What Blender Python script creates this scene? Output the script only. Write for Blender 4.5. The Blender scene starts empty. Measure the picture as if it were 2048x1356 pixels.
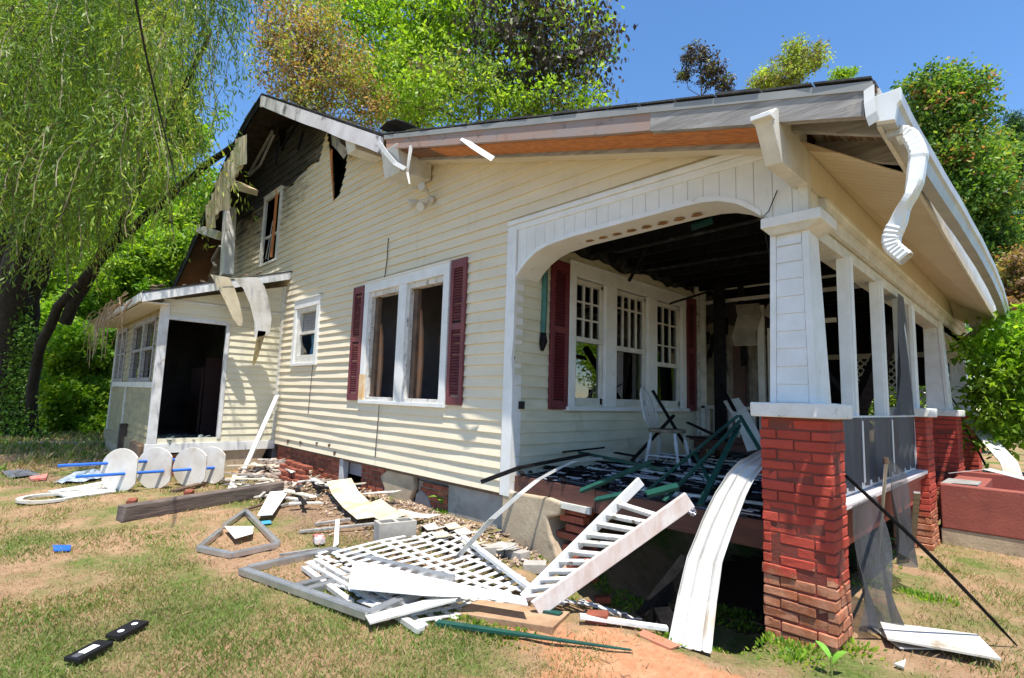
import bpy, math, random
import numpy as np
from mathutils import Vector, Matrix
random.seed(7); RNG = np.random.default_rng(11)
S = bpy.context.scene
C = bpy.data.collections.new('place'); S.collection.children.link(C)
R = math.radians

# ---------------------------------------------------------------- camera
CAM = np.array([0.992, -3.872, 1.47])
YAW, PIT, ROL, FPX = R(-45.87627), R(6.41100), R(1.74726), 1052.35
def _cam():
    cy, sy, cp, sp, cr, sr = math.cos(YAW), math.sin(YAW), math.cos(PIT), math.sin(PIT), math.cos(ROL), math.sin(ROL)
    f = np.array([sy*cp, cy*cp, sp]); r0 = np.array([cy, -sy, 0]); u0 = np.cross(r0, f)
    return cr*r0+sr*u0, -(-sr*r0+cr*u0), f
RT, DN, FW = _cam()
cd = bpy.data.cameras.new('camera'); cd.sensor_width = 36; cd.lens = FPX/2048*36; cd.clip_end = 2000; cd.clip_start = 0.05
co = bpy.data.objects.new('camera', cd); C.objects.link(co)
m = Matrix.Identity(4)
for i in range(3):
    m[i][0] = RT[i]; m[i][1] = -DN[i]; m[i][2] = -FW[i]; m[i][3] = CAM[i]
co.matrix_world = m; S.camera = co

# ---------------------------------------------------------------- light
SUND = Vector((0.72, -0.55, 2.75)).normalized()
EL = math.asin(SUND.z); AZ = math.atan2(SUND.x, SUND.y)
w = bpy.data.worlds.new('World'); S.world = w; w.use_nodes = True
nt = w.node_tree; bg = nt.nodes['Background']
sk = nt.nodes.new('ShaderNodeTexSky'); sk.sky_type = 'NISHITA'; sk.sun_disc = False
sk.sun_elevation = EL; sk.sun_rotation = AZ; sk.air_density = 1.0; sk.dust_density = 0.0; sk.ozone_density = 4.0; sk.altitude = 100
hs = nt.nodes.new('ShaderNodeHueSaturation'); hs.inputs['Saturation'].default_value = 1.14; hs.inputs['Value'].default_value = 1.0
nt.links.new(sk.outputs[0], hs.inputs['Color']); nt.links.new(hs.outputs[0], bg.inputs[0]); bg.inputs[1].default_value = 0.135
sl = bpy.data.lights.new('sun', 'SUN'); sl.energy = 4.7; sl.angle = R(0.5); sl.color = (1.0, 0.95, 0.87)
so = bpy.data.objects.new('sun', sl); C.objects.link(so)
so.rotation_euler = SUND.to_track_quat('Z', 'Y').to_euler(); so.location = (5, -5, 20)
S.view_settings.view_transform = 'Standard'; S.view_settings.look = 'None'
S.view_settings.exposure = 0.84; S.view_settings.gamma = 1.0
S.cycles.max_bounces = 8; S.cycles.diffuse_bounces = 4; S.cycles.transparent_max_bounces = 24

# ---------------------------------------------------------------- helpers
def W(px, py, ax, val):
    "the point of a real plane (axis = value) seen at a photo position"
    v = RT*(px-1024)+DN*(py-678)+FW*FPX
    return Vector(CAM+v*((val-CAM[ax])/v[ax]))
def G(px, py, z=0.0): return W(px, py, 2, z)
def ID(x): return x

def tag(o, label=None, cat=None, group=None, kind=None):
    if label: o['label'] = label
    if cat: o['category'] = cat
    if group: o['group'] = group
    if kind: o['kind'] = kind
    return o
def thing(name, label, cat, loc=(0, 0, 0), group=None, rz=0):
    o = bpy.data.objects.new(name, None); C.objects.link(o); o.location = loc; o.rotation_euler = (0, 0, rz)
    o.empty_display_size = 0.2
    return tag(o, label, cat, group)
def origin(o):
    v = Vector((0, 0, 0))
    while o: v += o.location; o = o.parent
    return v

class MB:
    def __init__(s): s.v = []; s.f = []; s.sm = False
    def add(s, vs, fs):
        b = len(s.v); s.v += [tuple(v) for v in vs]; s.f += [tuple(i+b for i in f) for f in fs]; return s
    def hexa(s, p): # 8 points: bottom ring 4, top ring 4
        return s.add(p, [(3, 2, 1, 0), (4, 5, 6, 7), (0, 1, 5, 4), (1, 2, 6, 5), (2, 3, 7, 6), (3, 0, 4, 7)])
    def box(s, a, b, jit=0.0):
        x0, y0, z0 = a; x1, y1, z1 = b
        p = [(x0, y0, z0), (x1, y0, z0), (x1, y1, z0), (x0, y1, z0), (x0, y0, z1), (x1, y0, z1), (x1, y1, z1), (x0, y1, z1)]
        if jit: p = [tuple(c+random.uniform(-jit, jit) for c in q) for q in p]
        return s.hexa(p)
    def lb(s, F, s0, s1, d0, d1, z0, z1, jit=0.0):
        p = [F(s0, d1, z0), F(s1, d1, z0), F(s1, d0, z0), F(s0, d0, z0), F(s0, d1, z1), F(s1, d1, z1), F(s1, d0, z1), F(s0, d0, z1)]
        if jit: p = [tuple(c+random.uniform(-jit, jit) for c in q) for q in p]
        return s.hexa(p)
    def bar(s, a, b, w, h, up=(0, 0, 1), rag=0.0, taper=1.0):
        a = Vector(a); b = Vector(b); d = (b-a)
        if d.length < 1e-6: return s
        d.normalize(); u = Vector(up); sd = d.cross(u)
        if sd.length < 1e-3: sd = d.cross(Vector((1, 0, 0)))
        sd.normalize(); u = sd.cross(d)
        o = []
        for q, k in ((a, 1.0), (b, taper)):
            for i, j in ((-1, -1), (1, -1), (1, 1), (-1, 1)):
                o.append(q+sd*(i*w/2*k)+u*(j*h/2*k)+d*random.uniform(-rag, rag))
        return s.add(o, [(0, 1, 2, 3), (7, 6, 5, 4), (0, 4, 5, 1), (1, 5, 6, 2), (2, 6, 7, 3), (3, 7, 4, 0)])
    def poly(s, pts, off): # planar polygon given as 3D pts, extruded by off vector
        n = len(pts); off = Vector(off); a = [Vector(p) for p in pts]; b = [p+off for p in a]
        fs = [tuple(range(n))[::-1], tuple(range(n, 2*n))]
        fs += [(i, (i+1) % n, n+(i+1) % n, n+i) for i in range(n)]
        return s.add(a+b, fs)
    def strip(s, path, wv, th=0.004, wfun=None): # curved sheet: path of points, width vector(s)
        n = len(path); vs = []
        for i, p in enumerate(path):
            p = Vector(p); wvec = Vector(wv(i/(n-1)) if callable(wv) else wv)
            t = (Vector(path[min(i+1, n-1)])-Vector(path[max(i-1, 0)])).normalized()
            nn = t.cross(wvec).normalized()*th
            vs += [p-wvec/2, p+wvec/2, p+wvec/2+nn, p-wvec/2+nn]
        fs = [(0, 1, 2, 3), (4*n-1, 4*n-2, 4*n-3, 4*n-4)]
        for i in range(n-1):
            b = 4*i
            for k in range(4): fs.append((b+k, b+4+k, b+4+(k+1) % 4, b+(k+1) % 4))
        return s.add(vs, fs)
    def tube(s, path, r, n=8, caps=True):
        path = [Vector(p) for p in path]; rs = r if isinstance(r, (list, tuple)) else [r]*len(path)
        b0 = len(s.v); ref = Vector((0.31, 0.17, 0.93)); m_ = len(path)
        for i, p in enumerate(path):
            t = (path[min(i+1, m_-1)]-path[max(i-1, 0)]).normalized()
            a = t.cross(ref)
            if a.length < 0.05: a = t.cross(Vector((1, 0, 0)))
            a.normalize(); b = t.cross(a)
            for k in range(n):
                q = 2*math.pi*k/n
                s.v.append(tuple(p+(a*math.cos(q)+b*math.sin(q))*rs[i]))
        for i in range(m_-1):
            for k in range(n):
                s.f.append((b0+i*n+k, b0+(i+1)*n+k, b0+(i+1)*n+(k+1) % n, b0+i*n+(k+1) % n))
        if caps:
            s.f.append(tuple(b0+k for k in range(n))); s.f.append(tuple(b0+(m_-1)*n+k for k in range(n))[::-1])
        return s
    def done(s, name, mat, parent=None, bevel=0.0, smooth=False, tagd=None, seg=2, org=None, solid=0.0):
        me = bpy.data.meshes.new(name)
        vs = np.array(s.v, float)
        o = bpy.data.objects.new(name, me); C.objects.link(o)
        if parent is not None:
            o.parent = parent; vs = vs-np.array(origin(parent))
        else:
            if org is None: org = ((vs[:, 0].min()+vs[:, 0].max())/2, (vs[:, 1].min()+vs[:, 1].max())/2, vs[:, 2].min())
            o.location = org; vs = vs-np.array(org)
        me.from_pydata(vs.tolist(), [], s.f); me.update()
        me.materials.append(mat)
        if smooth: me.shade_smooth()
        if bevel:
            b = o.modifiers.new('bevel', 'BEVEL'); b.width = bevel; b.segments = seg; b.limit_method = 'ANGLE'
        if solid:
            b = o.modifiers.new('solid', 'SOLIDIFY'); b.thickness = solid
        if tagd: tag(o, *tagd)
        return o
def frame(O, u, n):
    O = Vector(O); u = Vector(u); n = Vector(n)
    return lambda s, d, z: O+u*s+n*d+Vector((0, 0, z))
FM = frame((0, 0, 0), (1, 0, 0), (0, -1, 0))          # side (gable) wall
FP = frame((-2.95, 0, 0), (0, 1, 0), (1, 0, 0))       # porch wall
FA = frame((-9.39, 0, 0), (0, 1, 0), (1, 0, 0))       # door wall of the addition
FL = frame((0, -1.95, 0), (1, 0, 0), (0, -1, 0))      # window wall of the addition
def smooth_noise(seed):
    r = random.Random(seed); t = [r.uniform(-1, 1) for _ in range(256)]
    def f(x):
        i = math.floor(x); a = x-i; a = a*a*(3-2*a); return t[i % 256]*(1-a)+t[(i+1) % 256]*a
    return f

# ---------------------------------------------------------------- materials
def nodes(name):
    m = bpy.data.materials.new(name); m.use_nodes = True
    t = m.node_tree; return m, t, t.nodes['Principled BSDF']
def N(t, kind, **kw):
    n = t.nodes.new(kind)
    for k, v in kw.items():
        if hasattr(n, k): setattr(n, k, v)
        else: n.inputs[k.replace('_', ' ')].default_value = v
    return n
def tex(t, scale, detail=6, rough=0.6, vec=(1, 1, 1), dist=0.0, coord='Object'):
    tc = N(t, 'ShaderNodeTexCoord'); mp = N(t, 'ShaderNodeMapping'); mp.inputs['Scale'].default_value = vec
    t.links.new(tc.outputs[coord], mp.inputs[0])
    n = N(t, 'ShaderNodeTexNoise'); n.inputs['Scale'].default_value = scale; n.inputs['Detail'].default_value = detail
    n.inputs['Roughness'].default_value = rough; n.inputs['Distortion'].default_value = dist
    t.links.new(mp.outputs[0], n.inputs[0]); return n.outputs[0]
def ramp(t, fac, stops):
    r = N(t, 'ShaderNodeValToRGB'); t.links.new(fac, r.inputs[0]); e = r.color_ramp.elements
    while len(e) < len(stops): e.new(0.5)
    for i, (p, c) in enumerate(stops):
        e[i].position = p; e[i].color = (c, c, c, 1) if isinstance(c, (int, float)) else tuple(c)+(1,)
    return r.outputs[0]
def mix(t, fac, a, b, bt='MIX'):
    m_ = N(t, 'ShaderNodeMix'); m_.data_type = 'RGBA'; m_.blend_type = bt
    for i, v in ((0, fac), (6, a), (7, b)):
        if isinstance(v, bpy.types.NodeSocket): t.links.new(v, m_.inputs[i])
        elif i == 0: m_.inputs[0].default_value = v
        else: m_.inputs[i].default_value = tuple(v)+(1,)
    return m_.outputs[2]
def bump(t, b, h, strength=0.4, dist=0.01):
    n = N(t, 'ShaderNodeBump'); n.inputs['Strength'].default_value = strength; n.inputs['Distance'].default_value = dist
    t.links.new(h, n.inputs['Height']); t.links.new(n.outputs[0], b.inputs['Normal'])
def mat(name, c1, c2=None, scale=6, rough=0.6, vec=(1, 1, 1), lo=0.35, hi=0.65, bs=0.0, bd=0.01, bscale=None, metal=0.0, spots=None, spec=0.4, island=0.0):
    "base colour c1 mottled with c2; spots = (colour, scale, lo, hi, vec) adds worn patches"
    m_, t, b = nodes(name)
    c = tuple(c1)
    if c2 is not None:
        c = mix(t, ramp(t, tex(t, scale, vec=vec), [(lo, 0.0), (hi, 1.0)]), c1, c2)
    if spots:
        sc, ss, a, z = spots[:4]; v = spots[4] if len(spots) > 4 else (1, 1, 1)
        c = mix(t, ramp(t, tex(t, ss, 8, 0.7, v), [(a, 0.0), (z, 1.0)]), c, sc)
    if island:
        g = N(t, 'ShaderNodeNewGeometry'); k = ramp(t, g.outputs['Random Per Island'], [(0, 1-island), (1, 1+island)])
        c = mix(t, 1.0, c, k, 'MULTIPLY')
    if isinstance(c, tuple): b.inputs['Base Color'].default_value = c+(1,)
    else: t.links.new(c, b.inputs['Base Color'])
    b.inputs['Roughness'].default_value = rough; b.inputs['Metallic'].default_value = metal
    b.inputs['Specular IOR Level'].default_value = spec
    if bs: bump(t, b, tex(t, bscale or scale*4, 8, 0.65, vec), bs, bd)
    return m_

def siding_mat(name, base, base2, burnt=True, lo=0.0, hi=1.45):
    m_, t, b = nodes(name)
    c = mix(t, ramp(t, tex(t, 1.6, 5, 0.6, (0.6, 0.6, 3)), [(0.35, 0), (0.7, 1)]), base, base2)
    c = mix(t, ramp(t, tex(t, 3, 8, 0.7, (2.2, 2.2, 0.35)), [(0.56, 0), (0.8, 0.35)]), c, (0.33, 0.30, 0.2))
    c = mix(t, ramp(t, tex(t, 14, 8, 0.75, (1, 1, 2)), [(0.66, 0), (0.74, 0.5)]), c, (0.2, 0.18, 0.12))
    if burnt:
        tc = N(t, 'ShaderNodeTexCoord'); ds = N(t, 'ShaderNodeVectorMath', operation='DISTANCE')
        mp = N(t, 'ShaderNodeMapping'); mp.inputs['Scale'].default_value = (0.85, 1, 1.0)
        ge = N(t, 'ShaderNodeNewGeometry'); t.links.new(ge.outputs['Position'], mp.inputs[0])
        t.links.new(mp.outputs[0], ds.inputs[0]); ds.inputs[1].default_value = (-11.5*0.85, 0, 7.3)
        nz = tex(t, 2.2, 9, 0.75, (0.8, 1, 3)); ad = N(t, 'ShaderNodeMath', operation='MULTIPLY_ADD')
        t.links.new(nz, ad.inputs[0]); ad.inputs[1].default_value = -3.4; t.links.new(ds.outputs['Value'], ad.inputs[2])
        mr = N(t, 'ShaderNodeMapRange'); t.links.new(ad.outputs[0], mr.inputs[0])
        mr.inputs[1].default_value = lo; mr.inputs[2].default_value = hi; mr.inputs[3].default_value = 1; mr.inputs[4].default_value = 0
        c = mix(t, mr.outputs[0], c, mix(t, ramp(t, tex(t, 7, 8, 0.7, (0.5, 1, 3)), [(0.35, 0), (0.7, 1)]), (0.008, 0.007, 0.006), (0.07, 0.048, 0.03)))
    t.links.new(c, b.inputs['Base Color']); b.inputs['Roughness'].default_value = 0.55; b.inputs['Specular IOR Level'].default_value = 0.3
    bump(t, b, tex(t, 60, 4, 0.6, (0.3, 0.3, 2)), 0.15, 0.002)
    return m_
siding_m = siding_mat('cream vinyl siding', (0.735, 0.65, 0.485), (0.66, 0.575, 0.42))
siding_p = mat('porch siding', (0.66, 0.62, 0.47), (0.55, 0.52, 0.38), 2, 0.5, (1, 1, 3), spots=((0.3, 0.26, 0.16), 3, 0.6, 0.75, (1, 1, 0.4)))
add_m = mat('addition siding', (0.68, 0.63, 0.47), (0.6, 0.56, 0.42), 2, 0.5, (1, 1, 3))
addshade_m = mat('willow shaded grimy siding', (0.36, 0.30, 0.15), (0.25, 0.21, 0.11), 3, 0.6, (1, 1, 2), spots=((0.14, 0.12, 0.07), 5, 0.55, 0.72))  # base colour darkened for the willow's shade; the spots are grime
sheath_m = siding_mat('scorched boards', (0.13, 0.10, 0.07), (0.36, 0.31, 0.25), True, .9, 2.3)
wood_under = siding_mat('roof deck underside', (0.24, 0.10, 0.045), (0.10, 0.05, 0.03), True, 1.0, 3.2)
def soffit_lined():
    m_, t, b = nodes('lined soffit'); ge = N(t, 'ShaderNodeNewGeometry'); sx = N(t, 'ShaderNodeSeparateXYZ'); t.links.new(ge.outputs['Position'], sx.inputs[0])
    md = N(t, 'ShaderNodeMath', operation='MODULO'); t.links.new(sx.outputs[1], md.inputs[0]); md.inputs[1].default_value = 0.085
    k = ramp(t, md.outputs[0], [(0.0, 0.0), (0.010, 1.0)]); c = mix(t, ramp(t, tex(t, 3, 5), [(0.35, 0), (0.7, 1)]), (0.70, 0.60, 0.45), (0.62, 0.52, 0.38))
    t.links.new(mix(t, k, (0.40, 0.31, 0.2), c), b.inputs['Base Color']); b.inputs['Roughness'].default_value = 0.5; bump(t, b, k, 0.5, 0.004); return m_
sofline_m = soffit_lined()
def stained_vinyl():
    m_, t, b = nodes('scorched white vinyl sheet'); ge = N(t, 'ShaderNodeNewGeometry'); c = mix(t, ramp(t, tex(t, 2.5, 6), [(0.35, 0), (0.7, 1)]), (0.54, 0.53, 0.50), (0.42, 0.40, 0.35))
    for p, r_ in (((-0.52, -0.66, 0.20), 0.16), ((-0.42, -0.62, 0.28), 0.10), ((-0.62, -0.55, 0.5), 0.14), ((-0.30, 0.02, 0.97), 0.13), ((-0.34, -0.05, 0.90), .1)):
        ds = N(t, 'ShaderNodeVectorMath', operation='DISTANCE'); t.links.new(ge.outputs['Position'], ds.inputs[0]); ds.inputs[1].default_value = p
        ad = N(t, 'ShaderNodeMath', operation='MULTIPLY_ADD'); t.links.new(tex(t, 9, 8, .7), ad.inputs[0]); ad.inputs[1].default_value = .22; t.links.new(ds.outputs['Value'], ad.inputs[2])
        c = mix(t, ramp(t, ad.outputs[0], [(r_*.75, .85), (r_+.11, 0)]), c, (0.24, 0.16, 0.08))
    c = mix(t, ramp(t, tex(t, 5, 8, .75, (1, 1, .3)), [(0.55, 0), (0.72, .6)]), c, (0.3, 0.27, 0.21))
    t.links.new(c, b.inputs['Base Color']); b.inputs['Roughness'].default_value = 0.45; bump(t, b, tex(t, 7, 6), .4, .01); return m_
stainv_m = stained_vinyl()
soffit_m = mat('beige soffit', (0.66, 0.59, 0.46), (0.6, 0.53, 0.4), 3, 0.5)
white_m = mat('white trim', (0.76, 0.76, 0.75), (0.66, 0.66, 0.63), 5, 0.45, bs=0.1, bd=0.002, spots=((0.42, 0.4, 0.34), 4, 0.62, 0.78))
darktrim_m = mat('dark grey trim', (0.20, 0.19, 0.17), (0.07, 0.065, 0.06), 4, .7)  # darker trim for the door bay beyond the partition
darksid_m = mat('dark porch siding', (0.22, 0.20, 0.14), (0.08, 0.075, 0.06), 3, .7)  # darker siding for the wall beyond the partition
cream_m = mat('aged white trim', (0.68, 0.66, 0.6), (0.52, 0.5, 0.44), 5, 0.5, spots=((0.25, 0.22, 0.16), 6, 0.6, 0.78, (1, 1, 1)))
beam_m = mat('beadboard', (0.74, 0.73, 0.69), (0.66, 0.65, 0.6), 4, 0.45, spots=((0.4, 0.35, 0.26), 5, 0.64, 0.8, (2, 2, 0.5)))
vinyl_m = mat('bent vinyl sheet', (0.66, 0.65, 0.62), (0.50, 0.46, 0.38), 2.6, 0.45, spots=((0.20, 0.14, 0.07), 3.0, 0.56, 0.70), bs=.5, bd=.01, bscale=7)
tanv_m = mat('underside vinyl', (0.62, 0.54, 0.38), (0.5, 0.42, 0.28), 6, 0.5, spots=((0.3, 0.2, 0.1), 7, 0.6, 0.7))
peel_m = mat('peeling white paint', (0.68, 0.66, 0.62), (0.5, 0.47, 0.42), 8, 0.6, spots=((0.16, 0.12, 0.09), 12, 0.56, 0.62, (1, 1, 0.5)))
shut_m = mat('burgundy shutter', (0.115, 0.014, 0.024), (0.15, 0.03, 0.035), 4, 0.5, bs=0.1)
shutw_m = mat('faded burgundy shutter', (0.13, 0.028, 0.04), (0.19, 0.05, 0.05), 3, 0.5, bs=0.1)
char_m = mat('charred wood', (0.003, 0.003, 0.0035), (0.013, 0.012, 0.013), 12, 0.7, spec=.12, bs=0.9, bd=0.015, bscale=16, island=0.5)
ash_m = mat('ash and char', (0.01, 0.01, 0.01), (0.09, 0.09, 0.095), 9, 0.8, lo=0.5, hi=0.75, bs=0.8, bd=0.02, bscale=30)
ashfloor_m = mat('scorched floor', (0.012, 0.012, 0.013), (0.35, 0.35, 0.38), 5, 0.7, (0.5, 7, 1), lo=0.5, hi=0.6, bs=0.5, bd=0.01)
grey_m = mat('weathered board', (0.36, 0.34, 0.32), (0.20, 0.185, 0.17), 3, 0.8, (1, 8, 10), bs=0.5, bd=0.004, spots=((0.45, 0.4, 0.33), 6, 0.6, 0.75))
rake_m = mat('weathered rake board', (0.30, 0.25, 0.23), (0.42, 0.21, 0.13), 1.2, 0.8, (1, 1, 2), bs=0.4, bd=0.004, spots=((0.12, 0.09, 0.08), 8, 0.55, 0.7))
orange_m = mat('raw pine', (0.62, 0.22, 0.05), (0.36, 0.12, 0.03), 4, 0.6, (1, 10, 10), bs=0.3, bd=0.003)
brownw_m = mat('brown wood', (0.16, 0.10, 0.06), (0.08, 0.05, 0.035), 6, 0.75, (1, 1, 1), bs=0.5)
stainb_m = mat('dark brown stained beam', (0.13, 0.05, 0.035), (0.07, 0.028, 0.022), 3, 0.55, (1, 1, 6), bs=0.2, bd=0.003, spots=((0.35, 0.25, 0.18), 20, 0.7, 0.74))
paint_m = None
def brick_paint():
    m_, t, b = nodes('red painted brick')
    red = mix(t, ramp(t, tex(t, 5, 6), [(0.35, 0), (0.7, 1)]), (0.47, 0.075, 0.048), (0.37, 0.058, 0.038))
    raw = mix(t, ramp(t, tex(t, 9, 6), [(0.4, 0), (0.65, 1)]), (0.34, 0.12, 0.055), (0.5, 0.25, 0.15))
    ge = N(t, 'ShaderNodeNewGeometry'); sx = N(t, 'ShaderNodeSeparateXYZ'); t.links.new(ge.outputs['Position'], sx.inputs[0])
    nz = tex(t, 8, 8, 0.7); ad = N(t, 'ShaderNodeMath', operation='MULTIPLY_ADD'); t.links.new(nz, ad.inputs[0]); ad.inputs[1].default_value = -0.72
    t.links.new(sx.outputs[2], ad.inputs[2])
    k = ramp(t, ad.outputs[0], [(0.0, 0.9), (0.07, 0)])
    c = mix(t, k, red, raw)
    kk = ramp(t, ge.outputs['Random Per Island'], [(0, 0.85), (1, 1.15)]); c = mix(t, 1.0, c, kk, 'MULTIPLY')
    c = mix(t, ramp(t, tex(t, 18, 8, 0.75), [(0.60, 0), (0.70, 0.4)]), c, (0.16, 0.05, 0.035))
    t.links.new(c, b.inputs['Base Color']); b.inputs['Roughness'].default_value = 0.85; b.inputs['Specular IOR Level'].default_value = 0.2
    bump(t, b, tex(t, 45, 10, 0.75), 0.9, 0.008); return m_
paint_m = brick_paint()
redmort_m = mat('painted mortar', (0.22, 0.04, 0.028), (0.15, 0.045, 0.03), 14, 0.8, bs=0.6)
brick_m = mat('old red brick', (0.33, 0.09, 0.045), (0.2, 0.055, 0.035), 9, 0.85, bs=0.6, bd=0.004, bscale=80, island=0.35, spots=((0.4, 0.32, 0.26), 10, 0.66, 0.75))
mort_m = mat('old mortar', (0.3, 0.24, 0.18), (0.2, 0.14, 0.1), 14, 0.9, bs=0.7)
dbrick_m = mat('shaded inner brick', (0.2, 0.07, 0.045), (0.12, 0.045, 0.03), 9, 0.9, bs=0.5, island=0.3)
stucco_m = mat('tan stucco', (0.47, 0.38, 0.26), (0.36, 0.28, 0.19), 4, 0.9, bs=0.7, bd=0.01, bscale=18, spots=((0.22, 0.17, 0.12), 5, 0.58, 0.7))
conc_m = mat('grey concrete', (0.33, 0.32, 0.3), (0.24, 0.23, 0.21), 5, 0.9, bs=0.5, bd=0.004, bscale=60, spots=((0.15, 0.14, 0.12), 3, 0.58, 0.72))
cblock_m = mat('concrete block', (0.4, 0.38, 0.34), (0.31, 0.29, 0.26), 10, 0.95, bs=0.7, bd=0.004, bscale=120)
plant_m = mat('red painted wall', (0.31, 0.085, 0.06), (0.23, 0.065, 0.05), 4, 0.75, bs=0.6, bd=0.006, bscale=40, spots=((0.45, 0.2, 0.13), 5, 0.62, 0.75))
green_m = mat('green painted board', (0.012, 0.075, 0.055), (0.008, 0.05, 0.04), 6, 0.4, bs=0.15, spots=((0.01, 0.012, 0.012), 5, 0.6, 0.68))
alu_m = mat('mill aluminium', (0.55, 0.56, 0.57), (0.42, 0.43, 0.44), 8, 0.35, metal=0.75, bs=0.05)
drip_m = mat('grey drip edge', (0.30, 0.30, 0.28), (0.24, 0.24, 0.225), 3, .45)
gut_m = mat('dull white aluminium gutter', (0.48, 0.48, 0.45), (0.36, 0.36, 0.34), 4, 0.35, spec=0.6)
dsp_m = mat('white downspout', (0.78, 0.79, 0.77), (0.68, 0.69, 0.66), 5, 0.3, spec=0.6)
blue_m = mat('blue plastic pipe', (0.02, 0.12, 0.52), (0.03, 0.15, 0.6), 3, 0.4)
disc_m = mat('white laminated disc', (0.68, 0.66, 0.61), (0.55, 0.5, 0.43), 4, 0.5, spots=((0.4, 0.28, 0.16), 3, 0.58, 0.72))
black_m = mat('black plastic', (0.012, 0.011, 0.014), None, rough=0.35)
paper_m = mat('white label', (0.85, 0.85, 0.86), None, rough=0.6)
shingle_m = mat('charcoal shingles', (0.035, 0.037, 0.04), (0.07, 0.07, 0.07), 12, 0.95, bs=0.8, bd=0.01, bscale=90)
tarp_m = mat('grey tarp', (0.16, 0.16, 0.17), (0.08, 0.08, 0.09), 5, 0.35, bs=0.6, bd=0.02, bscale=10)
room_m = mat('sooty plaster', (0.30, 0.29, 0.31), (0.2, 0.19, 0.2), 2, 0.9)
redroom_m = mat('red room paint', (0.42, 0.12, 0.05), (0.3, 0.06, 0.03), 2, 0.8)
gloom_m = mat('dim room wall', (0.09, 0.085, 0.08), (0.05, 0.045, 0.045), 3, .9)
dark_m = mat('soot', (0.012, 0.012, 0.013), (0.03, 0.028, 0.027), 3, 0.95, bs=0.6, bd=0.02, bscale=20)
blind_m = mat('grey blinds', (0.32, 0.32, 0.32), (0.25, 0.25, 0.25), 3, 0.6)
cloth_m = mat('dirty curtain', (0.32, 0.29, 0.24), (0.2, 0.18, 0.15), 6, 0.9)
chair_m = mat('white painted chair', (0.62, 0.62, 0.63), (0.5, 0.5, 0.5), 8, 0.45, spots=((0.06, 0.05, 0.05), 9, 0.66, 0.72))
seat_m = mat('singed seat', (0.3, 0.24, 0.15), (0.05, 0.04, 0.03), 8, 0.6)
rust_m = mat('rust stained trim', (0.62, 0.34, 0.1), (0.75, 0.6, 0.4), 3, 0.6)
bark_m = mat('bark', (0.035, 0.028, 0.02), (0.015, 0.012, 0.009), 5, 0.95, (3, 3, 0.6), bs=1.0, bd=0.04, bscale=9)
bark2_m = mat('grey bark', (0.13, 0.11, 0.09), (0.07, 0.06, 0.05), 6, 0.95, (3, 3, 0.6), bs=0.9, bd=0.02, bscale=14)
def glass(name, tint=(0.02, 0.02, 0.02)):
    m_, t, b = nodes(name); t.nodes.remove(b)
    g = N(t, 'ShaderNodeBsdfGlossy'); g.inputs['Roughness'].default_value = 0.02; g.inputs[0].default_value = (0.9, 0.9, 0.9, 1)
    tr = N(t, 'ShaderNodeBsdfTransparent'); tr.inputs[0].default_value = (0.75, 0.78, 0.76, 1)
    fr = N(t, 'ShaderNodeFresnel'); fr.inputs[0].default_value = 1.6
    ad = N(t, 'ShaderNodeMath', operation='MULTIPLY_ADD'); t.links.new(fr.outputs[0], ad.inputs[0]); ad.inputs[1].default_value = 1.0; ad.inputs[2].default_value = 0.1
    mx = N(t, 'ShaderNodeMixShader'); t.links.new(ad.outputs[0], mx.inputs[0]); t.links.new(tr.outputs[0], mx.inputs[1]); t.links.new(g.outputs[0], mx.inputs[2])
    t.links.new(mx.outputs[0], t.nodes['Material Output'].inputs[0]); return m_
glass_m = glass('window glass')
def mesh_cloth(name, col, dens):
    m_, t, b = nodes(name); b.inputs['Base Color'].default_value = col+(1,); b.inputs['Roughness'].default_value = 0.7
    tr = N(t, 'ShaderNodeBsdfTransparent'); mx = N(t, 'ShaderNodeMixShader')
    k = ramp(t, tex(t, 9, 5, 0.6, (3, 3, 0.4)), [(0.3, dens-0.12), (0.7, min(1, dens+0.12))])
    t.links.new(k, mx.inputs[0]); t.links.new(tr.outputs[0], mx.inputs[1]); t.links.new(b.outputs[0], mx.inputs[2])
    t.links.new(mx.outputs[0], t.nodes['Material Output'].inputs[0]); return m_
screen_m = mesh_cloth('insect screen', (0.05, 0.05, 0.06), 0.88)
screen2_m = mesh_cloth('hanging insect screen', (0.055, 0.055, 0.06), 0.68)
film_m = mesh_cloth('clear plastic film', (0.4, 0.45, 0.5), 0.35)
def leafmat(name, stops, trans=0.45, rough=0.5):
    m_, t, b = nodes(name)
    at = N(t, 'ShaderNodeAttribute'); at.attribute_name = 'rnd'
    c = ramp(t, at.outputs['Fac'], stops)
    n1 = ramp(t, tex(t, 0.7, 3, 0.5), [(0.3, 0.75), (0.7, 1.25)]); c = mix(t, 1.0, c, n1, 'MULTIPLY')
    t.links.new(c, b.inputs['Base Color']); b.inputs['Roughness'].default_value = rough; b.inputs['Specular IOR Level'].default_value = 0.35
    tr = N(t, 'ShaderNodeBsdfTranslucent'); t.links.new(mix(t, 1.0, c, (1.25, 1.2, 0.5), 'MULTIPLY'), tr.inputs[0])
    mx = N(t, 'ShaderNodeMixShader'); mx.inputs[0].default_value = trans
    t.links.new(b.outputs[0], mx.inputs[1]); t.links.new(tr.outputs[0], mx.inputs[2])
    t.links.new(mx.outputs[0], t.nodes['Material Output'].inputs[0]); return m_
willow_m = leafmat('willow leaf', [(0, (0.10, 0.18, 0.03)), (0.45, (0.23, 0.36, 0.045)), (0.8, (0.42, 0.50, 0.08)), (1, (0.55, 0.42, 0.13))])
bright_m = leafmat('spring leaf', [(0, (0.10, 0.23, 0.02)), (0.5, (0.29, 0.47, 0.04)), (1, (0.40, 0.57, 0.07))], 0.55)
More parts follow.
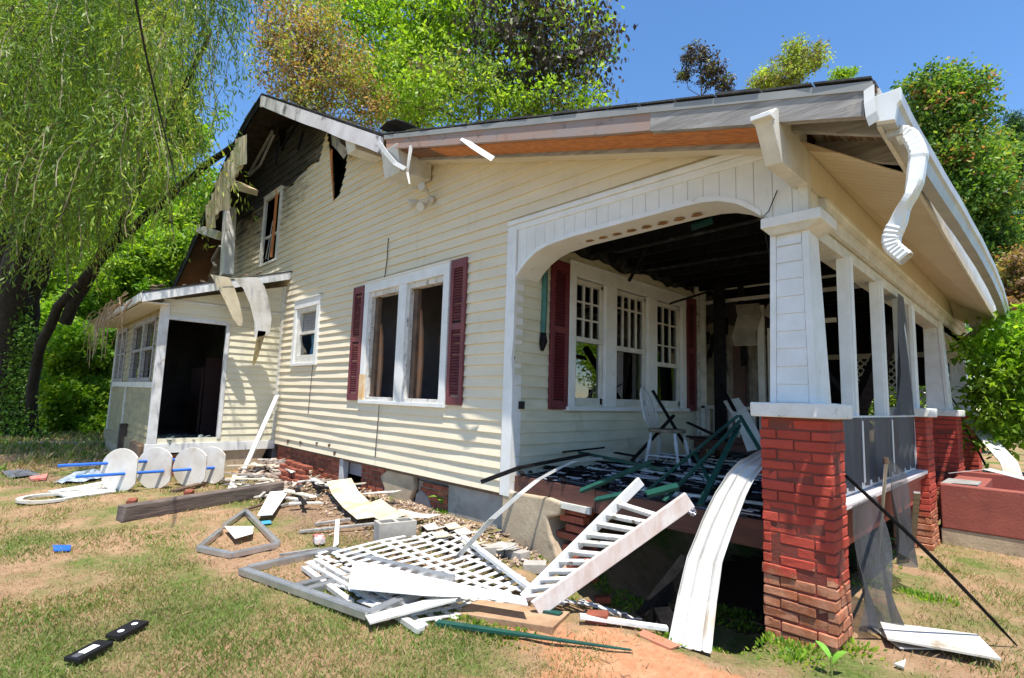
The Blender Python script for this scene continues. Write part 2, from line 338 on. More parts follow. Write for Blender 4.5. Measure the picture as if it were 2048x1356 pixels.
olive_m = leafmat('heat dried leaf', [(0, (0.10, 0.08, 0.05)), (0.33, (0.24, 0.18, 0.10)), (0.43, (0.24, 0.34, 0.06)), (1, (0.46, 0.56, 0.10))], 0.5)
burnt_m = leafmat('scorched leaf', [(0, (0.03, 0.024, 0.022)), (0.6, (0.09, 0.068, 0.052)), (0.8, (0.16, 0.12, 0.07)), (1, (0.2, 0.28, 0.05))], 0.25)
rusty_m = leafmat('browned leaf', [(0, (0.22, 0.14, 0.07)), (0.5, (0.50, 0.30, 0.16)), (0.65, (0.34, 0.34, 0.10)), (1, (0.38, 0.48, 0.09))], 0.45)
redtip_m = leafmat('red tipped leaf', [(0, (0.04, 0.10, 0.02)), (0.5, (0.14, 0.28, 0.04)), (0.8, (0.30, 0.43, 0.07)), (1, (0.55, 0.22, 0.13))], 0.45)
cedar_m = leafmat('cedar leaf', [(0, (0.02, 0.06, 0.015)), (1, (0.08, 0.17, 0.04))], 0.25)
sapling_m = leafmat('sapling leaf', [(0, (0.09, 0.22, 0.02)), (0.5, (0.24, 0.44, 0.03)), (1, (0.42, 0.58, 0.07))], 0.6)
shrub_m = leafmat('shrub leaf', [(0, (0.06, 0.16, 0.02)), (0.5, (0.20, 0.39, 0.03)), (1, (0.42, 0.56, 0.08))], 0.55)
grass_m = leafmat('grass blade', [(0, (0.08, 0.16, 0.025)), (0.45, (0.17, 0.26, 0.045)), (0.62, (0.30, 0.26, 0.11)), (1, (0.46, 0.33, 0.20))], 0.35, 0.6)

# ---------------------------------------------------------------- ground
def sstep(a, b, x):
    t = np.clip((x-a)/(b-a), 0, 1); return t*t*(3-2*t)
def gh(x, y):
    x = np.asarray(x, float); y = np.asarray(y, float)
    h = 0.025*np.sin(x*1.1+0.4)*np.cos(y*1.3)+0.012*np.sin(x*4.3+y*2.1)*np.cos(y*3.7-x)
    near = sstep(3, 14, np.hypot(x, y)); h = h*(0.6+0.8*near)
    h += 0.10*sstep(-0.9, -0.1, y)*(1-sstep(-3.1, -2.6, x))*sstep(-9.6, -9.2, x)
    pit = sstep(-0.75, 0.25, y)*(1-sstep(6.6, 7.2, y))*sstep(-2.5, -1.9, x)*(1-sstep(-0.50, -0.38, x)); h -= 0.40*pit
    h += 0.07*np.exp(-((x+0.9)/0.8)**2-((y+1.0)/0.28)**2)
    h -= 0.05*sstep(-3.0, -6.0, y)
    h += 0.5*sstep(18, 60, np.hypot(x+5, y))
    return h
def gz(x, y): return float(gh(x, y))
def gridlines(lo, hi, st, far):
    a = np.arange(lo, hi+st/2, st); k = [0.3, 0.8, 1.6, 3, 6, 12, 25, 50, 100, 200, far]
    return np.concatenate([lo-np.array(k[::-1]), a, hi+np.array(k)])
gx = gridlines(-17, 4, 0.09, 420); gy = gridlines(-5.5, 8, 0.09, 420)
GX, GY = np.meshgrid(gx, gy, indexing='ij'); GZ = gh(GX, GY)+RNG.normal(0, 0.004, GX.shape)
me = bpy.data.meshes.new('ground'); nx, ny = GX.shape
idx = np.arange(nx*ny).reshape(nx, ny)
fc = np.stack([idx[:-1, :-1], idx[1:, :-1], idx[1:, 1:], idx[:-1, 1:]], -1).reshape(-1, 4)
me.from_pydata(np.stack([GX, GY, GZ], -1).reshape(-1, 3).tolist(), [], fc.tolist()); me.shade_smooth()
go = bpy.data.objects.new('ground', me); C.objects.link(go); tag(go, kind='structure')
def ground_mat():
    m_, t, b = nodes('lawn and soil')
    straw = mix(t, ramp(t, tex(t, 5, 8, 0.7), [(0.35, 0), (0.65, 1)]), (0.27, 0.155, 0.085), (0.40, 0.26, 0.155))
    straw = mix(t, ramp(t, tex(t, 60, 6, 0.8), [(0.5, 0), (0.75, 0.8)]), straw, (0.50, 0.38, 0.26))
    grn = mix(t, ramp(t, tex(t, 30, 6), [(0.35, 0), (0.65, 1)]), (0.07, 0.12, 0.02), (0.17, 0.20, 0.055))
    c = mix(t, ramp(t, tex(t, 0.9, 8, 0.7), [(0.45, 0), (0.60, 1)]), straw, grn)
    ge = N(t, 'ShaderNodeNewGeometry')
    def blob(cx, cy, rx, ry, a, z, k=0.9):
        mp = N(t, 'ShaderNodeMapping'); t.links.new(ge.outputs['Position'], mp.inputs[0])
        mp.inputs['Location'].default_value = (-cx/rx, -cy/ry, 0); mp.inputs['Scale'].default_value = (1/rx, 1/ry, 0)
        ln = N(t, 'ShaderNodeVectorMath', operation='LENGTH'); t.links.new(mp.outputs[0], ln.inputs[0])
        ad = N(t, 'ShaderNodeMath', operation='MULTIPLY_ADD'); t.links.new(tex(t, 2.2, 8, 0.75), ad.inputs[0]); ad.inputs[1].default_value = k
        t.links.new(ln.outputs['Value'], ad.inputs[2]); return ramp(t, ad.outputs[0], [(a, 1), (z, 0)])
    clay = mix(t, ramp(t, tex(t, 12, 8, 0.7), [(0.35, 0), (0.7, 1)]), (0.46, 0.19, 0.09), (0.56, 0.33, 0.19))
    soil = mix(t, ramp(t, tex(t, 25, 8, 0.75), [(0.35, 0), (0.65, 1)]), (0.13, 0.075, 0.045), (0.36, 0.25, 0.16))
    c = mix(t, blob(-5.0, -0.8, 4.4, 1.35, 0.80, 1.2), c, soil)
    c = mix(t, blob(-4.3, -2.1, 2.9, 1.15, 0.80, 1.25, 1.1), c, mix(t, ramp(t, tex(t, 16, 8, 0.75), [(0.35, 0), (0.7, 1)]), (0.27, 0.15, 0.085), (0.45, 0.30, 0.19)))
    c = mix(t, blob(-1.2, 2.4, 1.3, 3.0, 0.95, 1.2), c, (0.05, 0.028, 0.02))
    c = mix(t, blob(-0.55, -1.3, 1.8, 0.75, 0.90, 1.1), c, clay)
    c = mix(t, blob(-10.5, -3.4, 2.4, 0.9, 0.8, 1.2), c, soil)
    t.links.new(c, b.inputs['Base Color']); b.inputs['Roughness'].default_value = 0.95; b.inputs['Specular IOR Level'].default_value = 0.15
    bump(t, b, tex(t, 45, 8, 0.75), 0.9, 0.02); return m_
me.materials.append(ground_mat())

# ---------------------------------------------------------------- lap siding
def crossings(poly, z):
    xs = []
    for i in range(len(poly)):
        (a, b), (c, d) = poly[i], poly[(i+1) % len(poly)]
        if (b <= z) != (d <= z): xs.append(a+(c-a)*(z-b)/(d-b))
    return sorted(xs)
def lapped(F, region, holes, mat_, name, parent, step=0.122, lap=0.019, zbase=None, wob=0.005, base=0.0, seed=1, dx=0.33, sag=None):
    "rows of overlapping boards filling a polygon (s,z) with polygonal holes cut out"
    mb = MB(); zs = [p[1] for p in region]; z0 = min(zs) if zbase is None else zbase; z1 = max(zs)
    brk = set()
    for pl in [region]+holes:
        for p in pl: brk.add(round(p[1], 5))
    k = 0; z = z0
    while z < z1-1e-6:
        top = min(z+step, z1); nf = smooth_noise(seed*997+k)
        cuts = [z]+sorted(b for b in brk if z+1e-4 < b < top-1e-4)+[top]
        for a, b in zip(cuts[:-1], cuts[1:]):
            if b-a < 1e-4: continue
            e = min(1e-4, (b-a)/4)
            A = crossings(region, a+e); B = crossings(region, b-e)
            if len(A) != len(B) or not A: continue
            segs = [[A[i], A[i+1], B[i], B[i+1]] for i in range(0, len(A)-1, 2)]
            for h in holes:
                ha = crossings(h, a+e); hb = crossings(h, b-e)
                if len(ha) < 2 or len(ha) != len(hb): continue
                for i in range(0, len(ha)-1, 2):
                    l0, l1, m0, m1 = ha[i], ha[i+1], hb[i], hb[i+1]; out = []
                    for s0, s1, t0, t1 in segs:
                        if l1 <= s0 and m1 <= t0 or l0 >= s1 and m0 >= t1: out.append([s0, s1, t0, t1]); continue
                        if l0 > s0 or m0 > t0: out.append([s0, max(s0, l0), t0, max(t0, m0)])
                        if l1 < s1 or m1 < t1: out.append([min(s1, l1), s1, min(t1, m1), t1])
                    segs = out
            for s0, s1, t0, t1 in segs:
                if s1-s0 < 2e-3 and t1-t0 < 2e-3: continue
                n = max(1, int(max(s1-s0, t1-t0)/dx)); vs = []
                for i in range(n+1):
                    q = i/n; sa = s0+(s1-s0)*q; sb = t0+(t1-t0)*q
                    def dep(s, zz):
                        u = (zz-z)/step; return base+(lap+wob*nf(s*1.7+k*3.1))*max(0.0, 1-u)**.8+(0.001 if u < .98 else -0.004)
                    dz = sag(sa) if sag else 0
                    vs += [F(sa, dep(sa, a), a+dz), F(sb, dep(sb, b), b+dz), F(sa, base-0.005, a+dz)]
                fs = []
                for i in range(n):
                    j = 3*i; fs.append((j, j+3, j+4, j+1))
                    if a == z: fs.append((j+2, j+5, j+3, j))
                mb.add(vs, fs)
        z += step; k += 1
    return mb.done(name, mat_, parent)
def rect(s0, s1, z0, z1): return [(s0, z0), (s1, z0), (s1, z1), (s0, z1)]
def wz(px, py):
    p = W(px, py, 1, 0.0); return (p.x, p.z)

# ---------------------------------------------------------------- the house
H = thing('burnt_house', 'fire damaged cream sided bungalow with collapsed porch floor, burgundy shutters and red brick piers', 'house', (-3, 0, 0))
def roof_z(x): # top surface of the roof along the rake
    P = PROF
    for (a, b), (c, d) in zip(P[:-1], P[1:]):
        if a <= x <= c: return b+(d-b)*(x-a)/(c-a)
    return P[-1][1]
PROF = [(-16.4, 4.35), (-14.6, 5.3), (-13.2, 6.15), (-12.1, 6.9), (-11.3, 7.22), (-10.7, 7.42), (-10.0, 7.52), (-4.97, 4.86), (0.40, 3.285)]
# --- walls
SB = 0.488
dwin = rect(-6.10, -4.14, 1.36, 3.08); swin = rect(-8.72, -7.80, 1.98, 3.08); uwin = rect(-10.88, -10.02, 4.18, 5.66)
tear = [wz(*p) for p in [(655, 262), (664, 330), (668, 403), (679, 392), (684, 375), (692, 345), (696, 310), (694, 275), (690, 255)]]
reg = [(-9.39, SB), (-3.06, SB), (-3.06, 3.36), (-0.4, 3.38), (-4.97, 4.74), wz(745, 285), wz(712, 268), wz(690, 255), wz(655, 258), wz(640, 322), wz(622, 332), wz(600, 352), wz(585, 372), wz(562, 376), wz(533, 392), wz(515, 400), wz(503, 432), wz(478, 440), wz(470, 470), (-13.8, 5.1), (-13.8, 3.5), (-9.39, 3.5)]
lapped(FM, reg, [dwin, swin, uwin, tear], siding_m, 'siding', H, seed=3, zbase=SB, sag=lambda s: 0.0)
shp = [(-15.7, 4.0), (-9.3, 3.4), (-6, 4.4), (-4.9, 4.6)]+[(x, roof_z(x)-0.14) for x in (-4.97, -9.9, -10.7, -11.3, -12.1, -13.2, -14.6)]
burnhole = [wz(*p) for p in [(555, 262), (560, 300), (566, 300), (572, 262), (590, 240), (560, 235)]]
lapped(FM, shp, [uwin, tear, burnhole], sheath_m, 'gable_board', H, step=0.16, lap=0.014, base=-0.03, wob=0.01, seed=9)
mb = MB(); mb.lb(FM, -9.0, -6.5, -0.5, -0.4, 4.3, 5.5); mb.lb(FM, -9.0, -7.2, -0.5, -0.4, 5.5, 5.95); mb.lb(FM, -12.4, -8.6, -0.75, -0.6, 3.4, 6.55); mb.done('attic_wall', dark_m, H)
mb = MB() # back, end and inner walls that close the building
mb.box((-15.8, 9.0, 0.3), (-2.9, 9.12, 4.2)); mb.box((-15.8, 0.1, 0.3), (-15.7, 9.0, 4.3)); mb.box((-9.3, 0.12, 0.25), (-3.1, 9.0, 0.45))
mb.box((-15.7, 0.02, 0.2), (-9.5, 0.1, 3.6)); mb.done('inner_wall', room_m, H)
# sheathing behind the siding (with openings)
mb = MB()
for a, b, z0, z1 in ((-9.39, -8.72, .45, 3.4), (-8.72, -7.8, .45, 1.98), (-8.72, -7.8, 3.08, 3.5), (-7.8, -6.1, .45, 3.9), (-6.1, -4.14, .45, 1.36), (-6.1, -4.14, 3.08, 4.0), (-4.14, -2.97, .45, 3.6)):
    mb.lb(FM, a, b, -0.12, -0.006, z0, z1)
mb.done('wall_framing', brownw_m, H)
# --- rooms seen through the windows
mb = MB(); mb.box((-6.45, 3.2, 0.9), (-3.1, 3.26, 3.4)); mb.box((-6.5, 0.13, 0.9), (-6.45, 3.3, 3.4)); mb.box((-9.0, 1.6, 0.9), (-6.5, 1.66, 3.4))
mb.box((-9.1, 0.2, 3.4), (-3.1, 9.0, 3.46)); mb.done('room_wall', room_m, H)
mb = MB(); mb.box((-6.4, 3.15, 2.75), (-3.15, 3.195, 3.4)); mb.done('red_wall_band', redroom_m, H)
mb = MB(); mb.box((-5.3, 3.12, 0.9), (-5.22, 3.19, 2.7)); mb.box((-4.5, 3.12, 0.9), (-4.42, 3.19, 2.7)); mb.box((-5.3, 3.11, 2.6), (-4.42, 3.19, 2.7)); mb.box((-5.22, 3.17, 0.9), (-4.5, 3.19, 2.6)); mb.done('inner_door_frame', brownw_m, H)
mb = MB(); mb.bar((-5.1, 0.9, 1.2), (-4.95, 0.5, 2.3), .07, .03); mb.bar((-4.5, 0.7, 1.3), (-4.95, 1.0, 2.2), .09, .03); mb.done('fallen_lath', brownw_m, H)

# --- foundation
def brickwall(F, s0, s1, z0, z1, mat_, name, parent, mort=None, d=0.0, thick=0.1, miss=0.0, skip=None, seed=1, jit=0.004, lay=0.0677, ragged=0.0):
    r = random.Random(seed); mb = MB(); L, H_ = 0.203, 0.058; k = 0; z = z0
    while z+H_ < z1+0.01:
        s = s0-(k % 2)*0.107-0.0
        while s < s1-0.03:
            a = max(s, s0+r.uniform(0, ragged)); b = min(s+L, s1-r.uniform(0, ragged))
            if b-a > 0.04 and r.random() > miss and not (skip and skip(a, b, z)):
                o = r.uniform(-jit, jit)
                mb.lb(F, a+.004, b-.004, d-thick, d+o, z+r.uniform(0, .002), z+H_+r.uniform(-.002, .002), 0.002)
            s += 0.213
        z += lay; k += 1
    o = mb.done(name, mat_, parent, bevel=0.006)
    if mort is not None:
        m2 = MB(); m2.lb(F, s0+.01, s1-.01, d-thick-0.02, d-0.012, z0, z1); m2.done('mortar', mort, o)
    return o
def crawl(a, b, z): return b > -6.60 and a < -6.00 and z < .5
brickwall(FM, -9.3, -6.72, 0.0, 0.47, brick_m, 'brick_foundation', H, mort_m, d=-0.03, seed=4)
brickwall(FM, -6.1, -5.25, 0.0, 0.47, brick_m, 'brick_foundation', H, mort_m, d=-0.04, seed=5, ragged=.02)
brickwall(FM, -4.7, -4.0, 0.0, 0.40, brick_m, 'brick_foundation', H, mort_m, d=-0.06, seed=6, ragged=.08, miss=.06)
def slab(F, pts, d0, d1, mat_, name, parent, bevel=0.006):
    mb = MB(); a = [F(s, d1, z) for s, z in pts]; mb.poly(a, F(0, d0, 0)-F(0, d1, 0)); return mb.done(name, mat_, parent, bevel=bevel)
slab(FM, [(-6.72, .02), (-6.6, .02), (-6.6, .47), (-6.72, .47)], -0.1, -0.005, mat('pale frame', (0.5, 0.5, 0.5), (0.4, 0.4, 0.4)), 'crawlspace_frame', H)
slab(FM, [(-5.5, .0), (-5.42, .2), (-5.55, .35), (-5.35, .46), (-4.75, .46), (-4.72, .3), (-4.8, .15), (-4.7, .0)], -0.1, -0.02, stucco_m, 'stucco_patch', H, .02)
slab(FM, [(-4.75, 0), (-4.72, .24), (-4.6, .3), (-4.45, .22), (-4.3, .0)], -0.1, -0.05, conc_m, 'stucco_patch', H, .02)
slab(FM, [(-4.05, -.1), (-4.05, .47), (-3.08, .47), (-3.06, -.1)], -0.15, -0.05, conc_m, 'concrete_footing', H, .01)
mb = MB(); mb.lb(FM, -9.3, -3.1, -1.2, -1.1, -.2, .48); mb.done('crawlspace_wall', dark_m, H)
slab(FM, [(-3.05, .0), (-3.05, .52), (-2.4, .54), (-2.25, .52), (-2.28, .40), (-2.42, .36), (-2.38, .2), (-2.28, .02), (-2.2, -.1), (-2.9, -.1)], -0.32, 0.03, stucco_m, 'stucco_pier', H, .02)
mb = MB(); rr = random.Random(3)
for k, (e, z) in enumerate(((-2.02, .42), (-2.06, .34), (-1.98, .26), (-2.1, .18), (-2.02, .07), (-2.0, 0.0), (-2.05, -.07))):
    mb.box((e-.28, .04+rr.uniform(0, .03), z), (e, .16, z+.062), .004); mb.box((e-.3, .17, z), (e-.06, .30, z+.062), .004)
mb.done('broken_brick_edge', brick_m, H, bevel=.006)
# brick walls inside the pit
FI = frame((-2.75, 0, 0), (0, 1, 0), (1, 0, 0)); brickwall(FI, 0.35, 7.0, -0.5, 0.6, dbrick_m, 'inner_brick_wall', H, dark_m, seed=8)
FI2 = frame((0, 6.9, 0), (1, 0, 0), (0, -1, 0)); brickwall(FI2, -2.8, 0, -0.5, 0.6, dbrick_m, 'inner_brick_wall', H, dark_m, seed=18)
# --- corner board, trims
mb = MB(); px = []; n = 14
wn = smooth_noise(5)
for i in range(n+1):
    z = .475+(3.30-.475)*i/n; bend = 0.018*wn(i*0.9)*(1 if z < 2.1 else 0.15)
    px.append((z, bend))
for (z0, b0), (z1, b1) in zip(px[:-1], px[1:]):
    x0, x1 = -3.08, -2.945
    mb.hexa([(x0, 0.02, z0), (x0, -.035, z0), (x1+b0, -.035-abs(b0)*.4, z0), (x1+b0*.6, .10, z0), (x0, 0.02, z1), (x0, -.035, z1), (x1+b1, -.035-abs(b1)*.4, z1), (x1+b1*.6, .10, z1)])
mb.done('corner_board', white_m, H)
# --- windows of the side wall
def casing(F, s0, s1, z0, z1, w_, d, name, parent, mat_=white_m, sill=True, top=None):
    mb = MB(); t = top or w_
    mb.lb(F, s0, s0+w_, -.02, d, z0, z1-t); mb.lb(F, s1-w_, s1, -.02, d, z0, z1-t); mb.lb(F, s0, s1, -.02, d+.003, z1-t, z1)
    mb.lb(F, s0, s1, -.02, d+.006, z0-.05, z0); mb.lb(F, s0-.01, s1+.01, -.02, d+.02, z1, z1+.02)
    return mb.done(name, mat_, parent, bevel=.004)
def jamb(F, s0, s1, z0, z1, parent, dep=.12, t=.045, mat_=peel_m, name='jamb'):
    mb = MB(); mb.lb(F, s0, s0+t, -dep, .012, z0, z1, .004); mb.lb(F, s1-t, s1, -dep, .012, z0, z1, .004); mb.lb(F, s0+t, s1-t, -dep, .012, z1-t*1.6, z1, .004); mb.lb(F, s0+t, s1-t, -dep, .016, z0, z0+t, .004)
    return mb.done(name, mat_, parent, bevel=.004)
wdn = casing(FM, -6.17, -4.09, 1.38, 3.11, .12, .045, 'double_window', H, top=.14)
mb = MB(); mb.lb(FM, -5.23, -5.04, -.02, .04, 1.381, 2.969); mb.done('mullion', white_m, wdn, bevel=.004)
jamb(FM, -6.05, -5.23, 1.381, 2.969, wdn); jamb(FM, -5.04, -4.21, 1.381, 2.969, wdn)
mb = MB(); mb.lb(FM, -6.176, -6.048, .02, .0475, 1.385, 1.75); mb.done('rust_stain', rust_m, wdn)
for s in (-5.97, -4.95): # torn timber splinters standing in the openings
    mb = MB(); pts = [(s, 1.43), (s+.13, 1.43), (s+.15, 1.9), (s+.12, 2.3), (s+.06, 2.62 if s > -5.5 else 2.5), (s+.04, 2.3), (s+.02, 1.9)]
    mb.poly([FM(a, -.1, z) for a, z in pts], (0, .03, 0)); mb.done('torn_stud', mat('torn stud', (0.42, 0.17, 0.06), (0.3, 0.2, 0.14), 14, .7, (1, 1, .3), bs=.5), wdn)
    mb = MB(); mb.lb(FM, s-.03, s+.06, -.11, -.05, 1.43, 2.9, .006); mb.done('sash_track', brownw_m, wdn)
swn = casing(FM, -8.80, -7.73, 1.98, 3.13, .11, .045, 'small_window', H, top=.15)
mb = MB(); mb.lb(FM, -8.69, -8.60, -.06, .01, 1.98, 2.98); mb.lb(FM, -7.92, -7.84, -.06, .01, 1.98, 2.98); mb.lb(FM, -8.6, -7.92, -.06, .01, 1.98, 2.12); mb.lb(FM, -8.6, -7.92, -.06, .01, 2.9, 2.98); mb.lb(FM, -8.6, -7.92, -.06, -.01, 2.5, 2.55)
mb.done('sash', cream_m, swn, bevel=.003)
mb = MB()
for i in range(11): mb.lb(FM, -8.59, -7.93, -.07, -.06, 2.5+i*.038, 2.5+i*.038+.03)
mb.done('blind', blind_m, swn)
mb = MB(); mb.poly([FM(a, -.05, z) for a, z in [(-8.6, 2.12), (-8.6, 2.45), (-8.5, 2.3), (-8.35, 2.2), (-8.3, 2.12)]], (0, .004, 0)); mb.poly([FM(a, -.05, z) for a, z in [(-7.95, 2.12), (-7.95, 2.5), (-8.05, 2.35), (-8.0, 2.2), (-8.1, 2.12)]], (0, .004, 0)); mb.done('broken_pane', glass_m, swn)
mb = MB(); mb.poly([FM(a, -.12, z) for a, z in [(-8.4, 2.12), (-8.3, 2.3), (-8.35, 2.5), (-8.15, 2.5), (-8.1, 2.3), (-8.2, 2.12)]], (0, .01, 0)); mb.done('blue_curtain_scrap', mat('blue cloth', (0.05, 0.16, 0.25)), swn)
uwn = casing(FM, -10.98, -9.96, 4.18, 5.70, .09, .04, 'upper_window', H, mat_=cream_m)
mb = MB(); mb.lb(FM, -10.86, -10.08, -.05, -.01, 4.75, 4.80); mb.done('sash', cream_m, uwn)
mb = MB(); mb.bar(FM(-10.30, .02, 4.25), FM(-10.22, .04, 5.72), .05, .02); mb.done('splintered_stop', orange_m, uwn)
mb = MB(); mb.bar(FM(-10.75, -.02, 4.3), FM(-10.5, -.02, 5.1), .012, .01); mb.bar(FM(-10.6, -.02, 4.25), FM(-10.45, -.02, 5.0), .012, .01); mb.done('loose_wire', cream_m, uwn)
def shutter(F, s0, s1, z0, z1, parent, m_, tilt=0.0):
    mb = MB(); w_ = s1-s0; f = w_*.2
    def FF(s, d, z): return F(s+(z-z0)*tilt, d, z)
    zm = z0+(z1-z0)*.53
    mb.lb(FF, s0, s0+f, .015, .045, z0, z1); mb.lb(FF, s1-f, s1, .015, .045, z0, z1)
    for a, b in ((z0, z0+.1), (zm-.04, zm+.04), (z1-.11, z1)): mb.lb(FF, s0+f, s1-f, .015, .044, a, b)
    o = mb.done('shutter', m_, parent, bevel=.003)
    z = z0+.115; mb = MB(); low = True
    while z < z1-.13:
        if low and z > zm: mb.done('louvre_bank', m_, o); mb = MB(); low = False
        if not (zm-.06 < z < zm+.045): mb.add([FF(s0+f, .020, z+.03), FF(s1-f, .020, z+.03), FF(s1-f, .041, z+.004), FF(s0+f, .041, z+.004), FF(s0+f, .015, z+.026), FF(s1-f, .015, z+.026), FF(s1-f, .036, z), FF(s0+f, .036, z)], [(0, 3, 2, 1), (4, 5, 6, 7), (3, 7, 6, 2), (0, 1, 5, 4), (0, 4, 7, 3), (1, 2, 6, 5)])
        z += .034
    mb.done('louvre_bank', m_, o)
    mb = MB(); mb.lb(F, s0+.01, s1-.01, .004, .016, z0+.02, z1-.02); mb.done('shutter_back', dark_m, o); return o
shutter(FM, -6.53, -6.20, 1.37, 3.10, H, shutw_m); shutter(FM, -4.06, -3.77, 1.37, 3.12, H, shutw_m)
# --- flood lamp
mb = MB(); c = FM(-4.55, .03, 4.02); mb.tube([c, c+Vector((0, -.05, 0))], .055, 14); lampo = mb.done('flood_lamp', cream_m, H, bevel=.004)
for dx, dz in ((.03, .09), (-.17, -.02), (.02, -.12)):
    mb = MB(); e = c+Vector((dx, -.12, dz)); mb.tube([c+Vector((0, -.04, 0)), e], .016, 6)
    dirn = Vector((.25 if dx > 0 else -.5, -.85, -.4 if dz < 0.05 else .1)).normalized()
    mb.tube([e-dirn*.03, e+dirn*.02, e+dirn*.10, e+dirn*.11], [.025, .04, .062, .056], 12); mb.done('lamp_head', mat('dusty lamp', (0.55, 0.52, 0.44)), lampo, smooth=False)
mb = MB(); mb.tube([FM(-5.62, .02, 3.72), FM(-5.61, .025, 3.4), FM(-5.66, .02, 3.14)], .006, 5); mb.done('cable_run', dark_m, H)
mb = MB(); mb.tube([FM(-7.88, .02, 1.93), FM(-7.9, .03, 1.1)], .005, 5); mb.done('cable_run', dark_m, H)
mb = MB(); mb.tube([FM(-5.55, .05, 1.32), FM(-5.6, .04, .6)], .006, 5); mb.done('cable_run', dark_m, H)
for s, z in ((-8.2, .62), (-7.1, .66), (-7.55, .65), (-6.9, .56), (-8.75, .6)):
    mb = MB(); mb.poly([FM(s, .022, z), FM(s+.09, .022, z+.01), FM(s+.07, .022, z-.05), FM(s+.02, .022, z-.06)], (0, .004, 0)); mb.done('siding_chip', brownw_m, H)

# --- roof
def roofslab(y0, y1, t0, t1, mat_, name, parent, prof=PROF, x0=None, x1=None):
    pts = [p for p in prof]
    mb = MB(); top = [(x, z-t0) for x, z in pts]; bot = [(x, z-t1) for x, z in pts]
    for (a, b), (c_, d) in zip(zip(top[:-1], top[1:]), zip(bot[:-1], bot[1:])):
        mb.hexa([(c_[0], y0, c_[1]), (d[0], y0, d[1]), (d[0], y1, d[1]), (c_[0], y1, c_[1]), (a[0], y0, a[1]), (b[0], y0, b[1]), (b[0], y1, b[1]), (a[0], y1, a[1])])
    return mb.done(name, mat_, parent)
PF = [(x, z) for x, z in PROF]
roof = roofslab(-.55, 9.6, 0.0, .022, shingle_m, 'roof', H)
roofslab(-.53, 9.5, .024, .05, wood_under, 'roof_deck', roof)
mb = MB(); r2 = random.Random(4); x = -4.95 # ragged shingle edge
for (xa, za), (xb, zb) in zip(PROF[:-1], PROF[1:]):
    L = math.hypot(xb-xa, zb-za); n = max(2, int(L/.3))
    for i in range(n):
        q0, q1 = i/n, (i+.96)/n
        p0 = Vector((xa+(xb-xa)*q0, -.565-r2.uniform(0, .02), za+(zb-za)*q0+.004)); p1 = Vector((xa+(xb-xa)*q1, -.565-r2.uniform(0, .02), za+(zb-za)*q1+.004))
        up = r2.uniform(.002, .012); off = Vector((0, .5, 0)); u = Vector((0, 0, .009+up))
        mb.hexa([p0, p1, p1+off, p0+off, p0+u, p1+u, p1+off+u, p0+off+u])
p = Vector((-5.2, -.35, 5.05)); mb.strip([p, p+Vector((.2, 0, .03)), p+Vector((.42, 0, -.02)), p+Vector((.62, 0, -.13))], (.0, .3, 0), .01)
mb.done('shingle_edge', shingle_m, roof)
def rakeboard(x0, x1, t0, t1, ya, yb, mat_, name, n=16, wob=0.0, seed=2):
    mb = MB(); nf = smooth_noise(seed)
    xs = sorted(set([x0+(x1-x0)*i/n for i in range(n+1)]+[p[0] for p in PROF if x0 < p[0] < x1]))
    for a, b in zip(xs[:-1], xs[1:]):
        za, zb = roof_z(a), roof_z(b); wa, wb = wob*nf(a*1.3), wob*nf(b*1.3)
        mb.hexa([(a, ya, za-t1+wa), (b, ya, zb-t1+wb), (b, yb, zb-t1+wb), (a, yb, za-t1+wa), (a, ya, za-t0), (b, ya, zb-t0), (b, yb, zb-t0), (a, yb, za-t0)])
    return mb.done(name, mat_, H)
rakeboard(-4.93, .39, .012, .068, -.574, -.54, drip_m, 'drip_edge', 20, .004)
rakeboard(-4.88, .34, .062, .205, -.562, -.515, rake_m, 'rake_board', 20, .006, 4)
rakeboard(-1.0, .345, .0625, .212, -.566, -.513, grey_m, 'rake_board', 4, .004, 5)
rakeboard(-10.05, -4.97, .035, .27, -.575, -.545, mat('fire stained fascia', (0.74, 0.72, 0.72), (0.5, 0.45, 0.45), 1.5, .5, spots=((0.05, 0.045, 0.045), 1.1, .56, .66)), 'fascia', 18, .012, 6)
rakeboard(-16.3, -10.1, .03, .2, -.56, -.53, char_m, 'fascia', 14, .03, 7)
# exposed soffit zone: raw plywood strip, second board, J-channel along the wall
rakeboard(-3.95, -.22, .200, .215, -.51, -.25, orange_m, 'exposed_plywood', 8)
rakeboard(-4.85, -3.95, .200, .215, -.51, -.25, wood_under, 'exposed_plywood', 6)
rakeboard(-.08, .38, .06, .07, -.50, 0.6, mat('peeling deck boards', (0.46, 0.43, 0.36), (0.2, 0.1, 0.06), 5, .8, (8, 1, 1), lo=.45, hi=.6), 'exposed_deck', 4)
rakeboard(-4.7, -.21, .125, .240, -.25, -.21, grey_m, 'nailer_board', 18, .006, 8)
def jch(x0, x1, ztop, zbot, ya, yb, mat_, name, wob=.006):
    mb = MB(); nf = smooth_noise(12); n = 22
    for i in range(n):
        a = x0+(x1-x0)*i/n; b = x0+(x1-x0)*(i+1)/n; za = roof_z(a); zb = roof_z(b); wa = wob*nf(a*2); wb = wob*nf(b*2)
        mb.hexa([(a, ya, za-zbot+wa), (b, ya, zb-zbot+wb), (b, yb, zb-zbot+wb), (a, yb, za-zbot+wa), (a, ya, za-ztop+wa), (b, ya, zb-ztop+wb), (b, yb, zb-ztop+wb), (a, yb, za-ztop+wa)])
    return mb.done(name, mat_, H)
jch(-4.95, -.2, .205, .225, -.20, .0, soffit_m, 'soffit_channel'); jch(-4.9, -.2, .175, .215, -.215, -.195, cream_m, 'soffit_channel')
